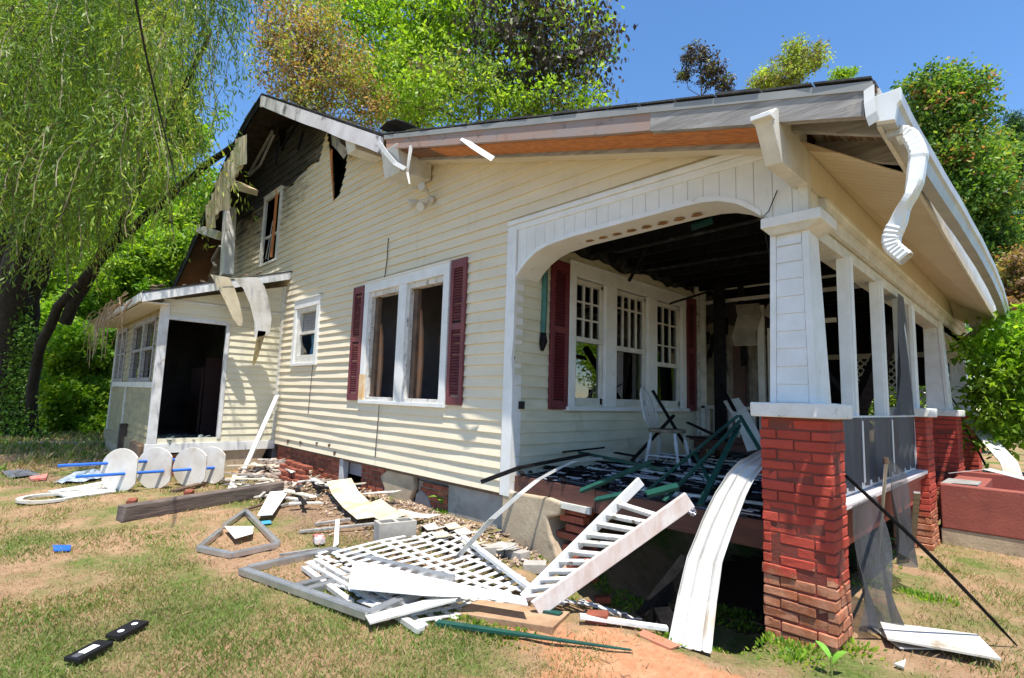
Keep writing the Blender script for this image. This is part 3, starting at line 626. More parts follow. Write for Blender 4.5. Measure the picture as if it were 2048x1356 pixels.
# --- dangling bits under the rake
mb = MB(); mb.strip([W(924, 276, 1, -.56), W(945, 292, 1, -.58), W(965, 305, 1, -.6), W(986, 318, 1, -.56)], (0.02, .03, .05), .003); mb.done('dangling_trim', white_m, H)
mb = MB(); mb.strip([W(823, 290, 1, -.56), W(818, 320, 1, -.57), W(815, 345, 1, -.56), W(819, 368, 1, -.56)], lambda q: (0.05*(1-q)+.006, .02, 0), .003); mb.done('dangling_trim', cream_m, H)
# --- boxed brackets
def bracket(pts, x0, x1, name='rafter_bracket', m_=cream_m, cap=True):
    mb = MB(); a = [(x0, y, z) for y, z in pts]; mb.poly(a, (x1-x0, 0, 0)); o = mb.done(name, m_, H, bevel=.006); return o
bracket([(-.71, 3.215), (-.53, 2.97), (-.02, 2.985), (-.02, 3.40), (-.60, 3.30)], -.20, -.10, m_=cream_m)
mb = MB(); mb.box((-.21, -.735, 3.195), (-.092, -.65, 3.225)); mb.done('bracket_cap', white_m, H, bevel=.004)
bracket([(-.57, 4.62), (-.50, 4.27), (-.03, 4.30), (-.03, 4.72)], -4.98, -4.60)
bracket([(-.57, 5.25), (-.50, 4.98), (-.03, 5.0), (-.03, 5.4)], -6.1, -5.85, m_=cream_m)
mb = MB(); p = [W(757, 283, 1, -.6), W(768, 283, 1, -.6), W(800, 330, 1, -.6), W(811, 338, 1, -.6), W(806, 322, 1, -.6)]
mb.strip([p[0], W(772, 305, 1, -.58), W(790, 326, 1, -.57), p[3]], (.07, 0, .02), .01); mb.done('bent_flashing', white_m, H)
mb = MB() # crumpled scorched felt in the tear
pp = [W(662, 262, 1, -.12), W(676, 255, 1, -.2), W(690, 275, 1, -.16), W(698, 300, 1, -.2), W(688, 318, 1, -.12), W(674, 300, 1, -.22), W(664, 290, 1, -.1)]
mb.add(pp+[W(680, 285, 1, -.3)], [(i, (i+1) % 7, 7) for i in range(7)]); mb.done('crumpled_felt', mat('soot stained foil', (0.12, 0.12, 0.13), (0.4, 0.4, 0.4), 8, .5), H, solid=.004)
mb = MB(); mb.strip([W(663, 300, 1, -.04), W(664, 340, 1, -.06), W(668, 400, 1, -.04)], lambda q: (.09*(1-q)+.01, 0, .01), .01); mb.done('torn_siding_edge', orange_m, H)
for (a, b) in (((600, 236), (562, 300)), ((545, 262), (497, 350)), ((607, 262), (596, 300)), ((556, 285), (552, 330))):
    mb = MB(); mb.bar(W(a[0], a[1], 1, -.1), W(b[0], b[1], 1, -.08), .05, .03, rag=.02); mb.done('burnt_batten', char_m if a[0] > 550 else grey_m, H)
# slumped vinyl soffit panels along the rear rake
slump_m = mat('sunlit soffit vinyl', (0.78, 0.70, 0.54), (0.66, 0.56, 0.4), 4)  # lighter than the beige soffit, sunlight put into the colour
rp = [(482, 302), (474, 318), (466, 333), (459, 346), (450, 360), (441, 378), (450, 392), (434, 402), (427, 418), (421, 432)]
for i, (a, b) in enumerate(rp):
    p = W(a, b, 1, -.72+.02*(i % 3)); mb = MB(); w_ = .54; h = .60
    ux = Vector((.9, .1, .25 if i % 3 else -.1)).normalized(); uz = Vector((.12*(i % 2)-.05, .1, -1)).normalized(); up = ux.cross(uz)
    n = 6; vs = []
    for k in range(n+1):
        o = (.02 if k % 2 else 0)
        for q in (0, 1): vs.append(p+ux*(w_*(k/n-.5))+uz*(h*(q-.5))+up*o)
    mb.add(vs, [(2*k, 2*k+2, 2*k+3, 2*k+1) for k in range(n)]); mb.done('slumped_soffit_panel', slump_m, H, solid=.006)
mb = MB(); p = W(483, 368, 1, -.5); mb.bar(p+Vector((-.55, 0, .18)), p+Vector((.55, 0, -.3)), .35, .12); mb.done('loose_soffit_box', mat('yellowed vinyl', (0.55, 0.46, 0.28), (0.4, 0.3, 0.16)), H)
mb = MB(); a = W(460, 418, 1, -.3); b = W(453, 552, 1, -.3); mb.bar(a, b, .30, .22, up=(0, 1, 0)); mb.done('hanging_corner_post', white_m, H, bevel=.01)
mb = MB(); mb.bar(W(400, 458, 1, -.5), W(440, 472, 1, -.4), .16, .2); mb.done('rafter_bracket', cream_m, H, bevel=.01)
mb = MB(); mb.bar(W(548, 270, 1, -.1), W(520, 330, 1, -.1), .04, .04); mb.bar(W(520, 330, 1, -.1), W(498, 352, 1, -.1), .04, .04); mb.bar(W(440, 492, 1, -.4), W(424, 520, 1, -.4), .05, .04); mb.bar(W(424, 520, 1, -.4), W(431, 533, 1, -.4), .05, .04); mb.done('bent_strip', grey_m, H)

# --- porch beam with flat arch, toward the lawn
arch = [(-2.945, 2.76), (-2.86, 2.85), (-2.76, 2.925), (-2.64, 2.985), (-2.5, 3.02), (-2.2, 3.045), (-.98, 3.06), (-.86, 3.055), (-.74, 3.035), (-.62, 2.99), (-.52, 2.93), (-.42, 2.84)]
top = [(-.13, 3.26), (-2.945, 3.26)]
mb = MB(); pl = arch+[(-.36, 2.80), (-.13, 2.80)]+top
mb.poly([FM(s, 0, z) for s, z in pl], (0, .33, 0)); archb = mb.done('arch_beam', beam_m, H)
mb = MB(); s = -2.94
while s < -.17:
    e = min(s+.128, -.16); xs = [s+.0012, e+.0008]
    def az(x):
        for (a, b), (c_, d) in zip(pl[:13], pl[1:14]):
            if a <= x <= c_: return b+(d-b)*(x-a)/(c_-a)
        return 2.80
    mb.poly([FM(xs[0], .014, az(xs[0])), FM(xs[1], .014, az(xs[1])), FM(xs[1], .014, 3.27), FM(xs[0], .014, 3.27)], (0, .012, 0)); s += .13
mb.done('beadboard_panel', beam_m, archb, bevel=.003)
mb = MB()
for (a, b), (c_, d) in zip(arch[:-1], arch[1:]):
    mb.poly([FM(a, .026, b-.001), FM(c_, .026, d-.001), FM(c_, .026, d+.042), FM(a, .026, b+.042)], (0, .34, 0) if False else (0, .03, 0))
mb.done('arch_trim', white_m, archb)
scor_m = mat('scorch brown', (0.34, 0.17, 0.06), (0.2, 0.09, 0.03), 20)
for i in range(9):
    a = -2.35+i*.16; mb = MB(); mb.poly([(a, .20, 3.0465+.0), (a+.04, .16, 3.0465), (a+.09, .17, 3.0466), (a+.1, .21, 3.0466), (a+.05, .225, 3.0466)], (0, 0, -.0065)); mb.done('scorch_hole', scor_m, archb)
mb = MB(); mb.lb(FM, -3.08, -.16, -.02, .05, 3.335, 3.385); mb.lb(FM, -3.08, -.16, -.02, .028, 3.27, 3.335); mb.done('beam_cap_trim', white_m, archb, bevel=.008)
mb = MB(); mb.lb(FM, -.165, -.105, -.05, .03, 2.80, 3.26); mb.done('corner_trim', cream_m, H, bevel=.004)
mb = MB(); mb.tube([FM(-.30, .03, 3.0), FM(-.36, .035, 2.86), FM(-.41, .03, 2.82), FM(-.40, -.1, 2.5), FM(-.38, -.15, 2.0)], .004, 4); mb.done('loose_wire', dark_m, H)
# --- porch beam along the front
FX = frame((-.12, 0, 0), (0, 1, 0), (1, 0, 0))
YE = 9.2
mb = MB(); s = 0.0
while s < YE-.1: mb.lb(FX, s+.002, s+.088, -.02, .012, 3.0, 3.27); s += .09
mb.done('front_beadboard', soffit_m, H, bevel=.002)
mb = MB(); mb.lb(FX, 0.02, YE, -.28, -.02, 2.85, 3.26); mb.lb(FX, .34, YE, -.20, -.03, 2.70, 2.85); mb.done('front_beam', cream_m, H, bevel=.004)
mb = MB(); mb.tube([(-.115, .30, 2.965), (-.108, .34, 2.965), (-.108, YE, 2.965)], [.03, .04, .04], 10); mb.lb(FX, .30, YE, -.01, .040, 2.895, 2.95); mb.lb(FX, .3, YE, -.02, .016, 2.80, 2.895); mb.done('front_moulding', cream_m, H)
# --- eave: rafter ends, soffit, fascia, gutter
mb = MB()
for y, t in ((-.34, 0), (.16, .0)):
    mb = MB(); mb.hexa([(-.10, y, 3.25), (.38, y, 3.055-t), (.38, y+.045, 3.055-t), (-.10, y+.045, 3.25), (-.10, y, 3.42), (.38, y, 3.275), (.38, y+.045, 3.275), (-.10, y+.045, 3.42)]); mb.done('rafter_end', grey_m, H)
for y in ():
    pass
sf = [(.012, -.02), (.012, 8.9), (.385, 8.9), (.385, .45), (.30, .30), (.03, -.02)]
mb = MB(); pts = [Vector((-.105, -.18, 3.245)), Vector((.30, .24, 3.07)), Vector((.385, .30, 3.03)), Vector((.385, 7.0, 2.93)), Vector((-.105, 7.0, 3.245))]
mb.poly(pts, (0, 0, .008)); sfo = mb.done('soffit', sofline_m, H)
mb = MB() # crumpled end of the soffit
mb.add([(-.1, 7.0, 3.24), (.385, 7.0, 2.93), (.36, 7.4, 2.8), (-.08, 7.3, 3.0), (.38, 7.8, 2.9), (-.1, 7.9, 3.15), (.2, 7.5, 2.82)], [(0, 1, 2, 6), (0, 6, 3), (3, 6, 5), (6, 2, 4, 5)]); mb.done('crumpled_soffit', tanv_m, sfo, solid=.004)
mb = MB(); mb.hexa([(.388, -.50, 3.03), (.41, -.50, 3.03), (.41, 9.0, 2.92), (.388, 9.0, 2.92), (.388, -.50, 3.26), (.41, -.50, 3.26), (.41, 9.0, 3.24), (.388, 9.0, 3.24)]); mb.done('eave_fascia', cream_m, H)
def gut_path(y): # the gutter bows outward and sags toward its far end
    return .445+.10*math.sin(max(0, y)/8*math.pi*0.85), 3.03-.012*max(0, y)
prof = [(-.045, .15), (-.045, .01), (.03, -.005), (.045, .07), (.062, .09), (.066, .15), (.052, .157)]
mb = MB(); ys = [-.56+i*.33 for i in range(28)]; vs = []
for y in ys:
    gxx, gzz = gut_path(y); k = 1+.03*math.sin(y*5)
    for a, b in prof: vs.append((gxx+a*k, y, gzz+b))
n = len(prof); fs = []
for i in range(len(ys)-1):
    for k in range(n-1): fs.append((i*n+k, i*n+k+1, (i+1)*n+k+1, (i+1)*n+k))
mb.add(vs, fs); gut = mb.done('gutter', gut_m, H, solid=.004)
mb = MB(); gxx, gzz = gut_path(-.6)
mb.poly([(gxx+a, -.565, gzz+b) for a, b in [(-.05, .155), (-.05, .005), (.035, -.01), (.05, .07), (.067, .09), (.07, .16)]], (0, .045, 0)); mb.done('gutter_end_cap', dsp_m, gut, bevel=.003)
mb = MB(); mb.bar((gxx+.01, -.40, gzz+.01), (gxx+.01, -.40, gzz-.04), .075, .06, up=(0, 1, 0)); mb.done('gutter_outlet', gut_m, gut)
mb = MB(); mb.strip([(.375, -.575, 3.24), (.375, -.58, 3.16), (.38, -.58, 3.08), (.39, -.57, 3.03)], (.05, 0, .02), .004); mb.done('flashing_flap', white_m, H)
# crushed downspout
def downspout():
    P = [(1792, 275), (1806, 268), (1822, 275), (1831, 290), (1838, 308), (1834, 335), (1830, 365), (1822, 392), (1806, 420), (1797, 445), (1788, 462), (1782, 480), (1786, 495), (1797, 505), (1812, 517)]
    D = [-.36, -.36, -.37, -.39, -.41, -.42, -.43, -.43, -.42, -.42, -.42, -.42, -.42, -.42, -.42]
    pts = [W(a, b, 1, y) for (a, b), y in zip(P, D)]
    # resample
    path = []
    for i in range(len(pts)-1):
        for q in range(4): path.append(pts[i].lerp(pts[i+1], q/4))
    path.append(pts[-1]); mb = MB(); vs = []; n = 16
    for i, p in enumerate(path):
        t = (path[min(i+1, len(path)-1)]-path[max(i-1, 0)]).normalized(); a = Vector((0, 1, 0)); a = (a-t*a.dot(t)).normalized(); b = t.cross(a)
        q = i/len(path); ribs = (.0035 if i % 2 else 0) if (q < .3 or q > .68) else 0
        sq = 1.0-.45*math.exp(-((q-.52)/.07)**2)
        for k in range(n):
            th = 2*math.pi*(k+.5)/n; cx, cy = math.cos(th), math.sin(th); mm = max(abs(cx), abs(cy)); rx, ry = cx/mm, cy/mm
            fl = .003*math.cos(4*th*2) if .3 < q < .68 else 0
            vs.append(p+a*(rx*(.046+ribs+fl)*(2-sq))+b*(ry*(.038+ribs+fl)*sq))
    m_ = len(path); fs = []
    for i in range(m_-1):
        for k in range(n): fs.append((i*n+k, i*n+(k+1) % n, (i+1)*n+(k+1) % n, (i+1)*n+k))
    mb.add(vs, fs); return mb.done('downspout', dsp_m, gut, solid=.002)
downspout()
# far end: torn gutter flap and strap
mb = MB(); fp = [W(a, b, 1, 7.3) for a, b in ((1985, 608), (1990, 640), (1968, 672), (1936, 652), (1950, 632), (1972, 622))]; mb.add(fp+[W(1962, 645, 1, 7.1)], [(i, (i+1) % 6, 6) for i in range(6)]); mb.done('torn_flap', dsp_m, gut, solid=.006)
mb = MB(); mb.strip([W(1982, 612, 1, 7.2), W(1992, 632, 1, 7.2), W(2010, 662, 1, 7.2)], lambda q: (.25*(1-q)+.02, 0, .1), .006); mb.done('torn_flap', dsp_m, gut)
mb = MB(); mb.bar((.42, 7.6, 3.0), (.0, 7.2, 2.6), .05, .08); mb.done('gutter_strap', grey_m, gut)

# ---------------------------------------------------------------- porch wall and its triple window
twin = rect(.93, 3.56, 1.42, 2.98)
lapped(FP, [(0.0, .62), (4.12, .62), (4.12, 3.36), (0.0, 3.36)], [twin], siding_p, 'porch_siding', H, zbase=.62, seed=21, wob=.002, lap=.012)
lapped(FP, [(4.2, .62), (5.05, .62), (5.05, 2.9), (4.2, 2.75)], [], darksid_m, 'porch_siding', H, zbase=.62, seed=22, wob=.002, lap=.012)
mb = MB(); mb.lb(FP, 0, .93, -.1, -.006, .5, 3.4); mb.lb(FP, .93, 3.56, -.1, -.006, .5, 1.42); mb.lb(FP, .93, 3.56, -.1, -.006, 2.98, 3.4); mb.lb(FP, 3.56, 5.2, -.1, -.006, .5, 3.4); mb.lb(FP, 5.2, 9, -.1, -.03, .5, 3.4); mb.done('porch_wall_framing', dark_m, H)
tw = casing(FP, .84, 3.64, 1.40, 3.10, .12, .045, 'triple_window', H, top=.16)
mb = MB(); mb.lb(FP, 1.56, 1.80, -.02, .04, 1.401, 2.939); mb.lb(FP, 2.56, 2.80, -.02, .04, 1.401, 2.939); mb.done('mullion', white_m, tw, bevel=.004)
mb = MB(); mb.lb(FP, .80, 3.68, -.02, .075, 1.345, 1.395); mb.done('sill', white_m, tw, bevel=.006)
for i, (a, b) in enumerate(((.97, 1.55), (1.81, 2.55), (2.81, 3.51))):
    mb = MB(); mb.lb(FP, a, a+.05, -.06, .0, 1.41, 2.92); mb.lb(FP, b-.05, b, -.06, .0, 1.41, 2.92); mb.lb(FP, a, b, -.06, .0, 2.87, 2.93); mb.lb(FP, a, b, -.06, .0, 1.41, 1.50)
    zm = (2.20, 2.16, 2.02)[i]; mb.lb(FP, a, b, -.06, .002, zm-.03, zm+.03); s = mb.done('sash', cream_m, tw, bevel=.003)
    mb = MB()
    for k in range(1, 3 if i != 1 else 4):
        x = a+.05+(b-a-.1)*k/(3 if i != 1 else 4); mb.lb(FP, x-.011, x+.011, -.045, -.012, zm, 2.88)
    for z in ((2.70,) if i == 1 else (2.66, 2.45) if i == 0 else (2.62,)): mb.lb(FP, a+.04, b-.04, -.044, -.014, z-.01, z+.01)
    if i == 2: mb.lb(FP, a+.04, b-.04, -.044, -.014, 2.29, 2.31)
    mb.done('muntin', cream_m, s)
    mb = MB(); mb.lb(FP, a+.04, b-.04, -.035, -.030, 1.45, 2.9); mb.done('pane', glass_m, s)
mb = MB(); mb.box((-4.6, .5, .9), (-4.55, 3.9, 3.4)); mb.box((-4.55, .45, .9), (-3.05, .5, 3.4)); mb.done('room_wall', redroom_m, H)
shutter(FP, .52, .83, 1.36, 3.07, H, shut_m); shutter(FP, 3.66, 3.97, 1.36, 3.12, H, shut_m)
mb = MB(); mb.lb(FP, 4.03, 4.13, -.02, .05, .62, 3.34); mb.done('porch_corner_board', peel_m, H, bevel=.004)
mb = MB(); mb.tube([FP(.40, .03, 3.2), FP(.41, .03, 2.55), FP(.40, .03, 2.2)], .035, 8); mb.done('scorched_conduit', mat('teal pipe', (0.05, 0.16, 0.13), (0.03, 0.1, 0.09), 5), H)
mb = MB(); mb.tube([FP(.40, .03, 2.22), FP(.40, .035, 2.1), FP(.39, .03, 2.0)], [.03, .05, .02], 8); mb.done('burnt_end', char_m, H)
mb = MB(); mb.lb(FP, .06, .14, .0, .03, 1.36, 1.44); mb.done('outlet_box', black_m, H)
# --- door bay beyond the partition
mb = MB(); mb.lb(FP, 5.05, 5.3, -.02, .05, .62, 2.85); mb.lb(FP, 6.0, 6.3, -.02, .05, .62, 2.85); mb.lb(FP, 5.05, 6.9, -.02, .06, 2.72, 2.85); mb.done('door_casing', darktrim_m, H)
mb = MB(); mb.lb(FP, 5.3, 6.0, -.04, .0, .62, 2.72); mb.done('front_door', mat('dark red door', (0.06, 0.012, 0.01), (0.02, 0.01, 0.01), 3), H)
mb = MB(); mb.lb(FP, 6.35, 7.6, -.02, .03, 1.35, 2.8); mb.done('far_window_curtain', darktrim_m, H)
mb = MB(); mb.lb(FP, 6.9, 6.98, -.02, .05, .62, 2.85); mb.lb(FP, 7.6, 7.7, -.02, .05, .62, 2.85); mb.done('door_casing', darktrim_m, H)
# partition frame across the porch
FQ = frame((0, 4.12, 0), (1, 0, 0), (0, -1, 0))
mb = MB(); mb.lb(FQ, -2.9, -2.83, -.03, .03, .7, 3.3); mb.lb(FQ, -2.02, -1.93, -.03, .03, .7, 2.95); mb.lb(FQ, -1.88, -1.80, -.03, .03, .7, 2.6); mb.lb(FQ, -2.9, -.2, -.028, .028, 3.05, 3.10); mb.lb(FQ, -2.9, -1.2, -.028, .028, 3.25, 3.29); mb.lb(FQ, -1.2, -.2, -.028, .028, 3.24, 3.29); mb.lb(FQ, -1.8, -1.0, -.028, .028, 2.62, 2.68)
mb.done('partition_frame', cream_m, H, bevel=.004)
mb = MB(); mb.lb(FQ, -2.9, -1.95, -.03, .03, 1.40, 1.45); mb.lb(FQ, -2.9, -1.95, -.025, .025, .78, .83)
for i in range(8): mb.lb(FQ, -2.82+i*.115, -2.775+i*.115, -.02, .02, .83, 1.40)
mb.done('railing', cream_m, H, bevel=.003)
mb = MB(); mb.strip([FQ(-2.15, .05, 2.98), FQ(-2.1, .1, 2.8), FQ(-2.2, .08, 2.5), FQ(-2.18, .06, 2.35)], (.33, .05, 0), .004); mb.strip([FQ(-1.7, .05, 3.0), FQ(-1.75, .1, 2.85), FQ(-1.55, .06, 2.7)], (.3, .02, .12), .004); mb.done('hanging_curtain', cloth_m, H)
mb = MB()
for a, b, w_ in (((-2.55, 4.0, .7), (-2.5, 3.9, 3.3), .17), ((-2.3, 4.3, 2.1), (-2.25, 4.1, 3.3), .09), ((-1.3, 5.2, .8), (-.45, 4.5, 2.5), .2), ((-.9, 5.2, 1.2), (-1.5, 4.6, 2.3), .12), ((-.6, 4.3, 2.28), (-.32, 3.4, 2.42), .1), ((-1.0, 6.2, .8), (-.8, 6.4, 3.3), .13), ((-.55, 6.6, .8), (-.55, 6.6, 3.2), .1)):
    mb.bar(a, b, w_, w_*.6, rag=.04)
mb.done('charred_post', char_m, H)
# porch lantern on its bracket
lan = thing('lantern', 'soot blackened porch lantern hanging on the wall left of the front door', 'lantern', (-2.75, 4.55, 2.0))
mb = MB(); o = Vector((-2.75, 4.55, 2.0))
for a in range(6):
    q = a*math.pi/3; mb.tube([o+Vector((.085*math.cos(q), .085*math.sin(q), 0)), o+Vector((.06*math.cos(q), .06*math.sin(q), .26))], .008, 5)
mb.tube([o+Vector((0, 0, -.01)), o+Vector((0, 0, .01))], .1, 6); mb.done('cage', black_m, lan)
mb = MB(); mb.tube([o+Vector((0, 0, .25)), o+Vector((0, 0, .32)), o+Vector((0, 0, .4))], [.09, .05, .015], 6); mb.tube([o+Vector((0, 0, .4)), o+Vector((-.08, 0, .5)), o+Vector((-.18, 0, .42))], .012, 5); mb.done('cap', black_m, lan)
mb = MB(); r5 = random.Random(8)
for i in range(22):
    p = Vector((-2.8+r5.uniform(-.1, .12), 4.5+r5.uniform(-.25, .2), 2.35+r5.uniform(0, .55))); mb.bar(p, p+Vector((r5.uniform(-.1, .1), r5.uniform(-.1, .1), -r5.uniform(.08, .3))), r5.uniform(.02, .08), .02)
mb.done('burnt_wiring', char_m, H)
# far end lattice and screens
mb = MB()
def lattice(F, s0, s1, z0, z1, d, parent, m_, name='lattice', w_=.032, st=.105):
    mb = MB(); W_ = s1-s0; Hh = z1-z0; k = -Hh
    for sg in (1, -1):
        t = -Hh
        while t < W_:
            a0, b0 = t, 0.0; a1, b1 = t+Hh, Hh
            if a0 < 0: b0 -= a0; a0 = 0
            if a1 > W_: b1 -= a1-W_; a1 = W_
            if a1-a0 > .02:
                za, zb = (z0+b0, z0+b1) if sg > 0 else (z1-b0, z1-b1); mb.bar(F(s0+a0, d+.006*sg, za), F(s0+a1, d+.006*sg, zb), w_, .006, up=F(0, 1, 0)-F(0, 0, 0))
            t += st*1.414
    return mb.done(name, m_, parent)
FE = frame((0, 8.9, 0), (1, 0, 0), (0, -1, 0))
mb = MB(); mb.lb(FE, -2.92, -.3, -.12, -.06, 1.95, 3.6); mb.lb(FE, -2.92, -1.7, -.12, -.06, .6, 1.95); mb.done('dark_end_panel', char_m, H)  # dark panel added so the far end of the porch reads black
lattice(FE, -1.9, -1.0, 1.7, 2.5, 0, H, cream_m, 'lattice_screen'); lattice(FE, -.9, -.1, .9, 1.9, 0, H, cream_m, 'lattice_screen')
mb = MB(); mb.lb(FE, -2.9, -.2, -.04, .04, 2.5, 2.6); mb.lb(FE, -1.95, -1.88, -.03, .03, .7, 2.5); mb.lb(FE, -1.0, -.9, -.03, .03, .7, 2.5); mb.done('far_frame', cream_m, H)
# --- porch ceiling: charred joists
mb = MB(); mb.box((-2.95, .33, 3.42), (-.25, 9.0, 3.46)); cl = mb.done('porch_ceiling', char_m, H)
mb = MB(); y = .45
while y < 9: mb.box((-2.94, y, 3.27), (-.26, y+.05, 3.42), .006); y += .40
mb.done('ceiling_joist', char_m, cl)
mb = MB()
for a, b in (((-2.9, .4, 3.26), (-1.8, .5, 3.262)), ((-1.6, .55, 3.25), (-.6, .6, 3.255)), ((-2.6, 1.3, 3.25), (-.5, 1.2, 3.25)), ((-2.8, 2.3, 3.25), (-.4, 2.4, 3.255))): mb.bar(a, b, .07, .015, rag=.03)
mb.done('charred_ceiling_lath', ash_m, cl)
mb = MB(); mb.poly([W(1382, 452, 2, 3.24), W(1424, 438, 2, 3.24), W(1426, 448, 2, 3.24), W(1384, 462, 2, 3.24)], (0, 0, .02)); mb.done('green_ceiling_board', green_m, cl)
for a, b, c_ in (((1290, 500), (1258, 562), 3.3), ((1420, 575), (1340, 607), 3.2)):
    p = G(a[0], a[1], 3.26) if c_ == 3.3 else Vector((-2.2, 3.6, 3.2)); q = W(b[0], b[1], 0, -2.75)
    mb = MB(); mb.bar(p, q, .035, .03, rag=.03); mb.done('hanging_lath', char_m, cl)
mb = MB(); r6 = random.Random(2); y = .1 # torn paper along the head of the porch wall
pts = []
while y < 4.0: pts.append(FP(y, .02, 3.26-r6.uniform(0, .10))); y += .12
for a, b in zip(pts[:-1], pts[1:]): mb.add([a, b, FP(0, .02, 3.36)*0+b+Vector((.002, 0, 3.37-b.z)), a+Vector((.002, 0, 3.37-a.z))], [(0, 1, 2, 3)])
mb.done('scorched_frieze', ash_m, H, solid=.004)
# --- porch floor and skirt beams
mb = MB(); r7 = random.Random(14); x = -2.9
y = .06
while y < 8.9:
    x0 = -2.92; w_ = .085
    if r7.random() > .06: mb.hexa([(x0, y, .655), (-.35, y, .655), (-.35, y+w_, .655), (x0, y+w_, .655), (x0, y, .685), (-.35, y, .685), (-.35, y+w_, .685), (x0, y+w_, .685)])
    y += .09
mb.done('porch_floor', ashfloor_m, H)
mb = MB(); mb.lb(FM, -2.92, -1.9, -.10, -.02, .49, .685); mb.lb(FM, -1.895, -.44, -.10, -.018, .485, .68); mb.done('porch_skirt_beam', stainb_m, H, bevel=.006)
mb = MB(); mb.lb(FM, -2.94, -1.93, -.02, .02, .47, .525, .004); mb.done('ledger_strip', cream_m, H, bevel=.003)
mb = MB(); mb.lb(FX, .2, 3.45, -.05, .05, .52, .775); mb.lb(FX, .2, 3.4, .05, .09, .755, .80); mb.done('front_skirt_beam', mat('red painted skirt', (0.42, 0.09, 0.05), (0.34, 0.1, 0.07), 3, .6, spots=((0.5, 0.35, 0.25), 7, .64, .7)), H, bevel=.005)
mb = MB(); mb.lb(FX, .15, 3.40, -.06, .115, .80, .838); mb.done('front_sill', mat('pinkish white sill', (0.75, 0.68, 0.68), (0.6, 0.5, 0.48), 8, .5, spots=((0.25, 0.15, 0.12), 12, .62, .7)), H, bevel=.005)
# --- piers, caps and columns
def pier(x0, x1, y0, y1, z0, z1, seed):
    r = random.Random(seed); body = MB(); m2 = MB(); k = 0; z = z0
    sides = [(frame((x0, y0, 0), (1, 0, 0), (0, -1, 0)), x1-x0), (frame((x1, y0, 0), (0, 1, 0), (1, 0, 0)), y1-y0), (frame((x0, y1, 0), (1, 0, 0), (0, 1, 0)), x1-x0), (frame((x0, y0, 0), (0, 1, 0), (-1, 0, 0)), y1-y0)]
    while z < z1-.01:
        h = min(.0575, z1-z-.003)
        for i, (F, L) in enumerate(sides):
            s = 0.0; first = .10 if (k+i) % 2 else .205
            cuts = [0.0]; c_ = first
            while c_ < L-.05: cuts.append(c_); c_ += .213
            cuts.append(L)
            for a, b in zip(cuts[:-1], cuts[1:]):
                o = r.uniform(-.005, .007)+(r.uniform(-.004, .01) if z < .4 else 0)
                body.lb(F, a+(.004 if a else -.001), b-(.004 if b < L else -.001), -.05, o, z+r.uniform(0, .003), z+h+r.uniform(-.003, .004), .0035)
        z += .0677; k += 1
    o = body.done('brick_pier', paint_m, H, bevel=.005)
    m2.box((x0+.004, y0+.004, z0), (x1-.004, y1-.004, z1)); m2.done('mortar', redmort_m, o); return o
def cap(x0, x1, y0, y1, seed=1):
    mb = MB(); mb.box((x0, y0, 1.40), (x1, y1, 1.495), .003); mb.done('pier_cap', peelcap, H, bevel=.01)
peelcap = mat('white masonry cap', (0.78, 0.77, 0.73), (0.66, 0.64, 0.59), 7, .8, bs=.8, bd=.006, bscale=50, spots=((0.12, 0.11, 0.09), 14, .64, .68))
def column(x0, x1, y0, y1, tx, ty, zt, seed):
    "tapered column with lapped panel and corner trims; tx = shrink right, ty = shrink of depth at the top"
    zb = 1.495; mb = MB(); X0 = lambda z: x0+.01*(z-zb)/(zt-zb); X1 = lambda z: x1-tx*(z-zb)/(zt-zb); Y0 = lambda z: y0+.05*(z-zb)/(zt-zb); Y1 = lambda z: y1-ty*(z-zb)/(zt-zb)
    mb.hexa([(x0, y0, zb), (x1, y0, zb), (x1, y1, zb), (x0, y1, zb), (X0(zt), Y0(zt), zt), (X1(zt), Y0(zt), zt), (X1(zt), Y1(zt), zt), (X0(zt), Y1(zt), zt)]); o = mb.done('column', white_m, H)
    mb = MB(); t = .035
    for (xa, xb) in ((lambda z: X0(z)-.006, lambda z: X0(z)+t), (lambda z: X1(z)-t, lambda z: X1(z)+.008)):
        mb.hexa([(xa(zb), y0-.012, zb), (xb(zb), y0-.012, zb), (xb(zb), y0+t, zb), (xa(zb), y0+t, zb), (xa(zt), Y0(zt)-.012, zt), (xb(zt), Y0(zt)-.012, zt), (xb(zt), Y0(zt)+t, zt), (xa(zt), Y0(zt)+t, zt)])
    mb.done('column_trim', white_m, o, bevel=.003)
    mb = MB(); z = zb+.005; k = 0
    while z < zt-.02:
        e = min(z+.122, zt); a, b = X0(z)+t+.002, X1(z)-t-.002; a2, b2 = X0(e)+t+.002, X1(e)-t-.002
        mb.hexa([(a, y0+(z-zb)*.05/(zt-zb)-.010, z), (b, y0+(z-zb)*.05/(zt-zb)-.010, z), (b, y0+.03, z), (a, y0+.03, z), (a2, Y0(e)-.003, e-.001), (b2, Y0(e)-.003, e-.001), (b2, y0+.06, e-.001), (a2, y0+.06, e-.001)]); z += .122
    mb.done('column_panel', white_m, o, bevel=.002)
    # the same lapped panel faces the street
    mb = MB(); z = zb+.005
    while z < zt-.02:
        e = min(z+.122, zt); mb.hexa([(X1(z)-.02, Y0(z)+t, z), (X1(z)+.009, Y0(z)+t, z), (X1(z)+.009, Y1(z)-t, z), (X1(z)-.02, Y1(z)-t, z), (X1(e)-.02, Y0(e)+t, e-.001), (X1(e)+.002, Y0(e)+t, e-.001), (X1(e)+.002, Y1(e)-t, e-.001), (X1(e)-.02, Y1(e)-t, e-.001)]); z += .122
    if seed > 1: mb.done('column_panel', white_m, o, bevel=.002)
    return o
pier(-.425, -.005, -.10, .21, -.03, 1.40, 1); cap(-.475, .045, -.155, .25); column(-.375, -.10, -.03, .315, .03, .06, 2.73, 1)
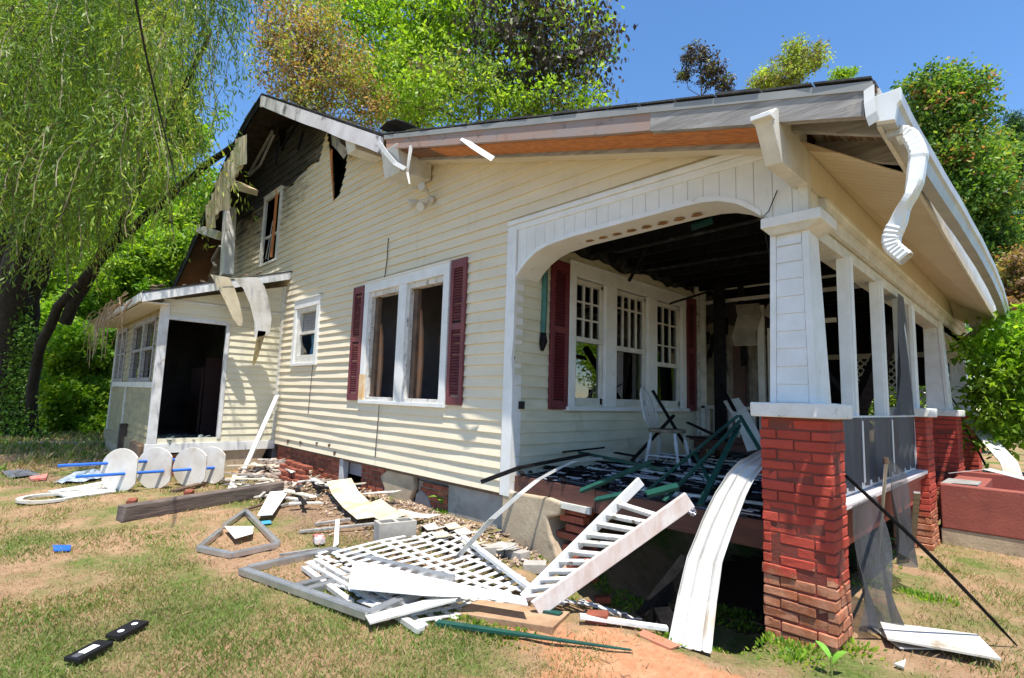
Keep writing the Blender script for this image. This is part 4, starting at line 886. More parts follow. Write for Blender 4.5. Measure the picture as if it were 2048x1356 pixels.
mb = MB(); mb.box((-.405, -.075, 2.725), (-.02, .30, 2.80), .001); mb.done('capital', white_m, H, bevel=.006)
mb = MB(); mb.hexa([(-.36, -.03, 2.68), (-.125, -.03, 2.68), (-.12, .26, 2.68), (-.36, .26, 2.68), (-.40, -.06, 2.725), (-.03, -.06, 2.725), (-.03, .29, 2.725), (-.40, .29, 2.725)]); mb.done('capital_neck', cream_m, H)
pier(-.335, -.0, 3.38, 3.82, 0.0, 1.40, 2); cap(-.38, .045, 3.33, 3.87)
pier(-.335, -.0, 5.95, 6.5, 0.0, 1.40, 3); cap(-.38, .045, 5.9, 6.55); column(-.33, -.08, 5.98, 6.42, .05, .1, 2.8, 3)
pier(-.335, -.0, 8.6, 9.1, 0.0, 1.40, 4); cap(-.38, .045, 8.55, 9.15); column(-.33, -.08, 8.63, 9.0, .04, .1, 2.5, 4)
# screened bay: posts, rails, screens
def post(px0, px1, yy, z0=.838, z1=2.71, name='screen_post', x=-.125, w_=.09):
    mb = MB(); mb.box((x-.085, yy-.03, z0), (x, yy+.08, z1)); mb.box((x-.012, yy-.015, z0), (x+.018, yy+.055, z1)); return mb.done(name, white_m, H, bevel=.003)
for yy in (1.04, 2.15, 3.2): post(0, 0, yy)
mb = MB(); mb.box((-.30, 3.72, 1.495), (-.14, 3.80, 2.7)); mb.box((-.15, 3.70, 1.495), (-.11, 3.86, 2.7)); mb.done('screen_post', white_m, H, bevel=.003)
mb = MB()
for z0, z1 in ((1.375, 1.415), (.842, .895)): mb.box((-.13, .22, z0), (-.095, 3.38, z1))
for yy in (1.08, 2.18): mb.box((-.12, yy, .895), (-.085, yy+.035, 1.375))
mb.box((-.13, 3.30, .842), (-.095, 3.38, 1.4)); mb.done('screen_rail', white_m, H, bevel=.003)
def cloth(pts, nu, nv, fn, name, m_, parent, solid=0):
    "bilinear sheet between four corner points displaced by fn(u,v)"
    a, b, c_, d = [Vector(p) for p in pts]; vs = []
    for i in range(nu+1):
        for j in range(nv+1):
            u, v = i/nu, j/nv; p = a*(1-u)*(1-v)+b*u*(1-v)+c_*u*v+d*(1-u)*v; vs.append(p+Vector(fn(u, v)))
    mb = MB(); mb.add(vs, [(i*(nv+1)+j, (i+1)*(nv+1)+j, (i+1)*(nv+1)+j+1, i*(nv+1)+j+1) for i in range(nu) for j in range(nv)])
    return mb.done(name, m_, parent, smooth=True, solid=solid)
for a, b in ((.22, 1.08), (1.1, 2.18), (2.2, 3.32)):
    cloth([(-.10, a, .87), (-.10, b, .87), (-.10, b, 1.40), (-.10, a, 1.40)], 24, 6, lambda u, v: (.02*math.sin(u*25)*(1-v)+.01, 0, 0), 'screen_panel', screen_m, H)
cloth([(-.10, 2.30, 1.42), (-.10, 3.2, 1.42), (-.10, 3.15, 2.7), (-.10, 2.85, 2.7)], 12, 16, lambda u, v: (.05*math.sin(u*9+v*5)*(1-v), .12*math.sin(v*3.1), 0), 'torn_screen', screen_m, H)
cloth([(.03, .22, .06), (.22, .62, .02), (.0, 1.05, .82), (.0, .30, .82)], 18, 18, lambda u, v: (.07*math.sin(u*11+v*3)*(1-v), .05*math.sin(v*7+u*4), 0), 'hanging_screen', screen2_m, H)
cloth([(.06, 1.35, .35), (.08, 1.85, .28), (.02, 2.05, .9), (.0, 1.35, 1.1)], 16, 16, lambda u, v: (.06*math.sin(u*12+v*2)*(1-v), .03*math.sin(v*8), -.12*math.sin(u*3.1)*(1-v)), 'hanging_screen', screen2_m, H)
# far bay arch
mb = MB(); ya = [(3.87, 2.575), (4.2, 2.6), (8.2, 2.62), (8.45, 2.52), (8.6, 2.3)]
mb.poly([FX(y, -.03, z) for y, z in ((6.6, 2.9), (6.6, 2.7), (8.1, 2.68), (8.4, 2.58), (8.6, 2.36), (9.1, 2.36), (9.1, 2.9))], (-.26, 0, 0)); mb.done('far_arch', cream_m, H)

# ---------------------------------------------------------------- lean-to addition at the rear
door = rect(-1.90, -1.0, .63, 2.62)
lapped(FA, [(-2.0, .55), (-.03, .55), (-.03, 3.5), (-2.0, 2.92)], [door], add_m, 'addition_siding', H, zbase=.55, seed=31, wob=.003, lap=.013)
mb = MB(); mb.lb(FA, -.06, .0, -.02, .03, .5, 3.5); mb.lb(FA, -2.0, -.02, -.02, .02, 2.93, 2.965); mb.done('addition_trim', cream_m, H)
mb = MB(); mb.lb(FA, -2.03, -1.90, -.05, .03, .55, 2.9); mb.lb(FA, -1.0, -.94, -.05, .025, .6, 2.65); mb.lb(FA, -1.9, -1.0, -.05, .02, 2.62, 2.68); mb.done('door_frame', mat('peeled white post', (0.66, 0.66, 0.66), (0.5, 0.49, 0.46), 5, .6, spots=((0.3, 0.15, 0.1), 6, .62, .7, (1, 1, .5))), H, bevel=.004)
mb = MB(); mb.lb(FA, -2.05, .0, -.05, .035, .39, .545); mb.done('addition_skirt', white_m, H, bevel=.004)
brickwall(FA, -1.9, -.95, -.05, .36, brick_m, 'addition_foundation', H, mort_m, d=-.02, seed=41)
slab(FA, [(-1.0, -.1), (-1.0, .39), (-.12, .39), (-.2, .2), (-.1, .0), (-.15, -.1)], -.15, -.01, stucco_m, 'stucco_patch', H, .01)
lapped(FL, [(-14.2, .5), (-9.42, .5), (-9.42, 2.9), (-14.2, 2.9)], [rect(-14.1, -12.9, 1.6, 2.75), rect(-12.2, -10.0, 1.6, 2.75)], addshade_m, 'addition_siding', H, zbase=.5, seed=33, wob=.002, lap=.012)
mb = MB(); mb.lb(FL, -14.3, -9.38, -.05, .03, 1.46, 1.56); mb.lb(FL, -12.35, -12.25, -.02, .03, .5, 1.46); mb.lb(FL, -14.25, -14.15, -.03, .03, .5, 2.9); mb.done('addition_trim', cream_m, H)
mb = MB(); mb.lb(FL, -14.4, -9.45, -.1, .04, .28, .5); mb.done('addition_skirt', mat('mossy skirt', (0.35, 0.28, 0.17), (0.25, 0.2, 0.12), 4, .8), H)
mb = MB(); mb.lb(FL, -14.3, -9.45, -.12, -.0, -.2, .29); mb.done('addition_foundation', stucco_m, H)
mb = MB(); mb.lb(FL, -10.6, -9.6, -.02, .13, .22, .5, .01); mb.done('rotten_sill_beam', brownw_m, H, bevel=.01)
for a, b in ((-14.1, -12.9), (-12.2, -10.0)):
    mb = MB(); m_ = (a+b)/2; mb.lb(FL, a, a+.1, -.04, .02, 1.6, 2.75); mb.lb(FL, b-.1, b, -.04, .02, 1.6, 2.75); mb.lb(FL, m_-.08, m_+.08, -.04, .02, 1.6, 2.75); mb.lb(FL, a, b, -.04, .018, 2.66, 2.75); mb.lb(FL, a, b, -.04, .018, 1.56, 1.64); mb.lb(FL, a, b, -.04, .01, 2.15, 2.2)
    o = mb.done('addition_window', grey_m, H); mb = MB(); mb.lb(FL, a, b, -.05, -.045, 1.6, 2.7); mb.done('pane', glass_m, o)
# room behind: dark walls, floor, back opening
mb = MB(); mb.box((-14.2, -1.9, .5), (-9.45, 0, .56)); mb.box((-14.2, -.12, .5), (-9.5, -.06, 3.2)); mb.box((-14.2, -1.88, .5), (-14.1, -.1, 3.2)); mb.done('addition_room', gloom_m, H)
mb = MB(); mb.box((-10.9, -.9, .56), (-10.85, -.15, 2.1)); mb.box((-11.7, -.95, .56), (-10.95, -.9, 1.9)); mb.done('loose_door', mat('dark stained door', (0.05, 0.018, 0.015)), H)
mb = MB(); r8 = random.Random(77)
for i in range(90):
    p = Vector((r8.uniform(-10.6, -9.42), r8.uniform(-1.85, -1.05), .57+r8.uniform(0, .04))); mb.bar(p, p+Vector((r8.uniform(-.12, .12), r8.uniform(-.12, .12), r8.uniform(-.01, .05))), r8.uniform(.02, .07), .008)
mb.done('room_litter', mat('teal grey litter', (0.2, 0.25, 0.25), (0.05, 0.08, 0.08), 10, .8), H)
# shed roof
def shed(x0, x1, ya, yb, za, zb, t, name, m_, par=H, dz=0):
    mb = MB(); mb.hexa([(x0, ya, za-t+dz), (x1, ya, za-t+dz), (x1, yb, zb-t+dz), (x0, yb, zb-t+dz), (x0, ya, za+dz), (x1, ya, za+dz), (x1, yb, zb+dz), (x0, yb, zb+dz)]); return mb.done(name, m_, par)
ZA, ZB = 2.97, 3.76
ar = shed(-14.6, -9.16, -2.34, -.0, ZA, ZB, .025, 'addition_roof', shingle_m, dz=.03)
shed(-14.55, -9.2, -2.30, -.0, ZA, ZB, .05, 'roof_underside', soffit_m, ar)
mb = MB(); mb.hexa([(-9.195, -2.33, ZA-.14), (-9.165, -2.33, ZA-.14), (-9.165, -.02, ZB-.14), (-9.195, -.02, ZB-.14), (-9.195, -2.33, ZA+.004), (-9.165, -2.33, ZA+.004), (-9.165, -.02, ZB+.004), (-9.195, -.02, ZB+.004)]); mb.done('addition_rake_board', white_m, ar, bevel=.003)
mb = MB(); mb.box((-14.6, -2.36, ZA-.12), (-9.2, -2.32, ZA+.01)); mb.done('addition_eave', cream_m, ar)
mb = MB(); mb.hexa([(-14.5, -2.3, ZA-.14), (-9.2, -2.3, ZA-.14), (-9.2, -1.95, ZA-.13), (-14.5, -1.95, ZA-.13), (-14.5, -2.3, ZA-.12), (-9.2, -2.3, ZA-.12), (-9.2, -1.95, ZA-.11), (-14.5, -1.95, ZA-.11)]); mb.done('addition_soffit', soffit_m, ar)
mb = MB(); r9 = random.Random(6)
for i in range(130):
    p = Vector((r9.uniform(-14, -9.3), r9.uniform(-2.2, -.3), 0)); p.z = ZA+(ZB-ZA)*(p.y+2.34)/2.34+.04+r9.uniform(0, .05); mb.bar(p, p+Vector((r9.uniform(-.2, .2), r9.uniform(-.15, .15), r9.uniform(-.03, .06))), r9.uniform(.03, .1), .015)
tag(mb.done('roof_debris', mat('tan roof debris', (0.4, 0.27, 0.18), (0.15, 0.1, 0.07), 4, .9), ar), kind='stuff')
# vinyl sheets draped over the rake
def path_px(pts, ax, val): return [W(a, b, ax, val if not isinstance(val, (list, tuple)) else val[i]) for i, (a, b) in enumerate(pts)]
mb = MB(); mb.strip(path_px([(440, 552), (452, 575), (465, 605), (476, 640), (480, 652)], 0, -9.02), lambda q: (0, .30-.25*q*q, 0), .006); mb.done('draped_vinyl_strip', tanv_m, ar)
mb = MB(); mb.strip(path_px([(470, 556), (492, 556), (508, 575), (519, 605), (526, 640), (524, 672)], 0, -8.98), lambda q: (0, .42-.16*q, .1), .006); mb.done('draped_vinyl_strip', vinyl_m, ar)
mb = MB(); mb.strip(path_px([(524, 662), (517, 690), (511, 715), (507, 730)], 0, -8.98), lambda q: (0, .14-.1*q, 0), .006); mb.done('draped_vinyl_strip', mat('scorched vinyl', (0.3, 0.24, 0.1), (0.1, 0.07, 0.04), 6), ar)
mb = MB(); r10 = random.Random(61) # dead vines hanging off the eave corner
for i in range(60):
    p = Vector((r10.uniform(-14.2, -9.6), -2.42+r10.uniform(-.1, .1), ZA+r10.uniform(-.1, .1))); L = r10.uniform(.15, 1.1)*(.3 if r10.random() < .5 else 1)
    mb.tube([p, p+Vector((r10.uniform(-.25, .05), -r10.uniform(.02, .1), -L*.3)), p+Vector((r10.uniform(-.4, .1), -r10.uniform(0, .15), -L))], [.012, .009, .004], 4, caps=False)
mb.done('dead_vine', mat('dead vine', (0.3, 0.17, 0.11), (0.42, 0.33, 0.2), 3), ar)

# ---------------------------------------------------------------- things on the lawn
def one(mb, name, m_, label, cat, group=None, bevel=0.0, **kw):
    return mb.done(name, m_, None, bevel=bevel, tagd=(label, cat, group), **kw)
def GP(px, py, dz=0.0): # a point on the terrain
    z = 0.0
    for _ in range(4):
        p = G(px, py, z+dz); z = gz(p.x, p.y)
    return Vector((p.x, p.y, z+dz))
# cable spool rack of four discs on blue pipes
rack = thing('disc_rack', 'four white round discs threaded on long blue plastic pipes, on grass by the rear addition', 'rack', GP(250, 985))
a0, a1 = W(300, 948, 2, .34), W(405, 938, 2, .34)
ctr = [GP(238, 983), GP(308, 977), GP(380, 972), GP(418, 968)]
axis = Vector((-.62, -.78, 0)).normalized(); axis = (ctr[0]-ctr[3]); axis.z = 0; axis.normalize()
nrm = (axis+Vector((.75, .05, 0))).normalized()
sidev = Vector((0, 0, 1)).cross(nrm).normalized()
for i, (c_, rr_) in enumerate(zip(ctr, (.30, .30, .29, .29))):
    mb = MB(); c_ = c_+Vector((0, 0, rr_*.97)); pts = []
    for k in range(40):
        q = 2*math.pi*k/40; u, v = math.cos(q)*rr_, math.sin(q)*rr_
        u = max(u, -rr_*.82); pts.append(c_+sidev*(-u)+Vector((0, 0, 1))*v+nrm*.0)
    mb.poly(pts, nrm*.022); mb.done('disc', disc_m, rack, bevel=.003)
lft = -sidev if (-sidev).dot(Vector(RT)) < 0 else sidev
for k, (pa, pb) in enumerate((((178, 954), (436, 943)), ((145, 932), (420, 926)))):
    A = W(pa[0], pa[1], 2, .36 if k == 0 else .42); 
    cA, cB = ctr[0], ctr[3]
    o = (Vector((0, 0, .25)) if k == 0 else Vector((0, 0, .38)))+(-lft*.08 if k == 0 else lft*.2)
    p0 = cA+o+axis*.55; p1 = cB+o-axis*.12
    mb = MB(); mb.tube([p0, p1], .021, 12); mb.done('pipe', blue_m, rack)
# hoop and door panel lying on the grass
def disc_ring(px0, px1, py, r_out, name, label, cat):
    c_ = GP((px0+px1)/2, py, .02); mb = MB(); n = 36
    for i in range(n):
        a, b = 2*math.pi*i/n, 2*math.pi*(i+1)/n; A = lambda q, r: c_+Vector((r*math.cos(q), r*math.sin(q), 0))
        mb.hexa([A(a, r_out*.78), A(b, r_out*.78), A(b, r_out), A(a, r_out), A(a, r_out*.78)+Vector((0, 0, .03)), A(b, r_out*.78)+Vector((0, 0, .03)), A(b, r_out)+Vector((0, 0, .03)), A(a, r_out)+Vector((0, 0, .03))])
    return one(mb, name, vinyl_m, label, cat)
disc_ring(50, 140, 998, .30, 'plastic_hoop', 'flat white plastic hoop lying on the lawn left of the disc rack', 'hoop')
def flat(pts, th, name, m_, label, cat, group=None, lift=.0, warp=0.0, bevel=0):
    P = [GP(a, b, .015+lift) for a, b in pts]; mb = MB()
    if warp:
        c_ = sum(P, Vector())/len(P)+Vector((0, 0, warp)); n = len(P); mb.add(P+[c_], [(i, (i+1) % n, n) for i in range(n)]); return one(mb, name, m_, label, cat, group, solid=th)
    mb.poly(P, (0, 0, th)); return one(mb, name, m_, label, cat, group, bevel=bevel)
flat([(95, 985), (205, 965), (232, 985), (140, 998)], .02, 'white_board', peel_m, 'flat peeling white board on the lawn in front of the disc rack', 'panel')
flat([(105, 1092), (142, 1092), (140, 1102), (108, 1103)], .01, 'round_lid', blue_m, 'small flat blue plastic lid in the open lawn', 'lid')
# weathered beam
mb = MB(); A = GP(240, 1028, .08); B = GP(560, 975, .10); mb.bar(A, B, .16, .17, rag=.02); mb.done('timber_beam', grey2 if False else mat('old creosoted beam', (0.17, 0.13, 0.11), (0.07, 0.055, 0.05), 3, .9, (1, 1, 8), bs=.9, bd=.01, bscale=8), None, bevel=.012, tagd=('long weathered square timber beam edging the rubble on the lawn', 'beam'))
# video cassettes
def vhs(px, py, px2, py2, label, spools):
    a = GP(px, py, .035); b = GP(px2, py2, .035); d = (b-a); L = .19; d.z = 0; d.normalize(); s_ = Vector((-d.y, d.x, 0)); c_ = (a+b)/2
    t = thing('video_cassette', label, 'video cassette', c_, 'video cassettes lying on the grass')
    P = lambda u, v, z: c_+d*u+s_*v+Vector((0, 0, z+u*.05))
    mb = MB(); mb.hexa([P(-L/2, -.052, -.012), P(L/2, -.052, -.012), P(L/2, .052, -.012), P(-L/2, .052, -.012), P(-L/2, -.052, .013), P(L/2, -.052, .013), P(L/2, .052, .013), P(-L/2, .052, .013)]); mb.done('shell', black_m, t, bevel=.003)
    if spools:
        for u in (-.045, .045):
            mb = MB(); q = [P(u+.017*math.cos(k*.524), .0+.017*math.sin(k*.524), .0134) for k in range(12)]; mb.poly(q, (0, 0, .001)); mb.done('spool', paper_m, t)
    else:
        mb = MB(); q = [P(-.045, -.022, .0132), P(.04, -.022, .0132), P(.04, .022, .0132), P(-.045, .022, .0132)]; mb.poly(q, (0, 0, .0008)); mb.done('paper_label', paper_m, t)
        mb = MB(); q = [P(-.085, -.02, .0132), P(-.05, -.02, .0132), P(-.05, .02, .0132), P(-.085, .02, .0132)]; mb.poly(q, (0, 0, .0006)); mb.done('tape_window', mat('smoked window', (0.1, 0.1, 0.12), rough=.15), t)
    return t
vhs(143, 1320, 212, 1286, 'black video cassette with a white paper label, nearest the camera on the lawn', False)
vhs(228, 1272, 281, 1247, 'black video cassette with two white spools showing, behind the labelled one', True)
# aluminium screen frames
def framebars(t, pts, w_, h, name='frame_bar', m_=alu_m, zs=None):
    for (a, b) in pts:
        A = GP(a[0], a[1], .03); B = GP(b[0], b[1], .03)
        if len(a) > 2: A.z += a[2]
        if len(b) > 2: B.z += b[2]
        mb = MB(); mb.bar(A, B, w_, h); d = (B-A).normalized(); s_ = d.cross(Vector((0, 0, 1))).normalized()
        for k in (-.32, .32): mb.bar(A+s_*w_*k+Vector((0, 0, h*.5)), B+s_*w_*k+Vector((0, 0, h*.5)), w_*.12, .012)
        mb.done(name, m_, t)
t = thing('window_frame', 'bent aluminium window frame kinked into a diamond on bare soil', 'window frame', GP(480, 1080))
framebars(t, [((398, 1097), (441, 1062)), ((449, 1052), (491, 1022)), ((491, 1022), (556, 1088)), ((556, 1090), (465, 1110)), ((465, 1111), (398, 1097))], .05, .04)
t = thing('storm_door_frame', 'large bent aluminium door frame lying across the white lattice', 'door frame', GP(600, 1150))
framebars(t, [((484, 1141), (738, 1240, .03)), ((738, 1240, .03), (860, 1195, .07)), ((497, 1138), (668, 1100)), ((664, 1101), (905, 1170, .04)), ((590, 1176), (700, 1146)), ((612, 1184), (700, 1156))], .065, .045)
flat([(449, 1053), (507, 1053), (505, 1068), (470, 1078)], .004, 'cloth_scrap', mat('pale cloth scrap', (0.75, 0.68, 0.58)), 'crumpled cream paper scrap lying over the diamond shaped frame', 'scrap', lift=.05, warp=.02)
# lattice panels
def lat_sheet(outline, t, st, w_, z0=.05, seed=1, miss=0.03, ang=0.04, tilt=(0, 0)):
    "two crossed layers of slats clipped to the panel outline; each layer is one mesh"
    r = random.Random(seed); P = [GP(a, b) for a, b in outline]; ca, sa = math.cos(ang), math.sin(ang); o = P[0]
    for sg in (0, 1):
        q = [((p-o).x*ca+(p-o).y*sa, -(p-o).x*sa+(p-o).y*ca) for p in P]; q = q if sg == 0 else [(b, a) for a, b in q]
        lo, hi = min(b for a, b in q), max(b for a, b in q); v = lo+st*.4; mb = MB()
        while v < hi:
            xs = crossings(q, v)
            if len(xs) >= 2 and r.random() > miss and xs[-1]-xs[0] > .05:
                u0, u1 = xs[0]+r.uniform(0, .03), xs[-1]-r.uniform(0, .03); n = max(2, int((u1-u0)/.25)); pts = []
                for i in range(n+1):
                    u = u0+(u1-u0)*i/n; a, b = (u, v) if sg == 0 else (v, u); x, y = o.x+a*ca-b*sa, o.y+a*sa+b*ca; pts.append(Vector((x, y, z0+gz(x, y)+.008*sg+.02*math.sin(x*2.1)*math.cos(y*2.7))))
                for i in range(n): mb.bar(pts[i], pts[i+1], w_, .007)
            v += st
        mb.done('slats', lat_m, t)
lat_m = mat('white lattice plastic', (0.74, 0.74, 0.73), (0.62, 0.61, 0.58), 6, .5, spots=((0.3, 0.22, 0.15), 7, .64, .74))
t = thing('lattice_panel', 'large white diagonal lattice panel flat on the ground below the broken stair', 'lattice', GP(880, 1130))
LO = [(662, 1118), (850, 1073), (926, 1072), (1066, 1180), (1040, 1196), (800, 1232), (720, 1190)]
lat_sheet(LO, t, .118, .044)
mb = MB(); mb.bar(GP(926, 1070, .07), GP(1068, 1182, .08), .05, .03); mb.done('lattice_edge', white_m, t)
t = thing('lattice_panel', 'broken strip of white lattice lying left of the large panel, under the aluminium frame', 'lattice', GP(670, 1160))
lat_sheet([(606, 1132), (650, 1110), (790, 1222), (735, 1228)], t, .12, .042, .03, 5, ang=.2)
mb = MB(); mb.bar(GP(608, 1135, .03), GP(702, 1205, .04), .045, .03); mb.bar(GP(632, 1120, .04), GP(700, 1160, .05), .05, .03); mb.done('lattice_edge', peel_m, t)
t = thing('lattice_panel', 'lower piece of white lattice jutting out below the white sheet', 'lattice', GP(880, 1230))
lat_sheet([(800, 1205), (980, 1195), (1040, 1200), (930, 1240), (860, 1262), (820, 1250)], t, .12, .042, .02, 8, ang=-.1)
t = thing('lattice_panel', 'narrow white lattice strip on the clay in front of the crawl space pit', 'lattice', GP(1200, 1230))
lat_sheet([(1090, 1216), (1120, 1212), (1335, 1238), (1330, 1256)], t, .10, .04, .03, 6, ang=.6); mb = MB(); mb.bar(GP(1160, 1232, .05), GP(1335, 1257, .05), .05, .02); mb.done('lattice_edge', white_m, t)
flat([(706, 1124), (760, 1130), (830, 1150), (1050, 1196), (1056, 1212), (960, 1196), (850, 1192), (696, 1178)], .006, 'white_sheet', mat('bright white sheet', (0.82, 0.82, 0.82), (0.74, 0.73, 0.70), 4, .5), 'glossy white wedge shaped vinyl sheet lying across the lattice', 'sheet', lift=.12)
t = thing('door_trim', 'folded grey and white trim piece sticking out under the white sheet', 'trim', GP(800, 1225))
mb = MB(); mb.bar(GP(735, 1240, .06), GP(905, 1195, .12), .12, .012); mb.bar(GP(770, 1215, .05), GP(840, 1262, .03), .04, .03); mb.bar(GP(620, 1128, .06), GP(845, 1258, .04), .035, .02); mb.done('strip', cream_m, t)
# concrete block
t = thing('concrete_block', 'grey hollow concrete block standing on the soil behind the lattice', 'block', GP(795, 1075))
A = GP(757, 1088); B = GP(840, 1072); d = (B-A); d.z = 0; d = d.normalized(); s_ = Vector((-d.y, d.x, 0)); 
if s_.dot(Vector(FW)) < 0: s_ = -s_
P = lambda u, v, z: A+d*u+s_*v+Vector((0, 0, z))
mb = MB(); L, Wd, Hh = .39, .19, .19
def bx(u0, u1, v0, v1): mb.hexa([P(u0, v0, -.02), P(u1, v0, -.02), P(u1, v1, -.02), P(u0, v1, -.02), P(u0, v0, Hh), P(u1, v0, Hh), P(u1, v1, Hh), P(u0, v1, Hh)])
bx(0, L, 0, .032); bx(0, L, Wd-.032, Wd); bx(0, .035, .032, Wd-.032); bx(L/2-.02, L/2+.02, .032, Wd-.032); bx(L-.035, L, .032, Wd-.032)
mb.done('body', cblock_m, t, bevel=.004)
# broken stair / louvred gable vent ladder
t = thing('wooden_ladder', 'white painted wooden stair railing with eleven slats leaning like a ladder against the porch', 'railing', GP(1065, 1215))
L0, L1 = GP(1048, 1196, .05), W(1282, 962, 1, -.22); R0, R1 = GP(1072, 1218, .05), W(1378, 1000, 1, -.42)
mb = MB(); mb.bar(L0, L1, .03, .075, rag=.01); mb.done('rail', white_m, t, bevel=.004)
mb = MB(); mb.bar(R0, R1, .04, .11, up=(0, 0, 1), rag=.01); mb.done('rail', mat('pinkish worn rail', (0.56, 0.44, 0.38), (0.68, 0.62, 0.58), 4, .7, (3, 3, 1), bs=.4), t, bevel=.004)
la = [(1230, 1003), (1211, 1026), (1195, 1047), (1176, 1068), (1160, 1087), (1143, 1107), (1124, 1127), (1106, 1147), (1088, 1164), (1068, 1182), (1050, 1196)]
lb_ = [(1310, 1023), (1302, 1038), (1283, 1055), (1262, 1074), (1243, 1088), (1217, 1105), (1198, 1120), (1175, 1136), (1150, 1150), (1130, 1163), (1105, 1180)]
def online(A, B, px):  # closest parameter of the rail to a photo position
    best = None
    for i in range(101):
        q = A.lerp(B, i/100); v = np.array(q)-CAM; x = 1024+v.dot(RT)/v.dot(FW)*FPX; y = 678+v.dot(DN)/v.dot(FW)*FPX; e = (x-px[0])**2+(y-px[1])**2
        if best is None or e < best[0]: best = (e, q)
    return best[1]
for i, (a, b) in enumerate(zip(la, lb_)):
    A = online(L0, L1, a); B = online(R0, R1, b)
    if i == 0: B = A.lerp(B, .97)+Vector((0, 0, .02))
    mb = MB(); mb.bar(A, B, .045, .028, up=(.0, -.3, 1), rag=.004); mb.done('slat', peel_m, t, bevel=.004)
# long bent vinyl panel
mb = MB(); pth = [GP(1380, 1298, .01), W(1395, 1200, 1, -.56), W(1410, 1120, 1, -.44), W(1436, 1050, 1, -.32), W(1462, 990, 1, -.20), W(1482, 955, 1, -.12), W(1505, 930, 1, -.02), W(1535, 912, 1, .15), W(1580, 895, 1, .35)]
pt2 = []
for i in range(len(pth)-1):
    for q in range(4): pt2.append(pth[i].lerp(pth[i+1], q/4))
pt2.append(pth[-1])
vs = []; n = len(pt2); cs = [(-.12, .025), (-.115, 0), (-.05, .0), (-.04, .014), (-.03, .0), (.02, .0), (.06, 0), (.07, .014), (.08, 0), (.115, 0), (.12, .022)]
for i, p in enumerate(pt2):
    tt = (pt2[min(i+1, n-1)]-pt2[max(i-1, 0)]).normalized(); wv = Vector((.96, .28, 0)).normalized(); nn = wv.cross(tt).normalized(); k = 1.0-.34*min(1, i/n*1.3)
    for a, b in cs: vs.append(p+wv*(a*k)+nn*(b+.006*math.sin(i*.7+a*14)))
m_ = len(cs); mb.add(vs, [(i*m_+k, i*m_+k+1, (i+1)*m_+k+1, (i+1)*m_+k) for i in range(n-1) for k in range(m_-1)])
one(mb, 'vinyl_sheet', stainv_m, 'long bent white vinyl sheet leaning from the ground onto the porch beside the brick pier', 'panel', solid=.003)
# thin bent metal strip
mb = MB(); mb.strip([GP(912, 1118, .02), W(985, 1038, 1, -.6), W(1040, 988, 1, -.36), W(1075, 960, 1, -.16), W(1120, 935, 1, .05), W(1150, 922, 1, .2), W(1200, 915, 1, .5)], lambda q: (.03, .05, .0), .012); one(mb, 'metal_strip', gut_m, 'long thin bent metal strip arching from the lattice up onto the porch floor', 'strip')
mb = MB(); mb.bar(W(962, 964, 1, -.35), W(1040, 935, 1, -.06), .03, .04); mb.bar(W(1040, 935, 1, -.06), W(1180, 908, 1, .45), .05, .03, rag=.03); one(mb, 'charred_pole', char_m, 'charred grey pole poking out past the porch corner board', 'pole')
# green boards
def plank(a, b, w_, h, m_, label, name='green_board', cat='board', group=None, up=(0, 0, 1), rag=.02, taper=1.0):
    mb = MB(); mb.bar(a, b, w_, h, up=up, rag=rag, taper=taper); return one(mb, name, m_, label, cat, group, bevel=.003)
plank(GP(870, 1245, .02), GP(1262, 1299, .02), .05, .03, green_m, 'long tapering green painted board lying on the lawn edge in front of the lattice', taper=.3)
plank(GP(1085, 1222, .03), GP(1120, 1230, .02), .05, .03, green_m, 'short green board stub at the foot of the white railing')
bt = thing('green_trestle', 'dark green painted timber bench frame collapsed on the porch edge', 'bench frame', Vector((-1.3, .2, .7)))
gb = [((1328, 1002, -.15), (1480, 842, .75), .06), ((1290, 985, -.05), (1475, 832, .85), .05), ((1400, 1010, -.2), (1478, 850, .8), .085), ((1388, 902, .5), (1425, 975, .1), .06), ((1480, 832, .9), (1520, 900, .6), .06)]
for a, b, w_ in gb:
    mb = MB(); mb.bar(W(a[0], a[1], 1, a[2]), W(b[0], b[1], 1, b[2]), w_*.50, .02, rag=.008); mb.done('trestle_bar', green_m, bt, bevel=.003)
plank(W(1162, 982, 1, -.12), W(1300, 925, 1, .25), .05, .03, green_m, 'pointed green board sticking out over the porch edge, nearest the corner', up=(0, -.5, 1), taper=.9)
plank(W(1192, 1000, 1, -.16), W(1250, 988, 1, -.05), .05, .03, green_m, 'short green board under the top of the white railing', up=(0, -.5, 1))
plank(W(1296, 988, 1, -.14), W(1356, 972, 1, -.08), .07, .03, green_m, 'short bright green board lying on the porch edge between the two rails', up=(0, -.6, 1))
plank(W(1160, 905, 1, .9), W(1330, 940, 1, .5), .04, .03, green_m, 'long thin green lath lying across the burnt porch floor')
mb = MB(); p = W(1387, 1023, 1, -.13)
for k in range(9):
    q = k*.7; mb.tube([p+Vector((.03*math.cos(q), -.01, .03*math.sin(q))), p+Vector((-.03*math.cos(q+.5), -.02, -.03*math.sin(q+.5)))], .006, 4)
one(mb, 'foil_ball', mat('crumpled foil', (0.6, 0.62, 0.7), (0.3, 0.3, 0.4), 40, .3, metal=.6), 'small crumpled foil ball hanging below the porch beam', 'foil')
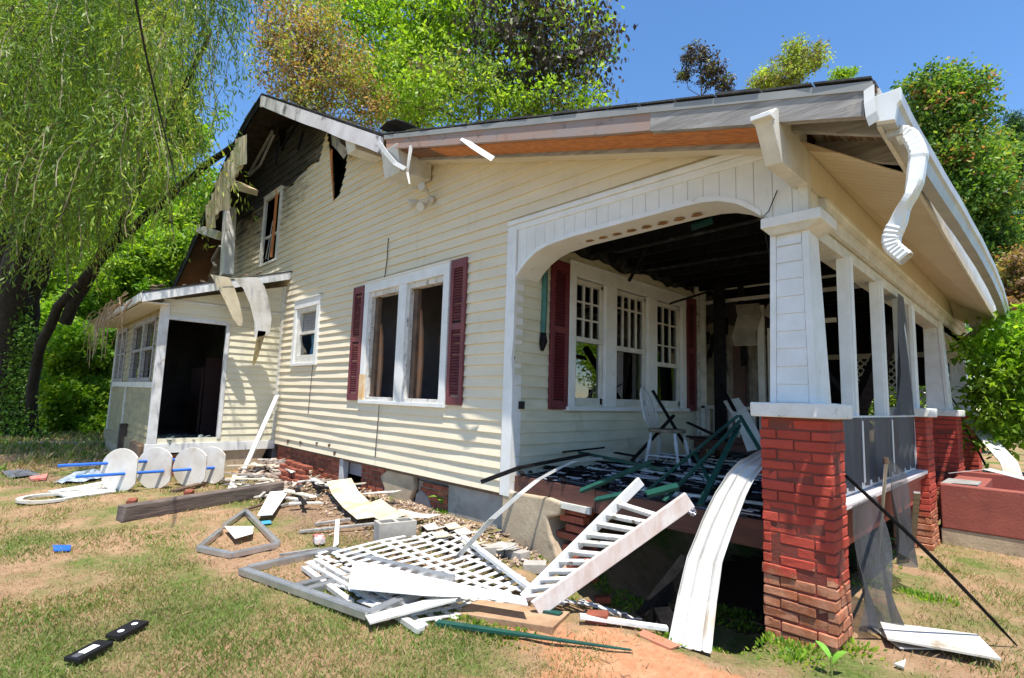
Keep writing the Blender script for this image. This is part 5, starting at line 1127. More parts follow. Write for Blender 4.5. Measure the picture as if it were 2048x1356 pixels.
# chair
def chair():
    c0 = Vector((-2.33, 2.03, .685)); f = Vector((.93, .02, 0)); f = (Vector((RT[0], RT[1], 0)).normalized()*.80-Vector((FW[0], FW[1], 0)).normalized()*.60).normalized(); s_ = Vector((-f.y, f.x, 0))
    t = thing('windsor_chair', 'white spindle back wooden chair standing on the charred porch floor', 'chair', c0)
    P = lambda u, v, z: c0+f*u+s_*v+Vector((0, 0, z))
    mb = MB(); mb.poly([P(.22*math.cos(k*math.pi/10)*1.0, .23*math.sin(k*math.pi/10), .43) for k in range(20)], (0, 0, .04)); mb.done('seat', seat_m, t, bevel=.01)
    for u, v in ((.15, .15), (.15, -.15), (-.14, .14), (-.14, -.14)):
        mb = MB(); a, b = P(u, v, .43), P(u*1.45, v*1.4, .0); mb.tube([a.lerp(b, k) for k in (0, .12, .2, .25, .4, .55, .62, .68, .9, 1)], [.018, .02, .015, .024, .026, .022, .015, .022, .016, .014], 10); mb.done('leg', chair_m, t, smooth=True)
    mb = MB(); mb.tube([P(.19, .18, .15), P(-.18, .17, .15)], .011, 8); mb.tube([P(.19, -.18, .15), P(-.18, -.17, .15)], .011, 8); mb.tube([P(0, -.17, .15), P(0, .17, .15)], .011, 8); mb.done('stretcher', chair_m, t)
    def hoop(q): # back bow
        v = -math.cos(q)*.205; z = .47+math.sin(q)**.75*.50; return P(-.17-(z-.47)*.28, v*(1.0 if z > .6 else .82+.18*(z-.47)/.13), z)
    mb = MB(); mb.tube([hoop(math.pi*(.02+.96*k/24)) for k in range(25)], .014, 8); mb.done('back_hoop', chair_m, t, smooth=True)
    for k in range(7):
        v = -.135+k*.045; zt = .47+math.sqrt(max(0, 1-(v*1.35/.205)**2))**.75*.50; mb = MB(); mb.tube([P(-.17, v, .46), P(-.17-(zt-.47)*.14, v*1.15, (.47+zt)/2), P(-.17-(zt-.47)*.28, v*1.35, zt)], [.005, .007, .0045], 7); mb.done('spindle', chair_m, t, smooth=True)
    return t
chair()
plank(Vector((-2.65, 1.65, .70)), Vector((-2.28, 2.12, 1.33)), .05, .03, char_m, 'charred stick leaning up through the white chair from the left', 'charred_stick', 'stick', rag=.01)
plank(Vector((-2.12, 2.38, .72)), Vector((-2.5, 1.98, 1.62)), .05, .03, char_m, 'charred stick leaning across the right side of the white chair', 'charred_stick', 'stick', rag=.01)
# burnt planks, laths and rubbish on the porch floor
r = random.Random(31)
PZ = .70
def floorstuff(n, L, w_, m_, name, labels, cat, group, z=PZ, xr=(-2.85, -.5), yr=(.1, 3.8), ang=None):
    for i in range(n):
        x, y = r.uniform(*xr), r.uniform(*yr); q = r.uniform(-.5, .5) if ang is None else r.uniform(*ang); l = r.uniform(*L)
        a = Vector((x-l/2*math.cos(q), y-l/2*math.sin(q), z+r.uniform(0, .05))); b = Vector((x+l/2*math.cos(q), y+l/2*math.sin(q), z+r.uniform(0, .07)))
        a.x = max(a.x, -2.9); b.x = min(b.x, -.42); c_ = (a+b)/2; where = ('along the open porch edge by the corner board' if c_.x < -1.9 else 'along the open porch edge behind the railing' if c_.x < -1.1 else 'along the open porch edge by the bent white sheet') if c_.y < .7 else 'behind the white chair' if c_.y > 2.6 and c_.x < -1.7 else 'around the legs of the white chair' if c_.y > 1.5 and c_.x < -1.7 else 'against the foot of the porch wall' if c_.x < -2.1 else 'under the green trestle' if c_.y < 2.0 else 'at the far side of the porch floor'
        mb = MB(); mb.bar(a, b, r.uniform(*w_), .018, rag=.04); one(mb, name, m_, labels+' '+where, cat, group)
floorstuff(34, (.6, 1.6), (.03, .07), char_m, 'charred_lath', 'black charred lath lying', 'lath', 'charred laths on the porch floor')
floorstuff(14, (.8, 2.0), (.03, .05), peel_m, 'white_lath', 'scorched white lath lying', 'lath', 'white laths on the porch floor', ang=(-.15, .1))
mb = MB(); mb.poly([Vector((-1.95+.32*math.cos(k*.4), .75+.13*math.sin(k*.4), .745)) for k in range(16)], (0, 0, .01)); one(mb, 'white_plate', mat('sooty white board', (0.5, 0.5, 0.55), (0.35, 0.35, 0.38), 5), 'oval piece of dirty white board on the charred porch floor', 'board')
mb = MB()
for i in range(900):
    x, y = r.uniform(-2.88, -.45), r.uniform(.0, 4.0)**1; q = r.uniform(0, 3.1); l = r.uniform(.02, .10); p = Vector((x, y, .69+r.uniform(0, .03))); mb.bar(p, p+Vector((l*math.cos(q), l*math.sin(q), r.uniform(-.01, .03))), r.uniform(.01, .05), r.uniform(.005, .02))
tag(mb.done('char_debris', char_m), None, None, None, 'stuff')
o_ = bpy.data.objects[-1] if False else None
mb = MB()
for i in range(260):
    x, y = r.uniform(-2.88, -.6), r.uniform(.0, 3.0); q = r.uniform(-.3, .3); l = r.uniform(.04, .22); p = Vector((x, y, .70+r.uniform(0, .035))); mb.bar(p, p+Vector((l*math.cos(q), l*math.sin(q), r.uniform(-.01, .02))), r.uniform(.01, .04), .006)
tag(mb.done('paint_flake_debris', mat('sooty white flakes', (0.55, 0.55, 0.6), (0.3, 0.3, 0.32), 9)), None, None, None, 'stuff')
# brown box / table pieces behind the trestle
t = thing('broken_table', 'broken dark brown low table lying under the porch railing', 'table', Vector((-2.0, 3.3, .7)))
mb = MB(); mb.box((-2.5, 2.9, .98), (-1.3, 3.6, 1.03), .01); mb.done('tabletop', stainb_m, t, bevel=.01)
for x, y in ((-2.4, 3.0), (-1.4, 3.0), (-2.4, 3.5), (-1.4, 3.5)):
    mb = MB(); mb.box((x, y, .68), (x+.07, y+.07, .99)); mb.done('leg', stainb_m, t)
mb = MB(); mb.box((-2.45, 2.95, .88), (-1.35, 2.98, .98)); mb.done('apron', stainb_m, t)
mb = MB(); mb.strip([W(1462, 800, 1, 3.0), W(1482, 830, 1, 2.8), W(1500, 868, 1, 2.6), W(1512, 900, 1, 2.5)], (.16, .1, .05), .01); one(mb, 'white_board', cream_m, 'narrow curved white board leaning behind the brick pier on the porch', 'panel')
for i, (a, b) in enumerate((((1375, 845, 2.4), (1462, 885, 1.6)), ((1440, 768, 3.2), (1470, 822, 2.8)), ((1376, 873, 2.2), (1450, 880, 1.8)), ((1230, 905, 1.1), (1270, 912, .9)), ((1118, 905, .8), (1210, 895, .9)))):
    plank(W(*a[:2], 1, a[2]), W(*b[:2], 1, b[2]), .045, .02, char_m, ('thin charred stick in front of the porch railing', 'short charred stick above the porch railing', 'charred stick beside the broken table', 'charred chip left of the chair', 'flat charred stick by the corner of the porch wall')[i], 'charred_stick', 'stick', rag=.03)
plank(W(1290, 1235, 1, -.45), W(1378, 1120, 1, -.1), .10, .09, char_m, 'thick charred post leaning inside the crawl space pit', 'charred_post', 'post', rag=.03)
plank(W(1345, 1262, 1, -.6), W(1320, 1215, 1, -.35), .12, .05, char_m, 'short charred block at the foot of the white panel', 'charred_block', 'block', rag=.03)
plank(GP(930, 1218, .0), GP(1115, 1245, .0), .28, .05, mat('tan rotten board', (0.42, 0.28, 0.17), (0.3, 0.18, 0.1), 5, .9, (1, 1, 1), bs=.8), 'rotten tan board half buried in clay below the white railing', 'rotten_board', 'board', rag=.04)
plank(GP(1280, 1268, .0), GP(1350, 1298, .0), .09, .03, mat('brown slat', (0.4, 0.17, 0.1)), 'reddish brown slat pressed into the clay', 'brown_slat', 'slat')
# pole leaning on the pier and metal pipe stuck in the ground
mb = MB(); a = W(1692, 952, 0, .09); b = GP(2034, 1292, .01); mb.tube([a.lerp(b, k/8)+Vector((0, 0, .03*math.sin(k/8*3.1))) for k in range(9)], [.010, .011, .012, .012, .012, .012, .011, .010, .005], 7); one(mb, 'burnt_pole', char_m, 'long thin charred pole leaning on the red brick pier at the right', 'pole')
mb = MB(); a = W(1772, 925, 0, .22); b = GP(1757, 1120, 0); mb.tube([a, b], .011, 8); o = one(mb, 'metal_stake', gut_m, 'grey metal stake standing beside the hanging screen', 'stake')
mb = MB(); mb.tube([a+Vector((0, 0, -.01)), a+Vector((0, 0, .03))], .017, 8); mb.done('stake_top', brownw_m, o)
mb = MB(); mb.bar(W(1834, 985, 0, .02), GP(1826, 1088, 0), .05, .02); one(mb, 'grey_slat', grey_m, 'upright grey slat leaning beside the second brick pier', 'slat')
flat([(1760, 1246), (1955, 1272), (2003, 1322), (1775, 1280)], .012, 'white_board', vinyl_m, 'white splintered board lying on the grass right of the brick pier', 'board', lift=.04)
flat([(1735, 1250), (1765, 1250), (1880, 1300), (1800, 1298)], .008, 'white_board', cream_m, 'narrow dirty board under the white splintered board', 'board')
flat([(1788, 1330), (1812, 1322), (1808, 1338)], .01, 'wood_chip', cream_m, 'small pale wood chip in the lower right grass', 'chip')
# masonry planter beside the steps
t = thing('masonry_planter', 'red painted masonry planter wall beside the porch steps', 'planter', Vector((.6, 4, 0)))
mb = MB(); mb.box((.03, 3.83, .18), (1.3, 3.98, .66), .004); mb.done('front_wall', plant_m, t, bevel=.012)
mb = MB(); mb.box((.02, 3.84, -.1), (1.32, 3.99, .18)); mb.done('bare_footing', stucco_m, t, bevel=.01)
mb = MB(); mb.box((1.15, 3.98, -.1), (1.3, 5.8, .62), .004); mb.box((.03, 5.75, -.1), (1.3, 5.9, .66)); mb.done('side_wall', plant_m, t, bevel=.01)
mb = MB(); mb.box((.0, 4.0, -.1), (1.15, 5.75, .25)); mb.done('planting_soil', dark_m, t)
t = thing('porch_steps', 'red brick porch steps with a scorched top behind the planter wall', 'steps', Vector((.4, 5, 0)))
mb = MB(); mb.box((.0, 4.0, 0), (.35, 5.74, .60)); mb.box((.35, 4.0, 0), (.70, 5.74, .42)); mb.box((.70, 4.0, 0), (1.05, 5.74, .24)); mb.done('riser', plant_m, t, bevel=.01)
mb = MB(); mb.box((-.02, 4.3, .60), (.30, 5.0, .62)); mb.done('tread', conc_m, t)
mb = MB(); mb.strip([Vector((.10, 4.3, .75)), Vector((.4, 4.4, .82)), Vector((.8, 4.3, .74)), Vector((1.15, 4.1, .66)), Vector((1.35, 4.0, .4))], (.05, .22, .0), .006); one(mb, 'vinyl_sheet', vinyl_m, 'curled white vinyl sheet draped over the red planter wall', 'panel')
mb = MB(); mb.strip([Vector((.05, 7.2, 1.35)), Vector((.3, 6.6, 1.05)), Vector((.5, 6.2, .8)), Vector((.62, 6.0, .3))], (.18, .1, .0), .006); one(mb, 'vinyl_sheet', vinyl_m, 'twisted white vinyl strip standing against the far piers by the bush', 'panel')
rt = random.Random(12); base = Vector((1.3, 7.2, .35)); vs = []; nn_ = 12
mb = MB()
for i in range(nn_+1):
    for j in range(nn_+1):
        u, v = i/nn_-.5, j/nn_-.5; vs.append(Vector((.75+u*1.5, 6.9+v*1.6, .25+.42*math.exp(-(u*u+v*v)*7)+.07*math.sin(u*17+v*4)+.05*math.sin(v*21-u*9)+rt.uniform(-.03, .03))))
mb.add(vs, [(i*(nn_+1)+j, (i+1)*(nn_+1)+j, (i+1)*(nn_+1)+j+1, i*(nn_+1)+j+1) for i in range(nn_) for j in range(nn_)]); one(mb, 'tarp', tarp_m, 'crumpled grey tarp heaped by the far end of the porch', 'tarp')
# rubble against the foundation
def brickthing(p, rz, tilt, m_, label, group, L=.2, k=1.0):
    d = Vector((math.cos(rz), math.sin(rz), tilt)).normalized(); mb = MB(); mb.bar(p-d*L/2, p+d*L/2, .095*k, .06*k, rag=.006); return one(mb, 'loose_brick', m_, label, 'brick', group, bevel=.007)
rb = random.Random(19)
spots = [((1010-620+3, 990), .3), ((395, 995), 0), ((370, 975), .4), ((262, 1000), .9), ((290, 1003), .2), ((330, 1006), .1), ((640, 1075), .5)]
for i, ((a, b), q) in enumerate(((((358+20, 985)), .3), ((395, 992), .25), ((264, 1003), .4), ((300, 1007), .1), ((325, 1003), .2))):
    brickthing(GP(a, b, .04), q-.7, 0, brick_m, ('red brick leaning at the end of the timber beam', 'red brick behind the timber beam beside another', 'half sunk red brick left of the beam end', 'low red brick at the edge of the soil bed', 'red brick half buried behind the timber beam')[i], 'loose bricks behind the beam')
for k in range(4):
    for i in range(5-k//2):
        x = -8.1+i*.24+k*.06; brickthing(Vector((x, -.42+k*.05+rb.uniform(-.02, .02), .05+gz(x, -.4)+k*.066)), rb.uniform(-.1, .1), 0, brick_m, ('old brick, bottom row', 'old brick, second row', 'old brick, third row', 'old brick, top row')[k]+' of the tumbled stack by the side foundation'+(', rear end' if i == 0 else ', front end' if i == 4-k//2 else ', middle'), 'stacked bricks against the side foundation')
brickthing(GP(638, 1078, .05), -.3, .0, mat('whitewashed brick', (0.3, 0.07, 0.06), (0.7, 0.6, 0.58), 9, .8, lo=.45, hi=.55), 'single brick with white smears on the bare soil in front of the foundation', None)
for k, (a, b, q) in enumerate(((1180, 1155, .2), (1205, 1160, .8), (1165, 1185, .4), (1195, 1235, .5))): brickthing(GP(a, b, .03), q, .1, brick_m, ('broken brick in the pit edge, farthest left behind the rail', 'broken brick in the pit edge, farthest right of those behind the rail', 'broken brick just under the lower rail of the white railing', 'brick piece lying on the narrow lattice strip')[k], 'broken bricks beside the pit', L=.14)
for k, (a, b, q) in enumerate(((1010, 1090, .5), (1035, 1110, .1), (985, 1085, .9), (1070, 1135, .7))): brickthing(GP(a, b, .03), q, .05, cblock_m, ('grey stone in the middle of the row below the stucco pier', 'grey stone second from the right below the stucco pier', 'leftmost grey stone, touching the lattice corner', 'rightmost grey stone, beside the foot of the white railing')[k], 'stones beside the stucco pier', L=.2, k=1.4)
def G0(px, py, dz=.03): return GP(px, py, dz)
dpl = [((485, 945), (555, 790), .09, white_m, 'long white board leaning against the corner of the rear addition', 1),
       ((420, 965), (520, 948), .08, white_m, 'white board lying by the last disc of the rack', 0), ((430, 985), (560, 960), .07, peel_m, 'peeling white board lying on the rubble', 0),
       ((455, 990), (470, 950), .06, peel_m, 'short white board end among the rubble', 0), ((345, 982), (410, 965), .10, brownw_m, 'dark brown board propped beside the disc rack', 0),
       ((520, 955), (615, 945), .08, char_m, 'burnt black board on top of the brick rubble', 0), ((450, 1000), (545, 990), .05, cream_m, 'cream batten behind the timber beam', 0),
       ((490, 1020), (620, 978), .04, brownw_m, 'thin tan batten resting on the white sheet by the beam', 0), ((600, 1063), (765, 1045), .04, grey_m, 'long grey batten left of the concrete block', 0),
       ((630, 1048), (700, 1038), .04, grey_m, 'short grey batten behind the long one', 0), ((560, 1012), (640, 990), .05, alu_m, 'bent metal strip beside the crawl space opening', 0),
       ((672, 1090), (675, 1040), .045, white_m, 'short upright white batten on the soil', 0), ((560, 1110), (640, 1098), .02, grey_m, 'thin grey rod on bare soil by the frame', 0)]
for a, b, w_, m_, lb, lean in dpl:
    A = G0(*a); B = W(b[0], b[1], 1, -.06) if lean else G0(*b, dz=.05)
    plank(A, B, w_, .025, m_, lb, 'loose_board', 'board', rag=.02)
flat([(515, 1032), (540, 985), (578, 982), (545, 1030)], .01, 'white_sheet', paper_m, 'white board tilted against the timber beam end', 'board', lift=.06)
def curled(pts, dep, wv, m_, label, name='vinyl_scrap'):
    mb = MB(); mb.strip([W(a, b, 1, y) for (a, b), y in zip(pts, dep)], wv, .005); return one(mb, name, m_, label, 'vinyl scrap')
curled([(678, 960), (690, 985), (715, 1012), (745, 1035)], [-.35, -.5, -.65, -.75], lambda q: (.22, .25, .05), mat('yellowed vinyl scrap', (0.74, 0.68, 0.54), (0.55, 0.42, 0.22), 5, spots=((0.3, .2, .1), 6, .62, .7)), 'large curled cream vinyl piece lying in front of the crawl space opening')
curled([(742, 1005), (760, 1020), (775, 1030), (795, 1036)], [-.5, -.6, -.65, -.6], lambda q: (.12, .2, .08), tanv_m, 'curled tan vinyl piece behind the concrete block')
curled([(790, 1022), (830, 1032), (870, 1033)], [-.4, -.45, -.3], lambda q: (.05, .14, .03), vinyl_m, 'white vinyl strip lying on leaf litter by the weed')
curled([(725, 988), (760, 985), (795, 983)], [-.3, -.28, -.25], lambda q: (.03, .1, .02), peel_m, 'thin white strip at the base of the stucco patch')
flat([(588, 1038), (606, 1036), (604, 1043), (590, 1044)], .004, 'blue_wrapper', mat('blue wrapper', (0.05, 0.3, 0.5)), 'small blue and white wrapper on the soil', 'wrapper') if False else flat([(522, 1043), (541, 1041), (543, 1047), (524, 1049)], .004, 'blue_wrapper', mat('blue wrapper', (0.05, 0.3, 0.5)), 'small blue and white wrapper on the soil near the beam', 'wrapper')
for pts_, lab in (([(105, 965), (150, 945), (205, 938), (215, 955), (150, 966)], 'crumpled clear plastic bag behind the blue pipes'), ([(0, 945), (60, 943), (85, 952), (20, 955)], 'dark plastic sheet in the grass at the left edge')):
    P = [GP(a, b, .03) for a, b in pts_]; c_ = sum(P, Vector())/len(P); mb = MB(); n = len(P); vs = []
    for ring in range(5):
        for k in range(24):
            q = k/24*n; i = int(q); e = P[i].lerp(P[(i+1) % n], q-i); kk = ring/4; vs.append(e.lerp(c_, kk)+Vector((0, 0, .12*kk*(1.2-kk)+r.uniform(-.02, .03))))
    mb.add(vs, [(a*24+k, a*24+(k+1) % 24, (a+1)*24+(k+1) % 24, (a+1)*24+k) for a in range(4) for k in range(24)])
    one(mb, 'plastic_sheet', mat('bluish plastic', (0.2, 0.27, 0.36), (0.5, 0.55, 0.62), 14, .2) if 'clear' in lab else tarp_m, lab, 'plastic sheet')
flat([(58, 957), (95, 950), (92, 960), (62, 962)], .03, 'red_rag', mat('red rag', (0.5, 0.08, 0.06), (0.5, 0.3, 0.25), 15), 'red and white rag in the grass left of the disc rack', 'rag')
plank(GP(20, 887, .05), GP(215, 886, .05), .12, .07, grey_m, 'long grey landscape timber edging the shaded bed beside the addition', 'edging_timber', 'timber')
mb = MB(); mb.box(tuple(GP(240, 925)-Vector((.07, .07, .3))), tuple(GP(240, 925)+Vector((.07, .07, .75)))); one(mb, 'dark_post', mat('dark post', (0.04, 0.03, 0.03), (0.08, 0.06, 0.05), 5, .8), 'short dark square post standing beside the addition wall', 'post')
# litter of small chips, stuff nobody could count
mb = MB()
for i in range(2600):
    x = rb.uniform(-9.2, -2.4); y = -abs(rb.gauss(0, .42))-.05; q = rb.uniform(0, 3.1); l = rb.uniform(.015, .09); p = Vector((x, y, gz(x, y)+rb.uniform(0, .025))); mb.bar(p, p+Vector((l*math.cos(q), l*math.sin(q), rb.uniform(-.008, .03))), rb.uniform(.006, .03), rb.uniform(.003, .01))
tag(mb.done('rubble', mat('mixed chips', (0.42, 0.3, 0.2), (0.18, 0.11, 0.07), 30, .9, spots=((0.6, 0.55, 0.5), 45, .55, .6), island=.4)), None, None, None, 'stuff')
mb = MB()
for i in range(260):
    x = rb.uniform(-9.0, -6.9); y = rb.uniform(-.75, -.1); z = gz(x, y)+.16*max(0, 1-abs(x+8.6)/1.0)*max(0, 1-abs(y+.4)/.4)+rb.uniform(0, .05); q = rb.uniform(0, 3.1); l = rb.uniform(.05, .25); p = Vector((x, y, z)); mb.bar(p, p+Vector((l*math.cos(q), l*math.sin(q), rb.uniform(-.05, .06))), rb.uniform(.02, .09), rb.uniform(.008, .04))
tag(mb.done('rubble', mat('pale rubble', (0.46, 0.39, 0.32), (0.22, 0.15, 0.11), 6, .9, island=.5)), None, None, None, 'stuff')
mb = MB()
for i in range(1500):
    x = rb.uniform(-10.5, 1.6); y = rb.uniform(-3.5, -.2); 
    if x > -2.5 and y > -.6: continue
    q = rb.uniform(0, 3.1); l = rb.uniform(.02, .07); p = Vector((x, y, gz(x, y)+.006)); mb.bar(p, p+Vector((l*math.cos(q), l*math.sin(q), rb.uniform(0, .01))), rb.uniform(.002, .006), .003)
tag(mb.done('twig_litter', mat('dry litter', (0.36, 0.25, 0.15), (0.3, 0.16, 0.09), 20, .9, island=.4)), None, None, None, 'stuff')
# service cable
a = Vector((-4.6, -4.2, 9.2)); pts = [W(262, -60, 1, -3.4), W(275, 20, 1, -3.3), W(292, 110, 1, -3.1), W(318, 220, 1, -2.9), W(345, 330, 1, -2.7), W(360, 400, 1, -2.6)]
mb = MB(); mb.tube(pts, [.012, .012, .011, .010, .008, .004], 6); one(mb, 'hanging_limb', bark_m, 'thin dark bare limb hanging down in front of the willow', 'limb')

rd = random.Random(91)
labs = ('splintered white board in the rubble heap by the side foundation', 'burnt black board in the rubble heap by the side foundation', 'tan batten in the rubble heap by the side foundation', 'grey batten in the rubble heap by the side foundation')
for i in range(28):
    k = (0, 0, 1, 2, 3, 0, 2)[i % 7]; x = rd.uniform(-9.1, -5.6); y = -rd.uniform(.15, 1.25)*(1 if x < -6.6 else .8); q = rd.uniform(-.9, .9)+(.3 if i % 2 else 0); l = rd.uniform(.25, .95); z = gz(x, y)+.03+.14*max(0, 1-abs(x+8.3)/1.2)*max(0, 1-abs(y+.5)/.6)+rd.uniform(0, .05)
    a = Vector((x-l/2*math.cos(q), y-l/2*math.sin(q), z+rd.uniform(-.01, .05))); b = Vector((x+l/2*math.cos(q), min(-.06, y+l/2*math.sin(q)), z+rd.uniform(-.01, .09))); mb = MB(); mb.bar(a, b, rd.uniform(.03, .10), .018, rag=.04)
    one(mb, 'broken_board', (peel_m, char_m, soffit_m, grey_m)[k], labs[k]+(', at its rear corner end' if x < -8.3 else ', at its middle' if x < -7.2 else ', near the crawl space opening'), 'board', 'broken boards in the rubble heap')
for i, (a, b, c_) in enumerate(((905, 1058, 0), (925, 1068, 1), (880, 1075, 0), (862, 1060, 1), (940, 1085, 0), (1000, 1100, 1))):
    p = GP(a, b, .03); mb = MB(); mb.strip([p+Vector((-.16, .02, .0)), p+Vector((-.05, 0, .05)), p+Vector((.06, -.02, .03)), p+Vector((.17, 0, .06))], (.03, .12, .02), .006); one(mb, 'vinyl_scrap', (tanv_m, vinyl_m)[c_], ('curled tan vinyl scrap', 'curled white vinyl scrap')[c_]+(' behind the block end of the lattice', ' above the middle of the lattice edge', ' just right of the concrete block', ' touching the concrete block', ' at the lattice corner', ' beside the grey stones')[i], 'vinyl scrap')

# ---------------------------------------------------------------- vegetation
def AT(px, py, D): return Vector(CAM+(RT*(px-1024)+DN*(py-678)+FW*FPX)*(D/FPX))
def unit(a): return a/np.maximum(np.linalg.norm(a, axis=-1, keepdims=True), 1e-9)
def leaves(name, cen, size, m_, parent=None, aspect=.45, axis=None, droop=0.0, rnd=None, org=None, tagd=None):
    "one mesh of small pointed leaves; each face carries its own tint"
    n = len(cen); cen = np.asarray(cen); size = np.broadcast_to(np.asarray(size, float), (n,))
    ax = unit(RNG.normal(size=(n, 3))) if axis is None else unit(np.asarray(axis)+RNG.normal(size=(n, 3))*.35)
    ax[:, 2] -= droop; ax = unit(ax)
    sd = unit(np.cross(ax, unit(RNG.normal(size=(n, 3))+np.array([0, 0, .8])))); L = size[:, None]
    v = np.stack([cen, cen+ax*L*.5+sd*L*aspect*.5, cen+ax*L, cen+ax*L*.45-sd*L*aspect*.5], 1)
    if org is None: org = cen.mean(0)*np.array([1, 1, 0]) if parent is None else np.array(origin(parent))
    me = bpy.data.meshes.new(name); me.vertices.add(4*n); me.loops.add(4*n); me.polygons.add(n)
    me.vertices.foreach_set('co', (v-np.array(org)).astype(np.float32).ravel()); me.loops.foreach_set('vertex_index', np.arange(4*n, dtype=np.int32))
    me.polygons.foreach_set('loop_start', np.arange(0, 4*n, 4, dtype=np.int32)); me.polygons.foreach_set('loop_total', np.full(n, 4, dtype=np.int32))
    at = me.attributes.new('rnd', 'FLOAT', 'FACE'); at.data.foreach_set('value', (RNG.random(n) if rnd is None else np.clip(rnd, 0, 1)).astype(np.float32))
    me.update(calc_edges=True); me.materials.append(m_)
    o = bpy.data.objects.new(name, me); C.objects.link(o)
    if parent is not None: o.parent = parent
    else: o.location = tuple(org)
    if tagd: tag(o, *tagd)
    return o
def crown_points(blobs, per, clumps, spread, flat=.75):
    P, K = [], []
    for c_, rad, wgt in blobs:
        c_ = np.array(c_); rad = np.array(rad); nk = max(3, int(clumps*wgt)); d = unit(RNG.normal(size=(nk, 3))); q = RNG.random(nk)**.5*RNG.uniform(.75, 1.3, nk)
        kc = c_+d*rad*q[:, None]; K.append(kc)
        n = max(1, int(per*wgt/nk)); off = RNG.normal(size=(nk, n, 3))*spread*RNG.uniform(.45, 1.7, size=(nk, 1, 1)); off[..., 2] *= flat
        P.append((kc[:, None]+off).reshape(-1, 3))
    return np.concatenate(P), np.concatenate(K)
def limb(mb, a, b, r0, r1, sag=.0, k=6, wig=.12):
    a = Vector(a); b = Vector(b); L = (b-a).length; pts = []
    for i in range(k+1):
        q = i/k; p = a.lerp(b, q)+Vector((0, 0, -sag*L*math.sin(q*math.pi)))
        if 0 < i < k: p += Vector(RNG.normal(size=3)*wig*L*.2)
        pts.append(p)
    mb.tube(pts, [r0+(r1-r0)*i/k for i in range(k+1)], 6, caps=False); return pts
def tree(name, label, cat, base, top, tr, blobs, per, clumps, spread, lsize, m_, group=None, bark=bark_m, nl=40, aspect=.55, droop=.2, stems=1, flat=.75, dead=0.0, dead_m=None):
    "trunk, then a branching net grown through the crown envelope, then loose leaf sprays along its twigs"
    base = Vector(base); base.z = gz(base.x, base.y)-.05
    t = thing(name, label, cat, base, group); mb = MB(); top = Vector(top); nodes_ = []
    for s_ in range(stems):
        b_ = base+Vector((RNG.normal()*.12, RNG.normal()*.12, 0)) if stems > 1 else base; e = top+Vector(RNG.normal(size=3)*.5*(stems > 1))
        nodes_ += limb(mb, b_, e, tr, tr*.35, k=8, wig=.08)
    mb.done('trunk', bark, t, smooth=True)
    K = []
    for c_, rad, wgt in blobs:
        nk = max(4, int(clumps*wgt*1.6)); d = unit(RNG.normal(size=(nk, 3))); q = RNG.random(nk)**.42*RNG.uniform(.7, 1.25, nk); K.append(np.array(c_)+d*np.array(rad)*q[:, None])
    K = np.concatenate(K); keep = []; md = spread*.75
    for k_ in K:
        if all(np.sum((k_-K2)**2) > md*md for K2 in keep[-160:]): keep.append(k_)
    K = np.array(keep); N0 = np.array([list(v) for v in nodes_]); hub = N0[int(len(N0)*.6):].mean(0)
    K = K[np.argsort(np.linalg.norm(K-hub, axis=1))]; n0 = len(N0); pos = list(N0); par = [-1]*n0; dep = [0.0]*n0
    for k_ in K:
        A = np.array(pos); d = np.linalg.norm(A-k_, axis=1); c2 = d+np.maximum(0, A[:, 2]-k_[2])*1.2+np.array(dep)*.25; j = int(np.argmin(c2)); pos.append(k_); par.append(j); dep.append(dep[j]+d[j])
    cnt = np.zeros(len(pos)); 
    for i in range(len(pos)-1, n0-1, -1): cnt[i] += 1; cnt[par[i]] += cnt[i]
    mb = MB(); r0 = max(.006, tr*.045)
    for i in range(n0, len(pos)):
        a, b = Vector(pos[par[i]]), Vector(pos[i]); ra = min(tr*.5, r0*cnt[i]**.5); m1 = a.lerp(b, .5)+Vector(RNG.normal(size=3)*.08*(b-a).length); mb.tube([a, m1, b], [ra, ra*.85, ra*.7], 5, caps=False)
    mb.done('limbs', bark, t)
    n = max(6, int(per*1.25*sum(b[2] for b in blobs)/max(1, len(K)))); I = np.arange(n0, len(pos)); A = np.array(pos); Pb = A[I]; Pa = A[np.array(par)[I]]; sz = RNG.uniform(.35, 1.5, len(I))
    u = RNG.random((len(I), n, 1)); off = RNG.normal(size=(len(I), n, 3))*spread*.55*sz[:, None, None]; off[..., 2] *= flat
    P = Pb[:, None]+(Pa-Pb)[:, None]*np.minimum(1.0, u**1.6*.9)+off; msk = RNG.random((len(I), n)) < (sz[:, None]**1.3)*.75; rn = np.clip(RNG.normal(.5, .2, (len(I), 1))+RNG.normal(0, .16, (len(I), n)), 0, 1)
    isd = RNG.random(len(I)) < dead; g = msk & ~isd[:, None]; P2 = P[g]; leaves('crown', P2, lsize*RNG.uniform(.6, 1.3, len(P2)), m_, t, aspect, droop=droop, rnd=rn[g])
    if dead:
        g = msk & isd[:, None]; P2 = P[g]; leaves('dead_leaves', P2, lsize*RNG.uniform(.6, 1.3, len(P2)), dead_m or burnt_m, t, aspect, droop=1.0, rnd=rn[g])
    return t
def B(px, py, D, rx, ry=None, w_=1.0): # blob from a photo position, radii in pixels at that depth
    k = D/FPX; ry = ry or rx; return (AT(px, py, D), (rx*k, rx*k, ry*k), w_)

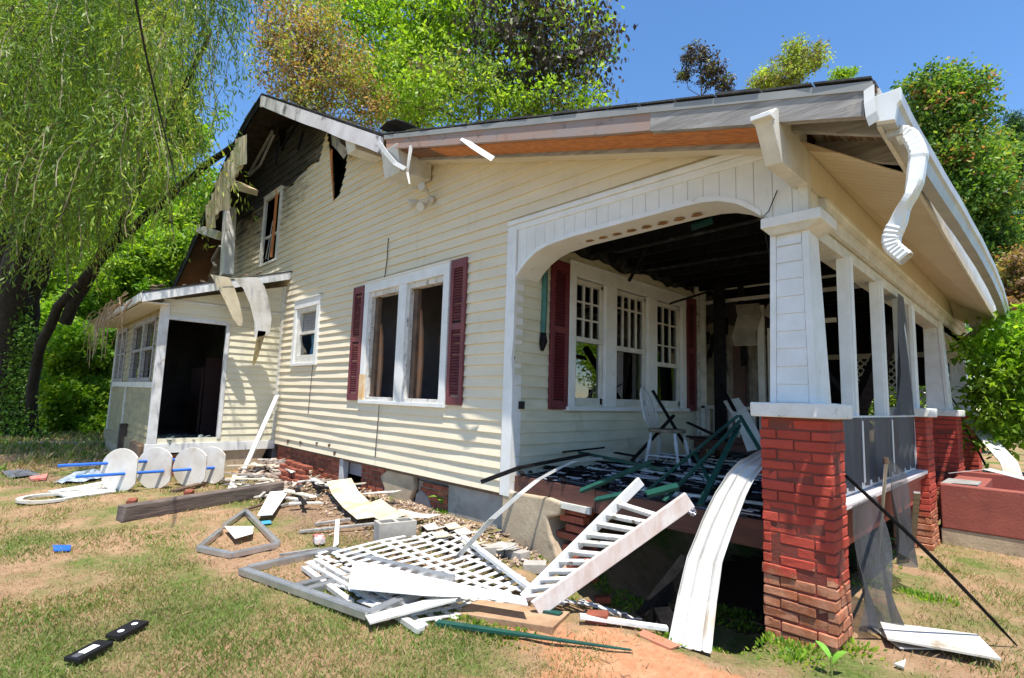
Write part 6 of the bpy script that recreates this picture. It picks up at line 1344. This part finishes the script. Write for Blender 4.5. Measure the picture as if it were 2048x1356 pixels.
# weeping willow
wb = GP(45, 868); wb = AT(45, 868, 14.3); wb.z = gz(wb.x, wb.y)
wt = thing('willow_tree', 'large weeping willow with ivy covered trunks at the left edge', 'tree', wb)
mb = MB()
D0 = 14.3
stems = [([(20, 880), (26, 760), (30, 640), (40, 560), (70, 300), (40, 60), (30, -120)], .52, .18, D0), ([(45, 880), (55, 700), (62, 600), (100, 480), (190, 330), (260, 150)], .26, .10, D0), ([(62, 865), (70, 730), (120, 610), (240, 480), (330, 400), (400, 340), (470, 285), (500, 240)], .13, .06, D0-.6), ([(20, 860), (10, 600), (20, 400), (35, 200), (30, 20)], .30, .15, D0+.4), ([(130, 640), (180, 540), (230, 480), (300, 300), (380, 150), (420, 60)], .14, .05, D0-1)]
for pts, r0, r1, D in stems:
    P = [AT(a, b, D-.25*i) for i, (a, b) in enumerate(pts)]; Q = []
    for i in range(len(P)-1):
        for q in range(3): Q.append(P[i].lerp(P[i+1], q/3)+Vector(RNG.normal(size=3)*.03))
    Q.append(P[-1]); mb.tube(Q, [r0+(r1-r0)*i/(len(Q)-1) for i in range(len(Q))], 9, caps=False)
mb.done('trunk', bark_m, wt, smooth=True)
mb = MB(); strands = []; rw = np.random.default_rng(5)
n_str = 4200; k = 0; bough = [(rw.uniform(-140, 560), rw.uniform(-330, 400), rw.uniform(8.5, 14.5)) for _ in range(230)]
while k < n_str:
    bx, by, bD = bough[rw.integers(230)]; e = rw.random(); px = bx+(e-.5)*110+rw.normal()*14; py = by+(e-.5)**2*120+rw.normal()*12; D = bD+rw.normal()*.25
    L = rw.uniform(.6, 2.3); ye = py+L*FPX/D
    lim = 600 if px < 170 else 560-(px-170)*.35 if px < 360 else 480-(px-360)*2.1
    if ye > lim: continue
    if px > 470 and py > -40: continue
    if 420 < px < 525 and 50 < ye-40 < 230 and rw.random() < .8: continue
    if px > 360 and rw.random() < .35: continue
    c1 = math.sin(px*.021+py*.013)+math.sin(px*.047-py*.031+D)+math.sin(px*.011+1.3+py*.05)
    if c1 < -.75 and rw.random() < .85: continue
    strands.append((px, py, D, L)); k += 1
P, A, Rn = [], [], []
for px, py, D, L in strands:
    s0 = np.array(AT(px, py, D)); out = unit(np.array([rw.normal(), rw.normal(), 0])); m_ = int(L/.055); t_ = np.linspace(0, 1, m_)[:, None]
    reach = rw.uniform(.15, .8)*(2.0 if rw.random() < .3 else 1); out = unit(out+np.array([[-.5, .2, 0]])[0]*(1 if math.sin(px*.03+D) > 0 else -1))
    pts = s0+out*reach*(1-np.exp(-3*t_))+np.array([0, 0, -1])*L*t_**1.25+np.array([[.05, .03, 0]])*np.sin(t_*9+px)
    P.append(pts+rw.normal(size=pts.shape)*.03); tl = np.gradient(pts, axis=0); A.append(unit(tl)+rw.normal(size=pts.shape)*.25)
    tone = .35+.3*math.sin(px*.013+D)+.1*rw.normal(); Rn.append(np.full(m_, tone)+rw.normal(size=m_)*.12-(.3 if 380 < px and py < 40 else 0))
    if rw.random() < .28: mb.tube([tuple(p) for p in pts[::max(1, m_//6)]], .007, 3, caps=False)
mb.done('twigs', mat('willow twig', (0.17, 0.13, 0.05), (0.1, 0.08, 0.04)), wt)
P = np.concatenate(P); A = np.concatenate(A); leaves('crown', P, RNG.uniform(.09, .17, len(P)), willow_m, wt, .2, axis=A, rnd=np.concatenate(Rn))
# ivy on the willow trunk
q = RNG.random(3800); py = 600+290*q; px = 32+12*np.sin(py*.03)+RNG.normal(size=3800)*(14+16*q); P = np.array([AT(a, b, 13.75-.3*RNG.random()) for a, b in zip(px, py)])
leaves('ivy', P, RNG.uniform(.05, .10, 3800), redtip_m, wt, .8, rnd=RNG.random(3800)*.7)

# understorey behind the willow and the addition
tree('understorey_tree', 'bright green small tree between the willow trunk and the addition', 'tree', AT(330, 800, 19), AT(250, 560, 19), .12, [B(250, 560, 19, 90, 70, 1.2), B(160, 660, 18.5, 70, 60), B(210, 740, 18, 55, 55), B(340, 520, 20, 80, 60), B(230, 470, 20, 90, 50), B(130, 560, 20, 70, 60)], 42000, 150, .28, .17, bright_m)
tree('shade_shrub', 'leafy shrub growing against the end wall of the addition', 'shrub', AT(190, 850, 16.5), AT(180, 760, 16.5), .06, [B(200, 790, 16.5, 45, 40), B(180, 850, 16, 40, 25, .6), B(215, 700, 17, 40, 50, .8), B(120, 780, 18, 45, 30, .8)], 12000, 70, .2, .16, shrub_m)
tree('understorey_tree', 'dark green tree standing behind the willow at the left edge', 'tree', AT(-60, 800, 24), AT(-40, 500, 24), .2, [B(-80, 600, 24, 120, 150), B(60, 480, 26, 130, 150, 1.5), B(240, 380, 27, 150, 130, 1.4), B(380, 430, 26, 90, 100), B(60, 720, 25, 100, 60), B(160, 250, 28, 150, 120), B(40, 120, 28, 130, 120), B(230, 60, 28, 130, 110), B(330, 230, 28, 90, 90)], 17000, 120, .45, .24, shrub_m)
P = []
for i in range(26):
    D = 34+RNG.random()*8; P.append(B(-260+i*34, 640+RNG.random()*60, D, 70, 110, 1))
pp, _ = crown_points(P, 1100, 14, .7); leaves('far_woods', pp, .42*RNG.uniform(.6, 1.3, len(pp)), shrub_m, None, .6, tagd=(None, None, None, 'stuff'))
P = [B(1560+i*45, 700+RNG.random()*80, 30+RNG.random()*6, 70, 120, 1) for i in range(16)]
pp, _ = crown_points(P, 1300, 14, .6); leaves('far_woods', pp, .3*RNG.uniform(.6, 1.3, len(pp)), shrub_m, None, .6, tagd=(None, None, None, 'stuff'))
# pale neighbour building glimpsed through the leaves
nb = thing('neighbour_house', 'pale bluish neighbouring house glimpsed through the leaves beside the willow trunk', 'house', AT(110, 760, 30)-Vector((0, 0, 1.4)))
c_ = AT(110, 720, 30)
mb = MB(); mb.box((c_.x-4, c_.y-2.2, 0), (c_.x, c_.y+2.2, 3.0)); mb.done('wall', mat('pale blue siding', (0.5, 0.55, 0.62)), nb)
mb = MB(); mb.poly([(c_.x+.3, c_.y-2.6, 2.95), (c_.x+.3, c_.y+2.6, 2.95), (c_.x+.3, c_.y, 4.6)], (-4.6, 0, 0)); mb.done('roof', shingle_m, nb)
mb = MB(); mb.box((c_.x, c_.y-.5, 1.0), (c_.x+.04, c_.y+.5, 2.2)); mb.done('window', dark_m, nb)
tree('shade_shrub', 'bright leafy shrub right of the willow trunk', 'shrub', AT(125, 850, 15.6), AT(125, 740, 15.6), .05, [B(130, 790, 15.6, 35, 45, 1), B(150, 700, 16, 45, 50, 1), B(90, 660, 16.5, 40, 50, .8), B(110, 840, 15.4, 30, 18, .5)], 4500, 60, .2, .15, sapling_m)
tree('shade_shrub', 'sunlit shrub at the left edge behind the willow trunk', 'shrub', AT(-30, 850, 17), AT(-30, 740, 17), .05, [B(-30, 800, 17, 50, 50, 1), B(0, 620, 18, 60, 70, 1), B(-70, 700, 17, 50, 60, 1)], 4500, 60, .25, .16, sapling_m)
# trees behind the roof
tree('scorched_tree', 'brown heat scorched small tree just behind the burnt ridge', 'tree', AT(620, 700, 22), AT(615, 120, 22), .16, [B(610, 150, 22, 95, 90, 1.3), B(690, 170, 22, 70, 80), B(560, 60, 22, 60, 80, .8), B(640, 60, 22, 60, 60, .6), B(750, 220, 22, 50, 50, .5)], 4600, 110, .52, .15, rusty_m, 'trees behind the roof', bark2_m, dead=.15, dead_m=olive_m)
tree('maple_tree', 'tall bright green tree rising behind the middle of the roof', 'tree', AT(870, 700, 27), AT(850, 60, 27), .28, [B(760, 50, 27, 140, 120, 1.7), B(880, 90, 27, 120, 120, 1.5), B(680, -60, 28, 140, 100), B(910, -10, 27, 100, 120, 1.2), B(790, 150, 26, 100, 90, 1.2)], 3900, 90, .65, .26, bright_m, 'trees behind the roof', bark2_m, dead=.08, dead_m=olive_m)
tree('scorched_tree', 'tall tree with dark heat killed leaves on its right side, behind the roof', 'tree', AT(1060, 700, 25), AT(1070, 20, 25), .22, [B(1100, 50, 24, 130, 120, 1.6), B(1190, 80, 24, 50, 100, .7), B(990, 110, 24, 110, 100, 1.1), B(1120, 150, 24, 110, 80, 1.0), B(1040, -30, 24, 150, 90, 1.2)], 2600, 110, .48, .25, burnt_m, 'trees behind the roof', bark2_m, droop=1.2, dead=.22, dead_m=bright_m)
tree('green_tree', 'mixed olive and green tree low behind the roof slope', 'tree', AT(960, 700, 23), AT(960, 180, 23), .16, [B(870, 180, 23, 110, 80, .9), B(980, 195, 23, 110, 60, .8), B(1090, 212, 23, 100, 42, .7), B(1175, 215, 23, 50, 32, .4), B(800, 210, 23, 70, 60, .6)], 3600, 80, .52, .19, bright_m, 'trees behind the roof', bark2_m, dead=.33, dead_m=olive_m)
tree('scorched_tree', 'small half scorched tree standing clear against the sky', 'tree', AT(1405, 700, 34), AT(1400, 110, 34), .10, [B(1385, 110, 34, 28, 26, .8), B(1420, 140, 34, 28, 40), B(1450, 165, 34, 20, 22, .6), B(1370, 150, 34, 14, 14, .3)], 1500, 34, .30, .2, burnt_m, 'distant trees above the roof edge', bark2_m, nl=34, droop=1)
tree('green_tree', 'green and bronze tree rising above the roof edge at centre right', 'tree', AT(1590, 700, 32), AT(1600, 95, 32), .12, [B(1595, 120, 32, 42, 35, 1.2), B(1560, 155, 32, 55, 25), B(1625, 110, 32, 26, 25, .6), B(1530, 165, 32, 30, 20, .6)], 2600, 44, .34, .18, olive_m, 'distant trees above the roof edge', bark2_m, nl=34)
tree('green_tree', 'small pale green treetop nearest the roof corner', 'tree', AT(1680, 700, 33), AT(1685, 150, 33), .08, [B(1683, 150, 33, 26, 14, 1)], 1300, 20, .25, .16, bright_m, 'distant trees above the roof edge', bark2_m, nl=12)
# right hand trees
tree('pear_tree', 'dense green tree with reddish new leaves filling the sky right of the gutter', 'tree', AT(1900, 850, 14.5), AT(1885, 160, 14.5), .14, [B(1870, 190, 14.5, 50, 55, 1), B(1840, 175, 14.5, 35, 25, .5), B(1915, 200, 14.3, 50, 60), B(1900, 300, 14.3, 75, 80, 1.6), B(1960, 380, 14, 70, 80, 1.6), B(1985, 500, 14, 60, 70, 1.4), B(1870, 260, 14.8, 60, 60, 1), B(1935, 450, 14.8, 70, 90, 1.4), B(1990, 290, 14.6, 30, 45, .5)], 5500, 110, .28, .12, redtip_m, 'trees right of the porch', nl=60)
tree('cedar_tree', 'dark feathery evergreen at the right edge behind the reddish tree', 'tree', AT(2070, 800, 18), AT(2060, 280, 18), .15, [B(2045, 330, 18, 45, 80), B(2060, 450, 18, 60, 90), B(2030, 260, 18, 18, 30, .3)], 20000, 130, .16, .12, cedar_m, 'trees right of the porch', aspect=.25, nl=20)
tree('understorey_tree', 'green and rusty tree below the dense tree at the right edge', 'tree', AT(2060, 850, 12.5), AT(2050, 560, 12.5), .08, [B(2040, 560, 12.5, 50, 50, 1), B(2060, 640, 12, 50, 50), B(2000, 600, 13, 40, 40, .8)], 8000, 60, .15, .1, rusty_m, 'trees right of the porch', nl=20)
tree('understorey_tree', 'leafy tree seen through the far end of the porch', 'tree', AT(1800, 860, 19), AT(1790, 700, 19), .12, [B(1740, 740, 19, 80, 90), B(1850, 700, 19, 80, 90), B(1640, 760, 20, 70, 60)], 12000, 80, .3, .16, shrub_m, nl=20)
hb = AT(2035, 925, 8.0)
tree('sapling', 'bright green leafy sapling overhanging the red planter at the right edge', 'sapling', hb, AT(2010, 700, 8.0), .022, [B(1990, 690, 8.0, 50, 40, .9), B(2040, 660, 8.0, 50, 50, 1), B(1975, 780, 7.9, 50, 50, 1.1), B(2040, 800, 7.7, 50, 60, 1.3), B(2000, 860, 7.8, 45, 35, .9), B(2060, 730, 7.6, 50, 60, 1), B(1935, 705, 8, 18, 22, .25)], 900, 40, .17, .125, sapling_m, nl=34, aspect=.45, stems=2)
# broad leaved weeds
def weed(p, n, L, label, name='weed', wid=.38):
    t = thing(name, label, 'plant', p, None); mb = MB()
    for i in range(n):
        q = i*2.4+.6; el = .9-.12*i if n > 2 else 1.0; d = Vector((math.cos(q)*math.cos(el), math.sin(q)*math.cos(el), math.sin(el))); s_ = d.cross(Vector((0, 0, 1))).normalized(); b = p+Vector((0, 0, .06+.02*i)); up = s_.cross(d).normalized()
        pts = []
        for k in range(7):
            t_ = k/6; w_ = L*wid*math.sin(math.pi*min(1, t_*.92+.05))**.8*.5; c_ = b+d*L*t_-Vector((0, 0, L*.35*t_*t_)); pts += [c_-s_*w_+up*w_*.25, c_, c_+s_*w_+up*w_*.25]
        mb.add(pts, [(3*k+a, 3*k+3+a, 3*k+4+a, 3*k+1+a) for k in range(6) for a in (0, 1)])
    mb.done('leaf', mat('weed leaf', (0.12, 0.30, 0.03), (0.2, 0.4, 0.05), 8, .45), t, smooth=True)
    mb = MB(); mb.tube([p-Vector((0, 0, .02)), p+Vector((0, 0, .1))], .006, 5); mb.done('stem', mat('weed stem', (0.2, 0.25, 0.05)), t)
weed(GP(884, 1022), 7, .20, 'young broad leaved weed growing against the grey footing')
weed(GP(1664, 1352), 2, .15, 'large pale green leaf plant at the foot of the brick pier')
weed(GP(1768, 1110), 6, .16, 'green weed growing behind the hanging screen')
# grass
def vnoise(x, y, s, seed):
    r = np.random.default_rng(seed); T = r.random((64, 64)); x = x*s+100; y = y*s+100; i = np.floor(x).astype(int); j = np.floor(y).astype(int); a = x-i; b = y-j; a = a*a*(3-2*a); b = b*b*(3-2*b)
    g = lambda p, q: T[p % 64, q % 64]; return (g(i, j)*(1-a)+g(i+1, j)*a)*(1-b)+(g(i, j+1)*(1-a)+g(i+1, j+1)*a)*b
def grass(n, x0, x1, y0, y1, hmin, hmax, wd, keep, name='grass'):
    x = RNG.uniform(x0, x1, n); y = RNG.uniform(y0, y1, n); pt = vnoise(x, y, 1.1, 3)*.6+vnoise(x, y, 3.1, 4)*.4
    k = keep(x, y, pt)*(.24+1.1*sstep(.36, .63, pt)) > RNG.random(n); x, y, pt = x[k], y[k], pt[k]; n = len(x); z = gh(x, y)
    b = np.stack([x, y, z-.004], 1); dist = np.hypot(x-CAM[0], y-CAM[1]); h = RNG.uniform(hmin, hmax, n)*(.6+.8*pt); q = RNG.uniform(0, 6.28, n); ln = RNG.uniform(.2, 1.3, n)
    ax = np.stack([np.cos(q)*ln, np.sin(q)*ln, np.ones(n)], 1); c = np.clip(.84-.95*(pt-.35)+RNG.normal(size=n)*.22, 0, 1)
    L = h*np.sqrt(1+ln*ln)**.5; return leaves(name, b, L, grass_m, None, np.float64(1.0)*1.0 if False else wd, axis=ax*6, rnd=c, tagd=(None, None, None, 'stuff'))
TAPES = []
for pq in ((160, 1312), (195, 1294), (178, 1303), (240, 1266), (270, 1253), (205, 1288), (135, 1322)):
    q_ = GP(*pq); TAPES.append((q_.x, q_.y))
def lawn(x, y, pt):
    k = np.ones_like(x); k *= 1-sstep(-.9, -.25, y)*(x < 0)*.96; k *= 1-.85*np.exp(-((x+.35)/1.3)**2-((y+1.0)/.35)**2)
    k *= 1-.6*np.exp(-((x+10.5)/2.2)**2-((y+3.4)/.7)**2); k *= 1-.85*np.exp(-((x+4.3)/2.9)**2-((y+1.8)/1.1)**2); k *= ~((x > -.45) & (x < .02) & (y > -.12)); k *= ~((x > 0) & (y > 3.8))
    for u, v in TAPES: k *= np.hypot(x-u, y-v) > .055
    return k
grass(200000, -4.8, 1.9, -3.9, -.2, .012, .036, .14, lawn)
grass(150000, -13, -3.5, -8, -.2, .018, .05, .18, lawn)
grass(26000, -3.2, 1.9, -3.75, -1.5, .02, .045, .085, lawn)
grass(60000, -30, -11, -14, 4, .08, .2, .18, lambda x, y, pt: np.ones_like(x))
grass(40000, .02, 4.5, -.3, 4.0, .02, .055, .13, lambda x, y, pt: np.ones_like(x)*.7)
def tufts(spots, label=None):
    P, A = [], []
    for x, y, r_, n in spots:
        a = RNG.normal(size=(n, 2))*r_; xx, yy = x+a[:, 0], y+a[:, 1]; P.append(np.stack([xx, yy, gh(xx, yy)], 1)); A.append(np.stack([a[:, 0]*3/r_*.3, a[:, 1]*3/r_*.3, np.ones(n)*1.6], 1))
    return leaves('ground_cover', np.concatenate(P), RNG.uniform(.015, .045, sum(s[3] for s in spots)), shrub_m, None, .5, axis=np.concatenate(A), tagd=(None, None, None, 'stuff'))
sp = []
for px, py in ((1205, 1195), (1230, 1205), (1260, 1200), (1290, 1215), (1180, 1210), (1420, 1240), (1450, 1225), (1490, 1255), (1480, 1230), (1130, 1180), (1080, 1115), (960, 1255), (1010, 1275), (940, 1240), (1560, 1290), (1590, 1320), (1620, 1300), (1700, 1300), (1760, 1130), (1745, 1170), (1800, 1110), (1830, 1190), (1880, 1200), (890, 1025), (1350, 1280), (1440, 1300)):
    p = GP(px, py); sp.append((p.x, p.y, .07, 150))
tufts(sp)

# trees across the street, which the porch windows mirror
for i, (x, y) in enumerate(((15, 9), (9, 21), (14, 27), (20, 38))):
    tree('street_tree', ('leafy tree across the street facing the porch steps', 'leafy tree across the street, second from the house corner', 'leafy tree across the street, third along', 'leafy tree farthest along the street')[i], 'tree', (x, y, 0), (x, y, 6), .2, [((x, y, 5), (3.2, 3.2, 3.6), 1.5), ((x-.5, y+1, 2.2), (2.8, 3, 1.6), .8)], 7000, 60, .5, .3, bright_m, 'trees across the street', nl=14)
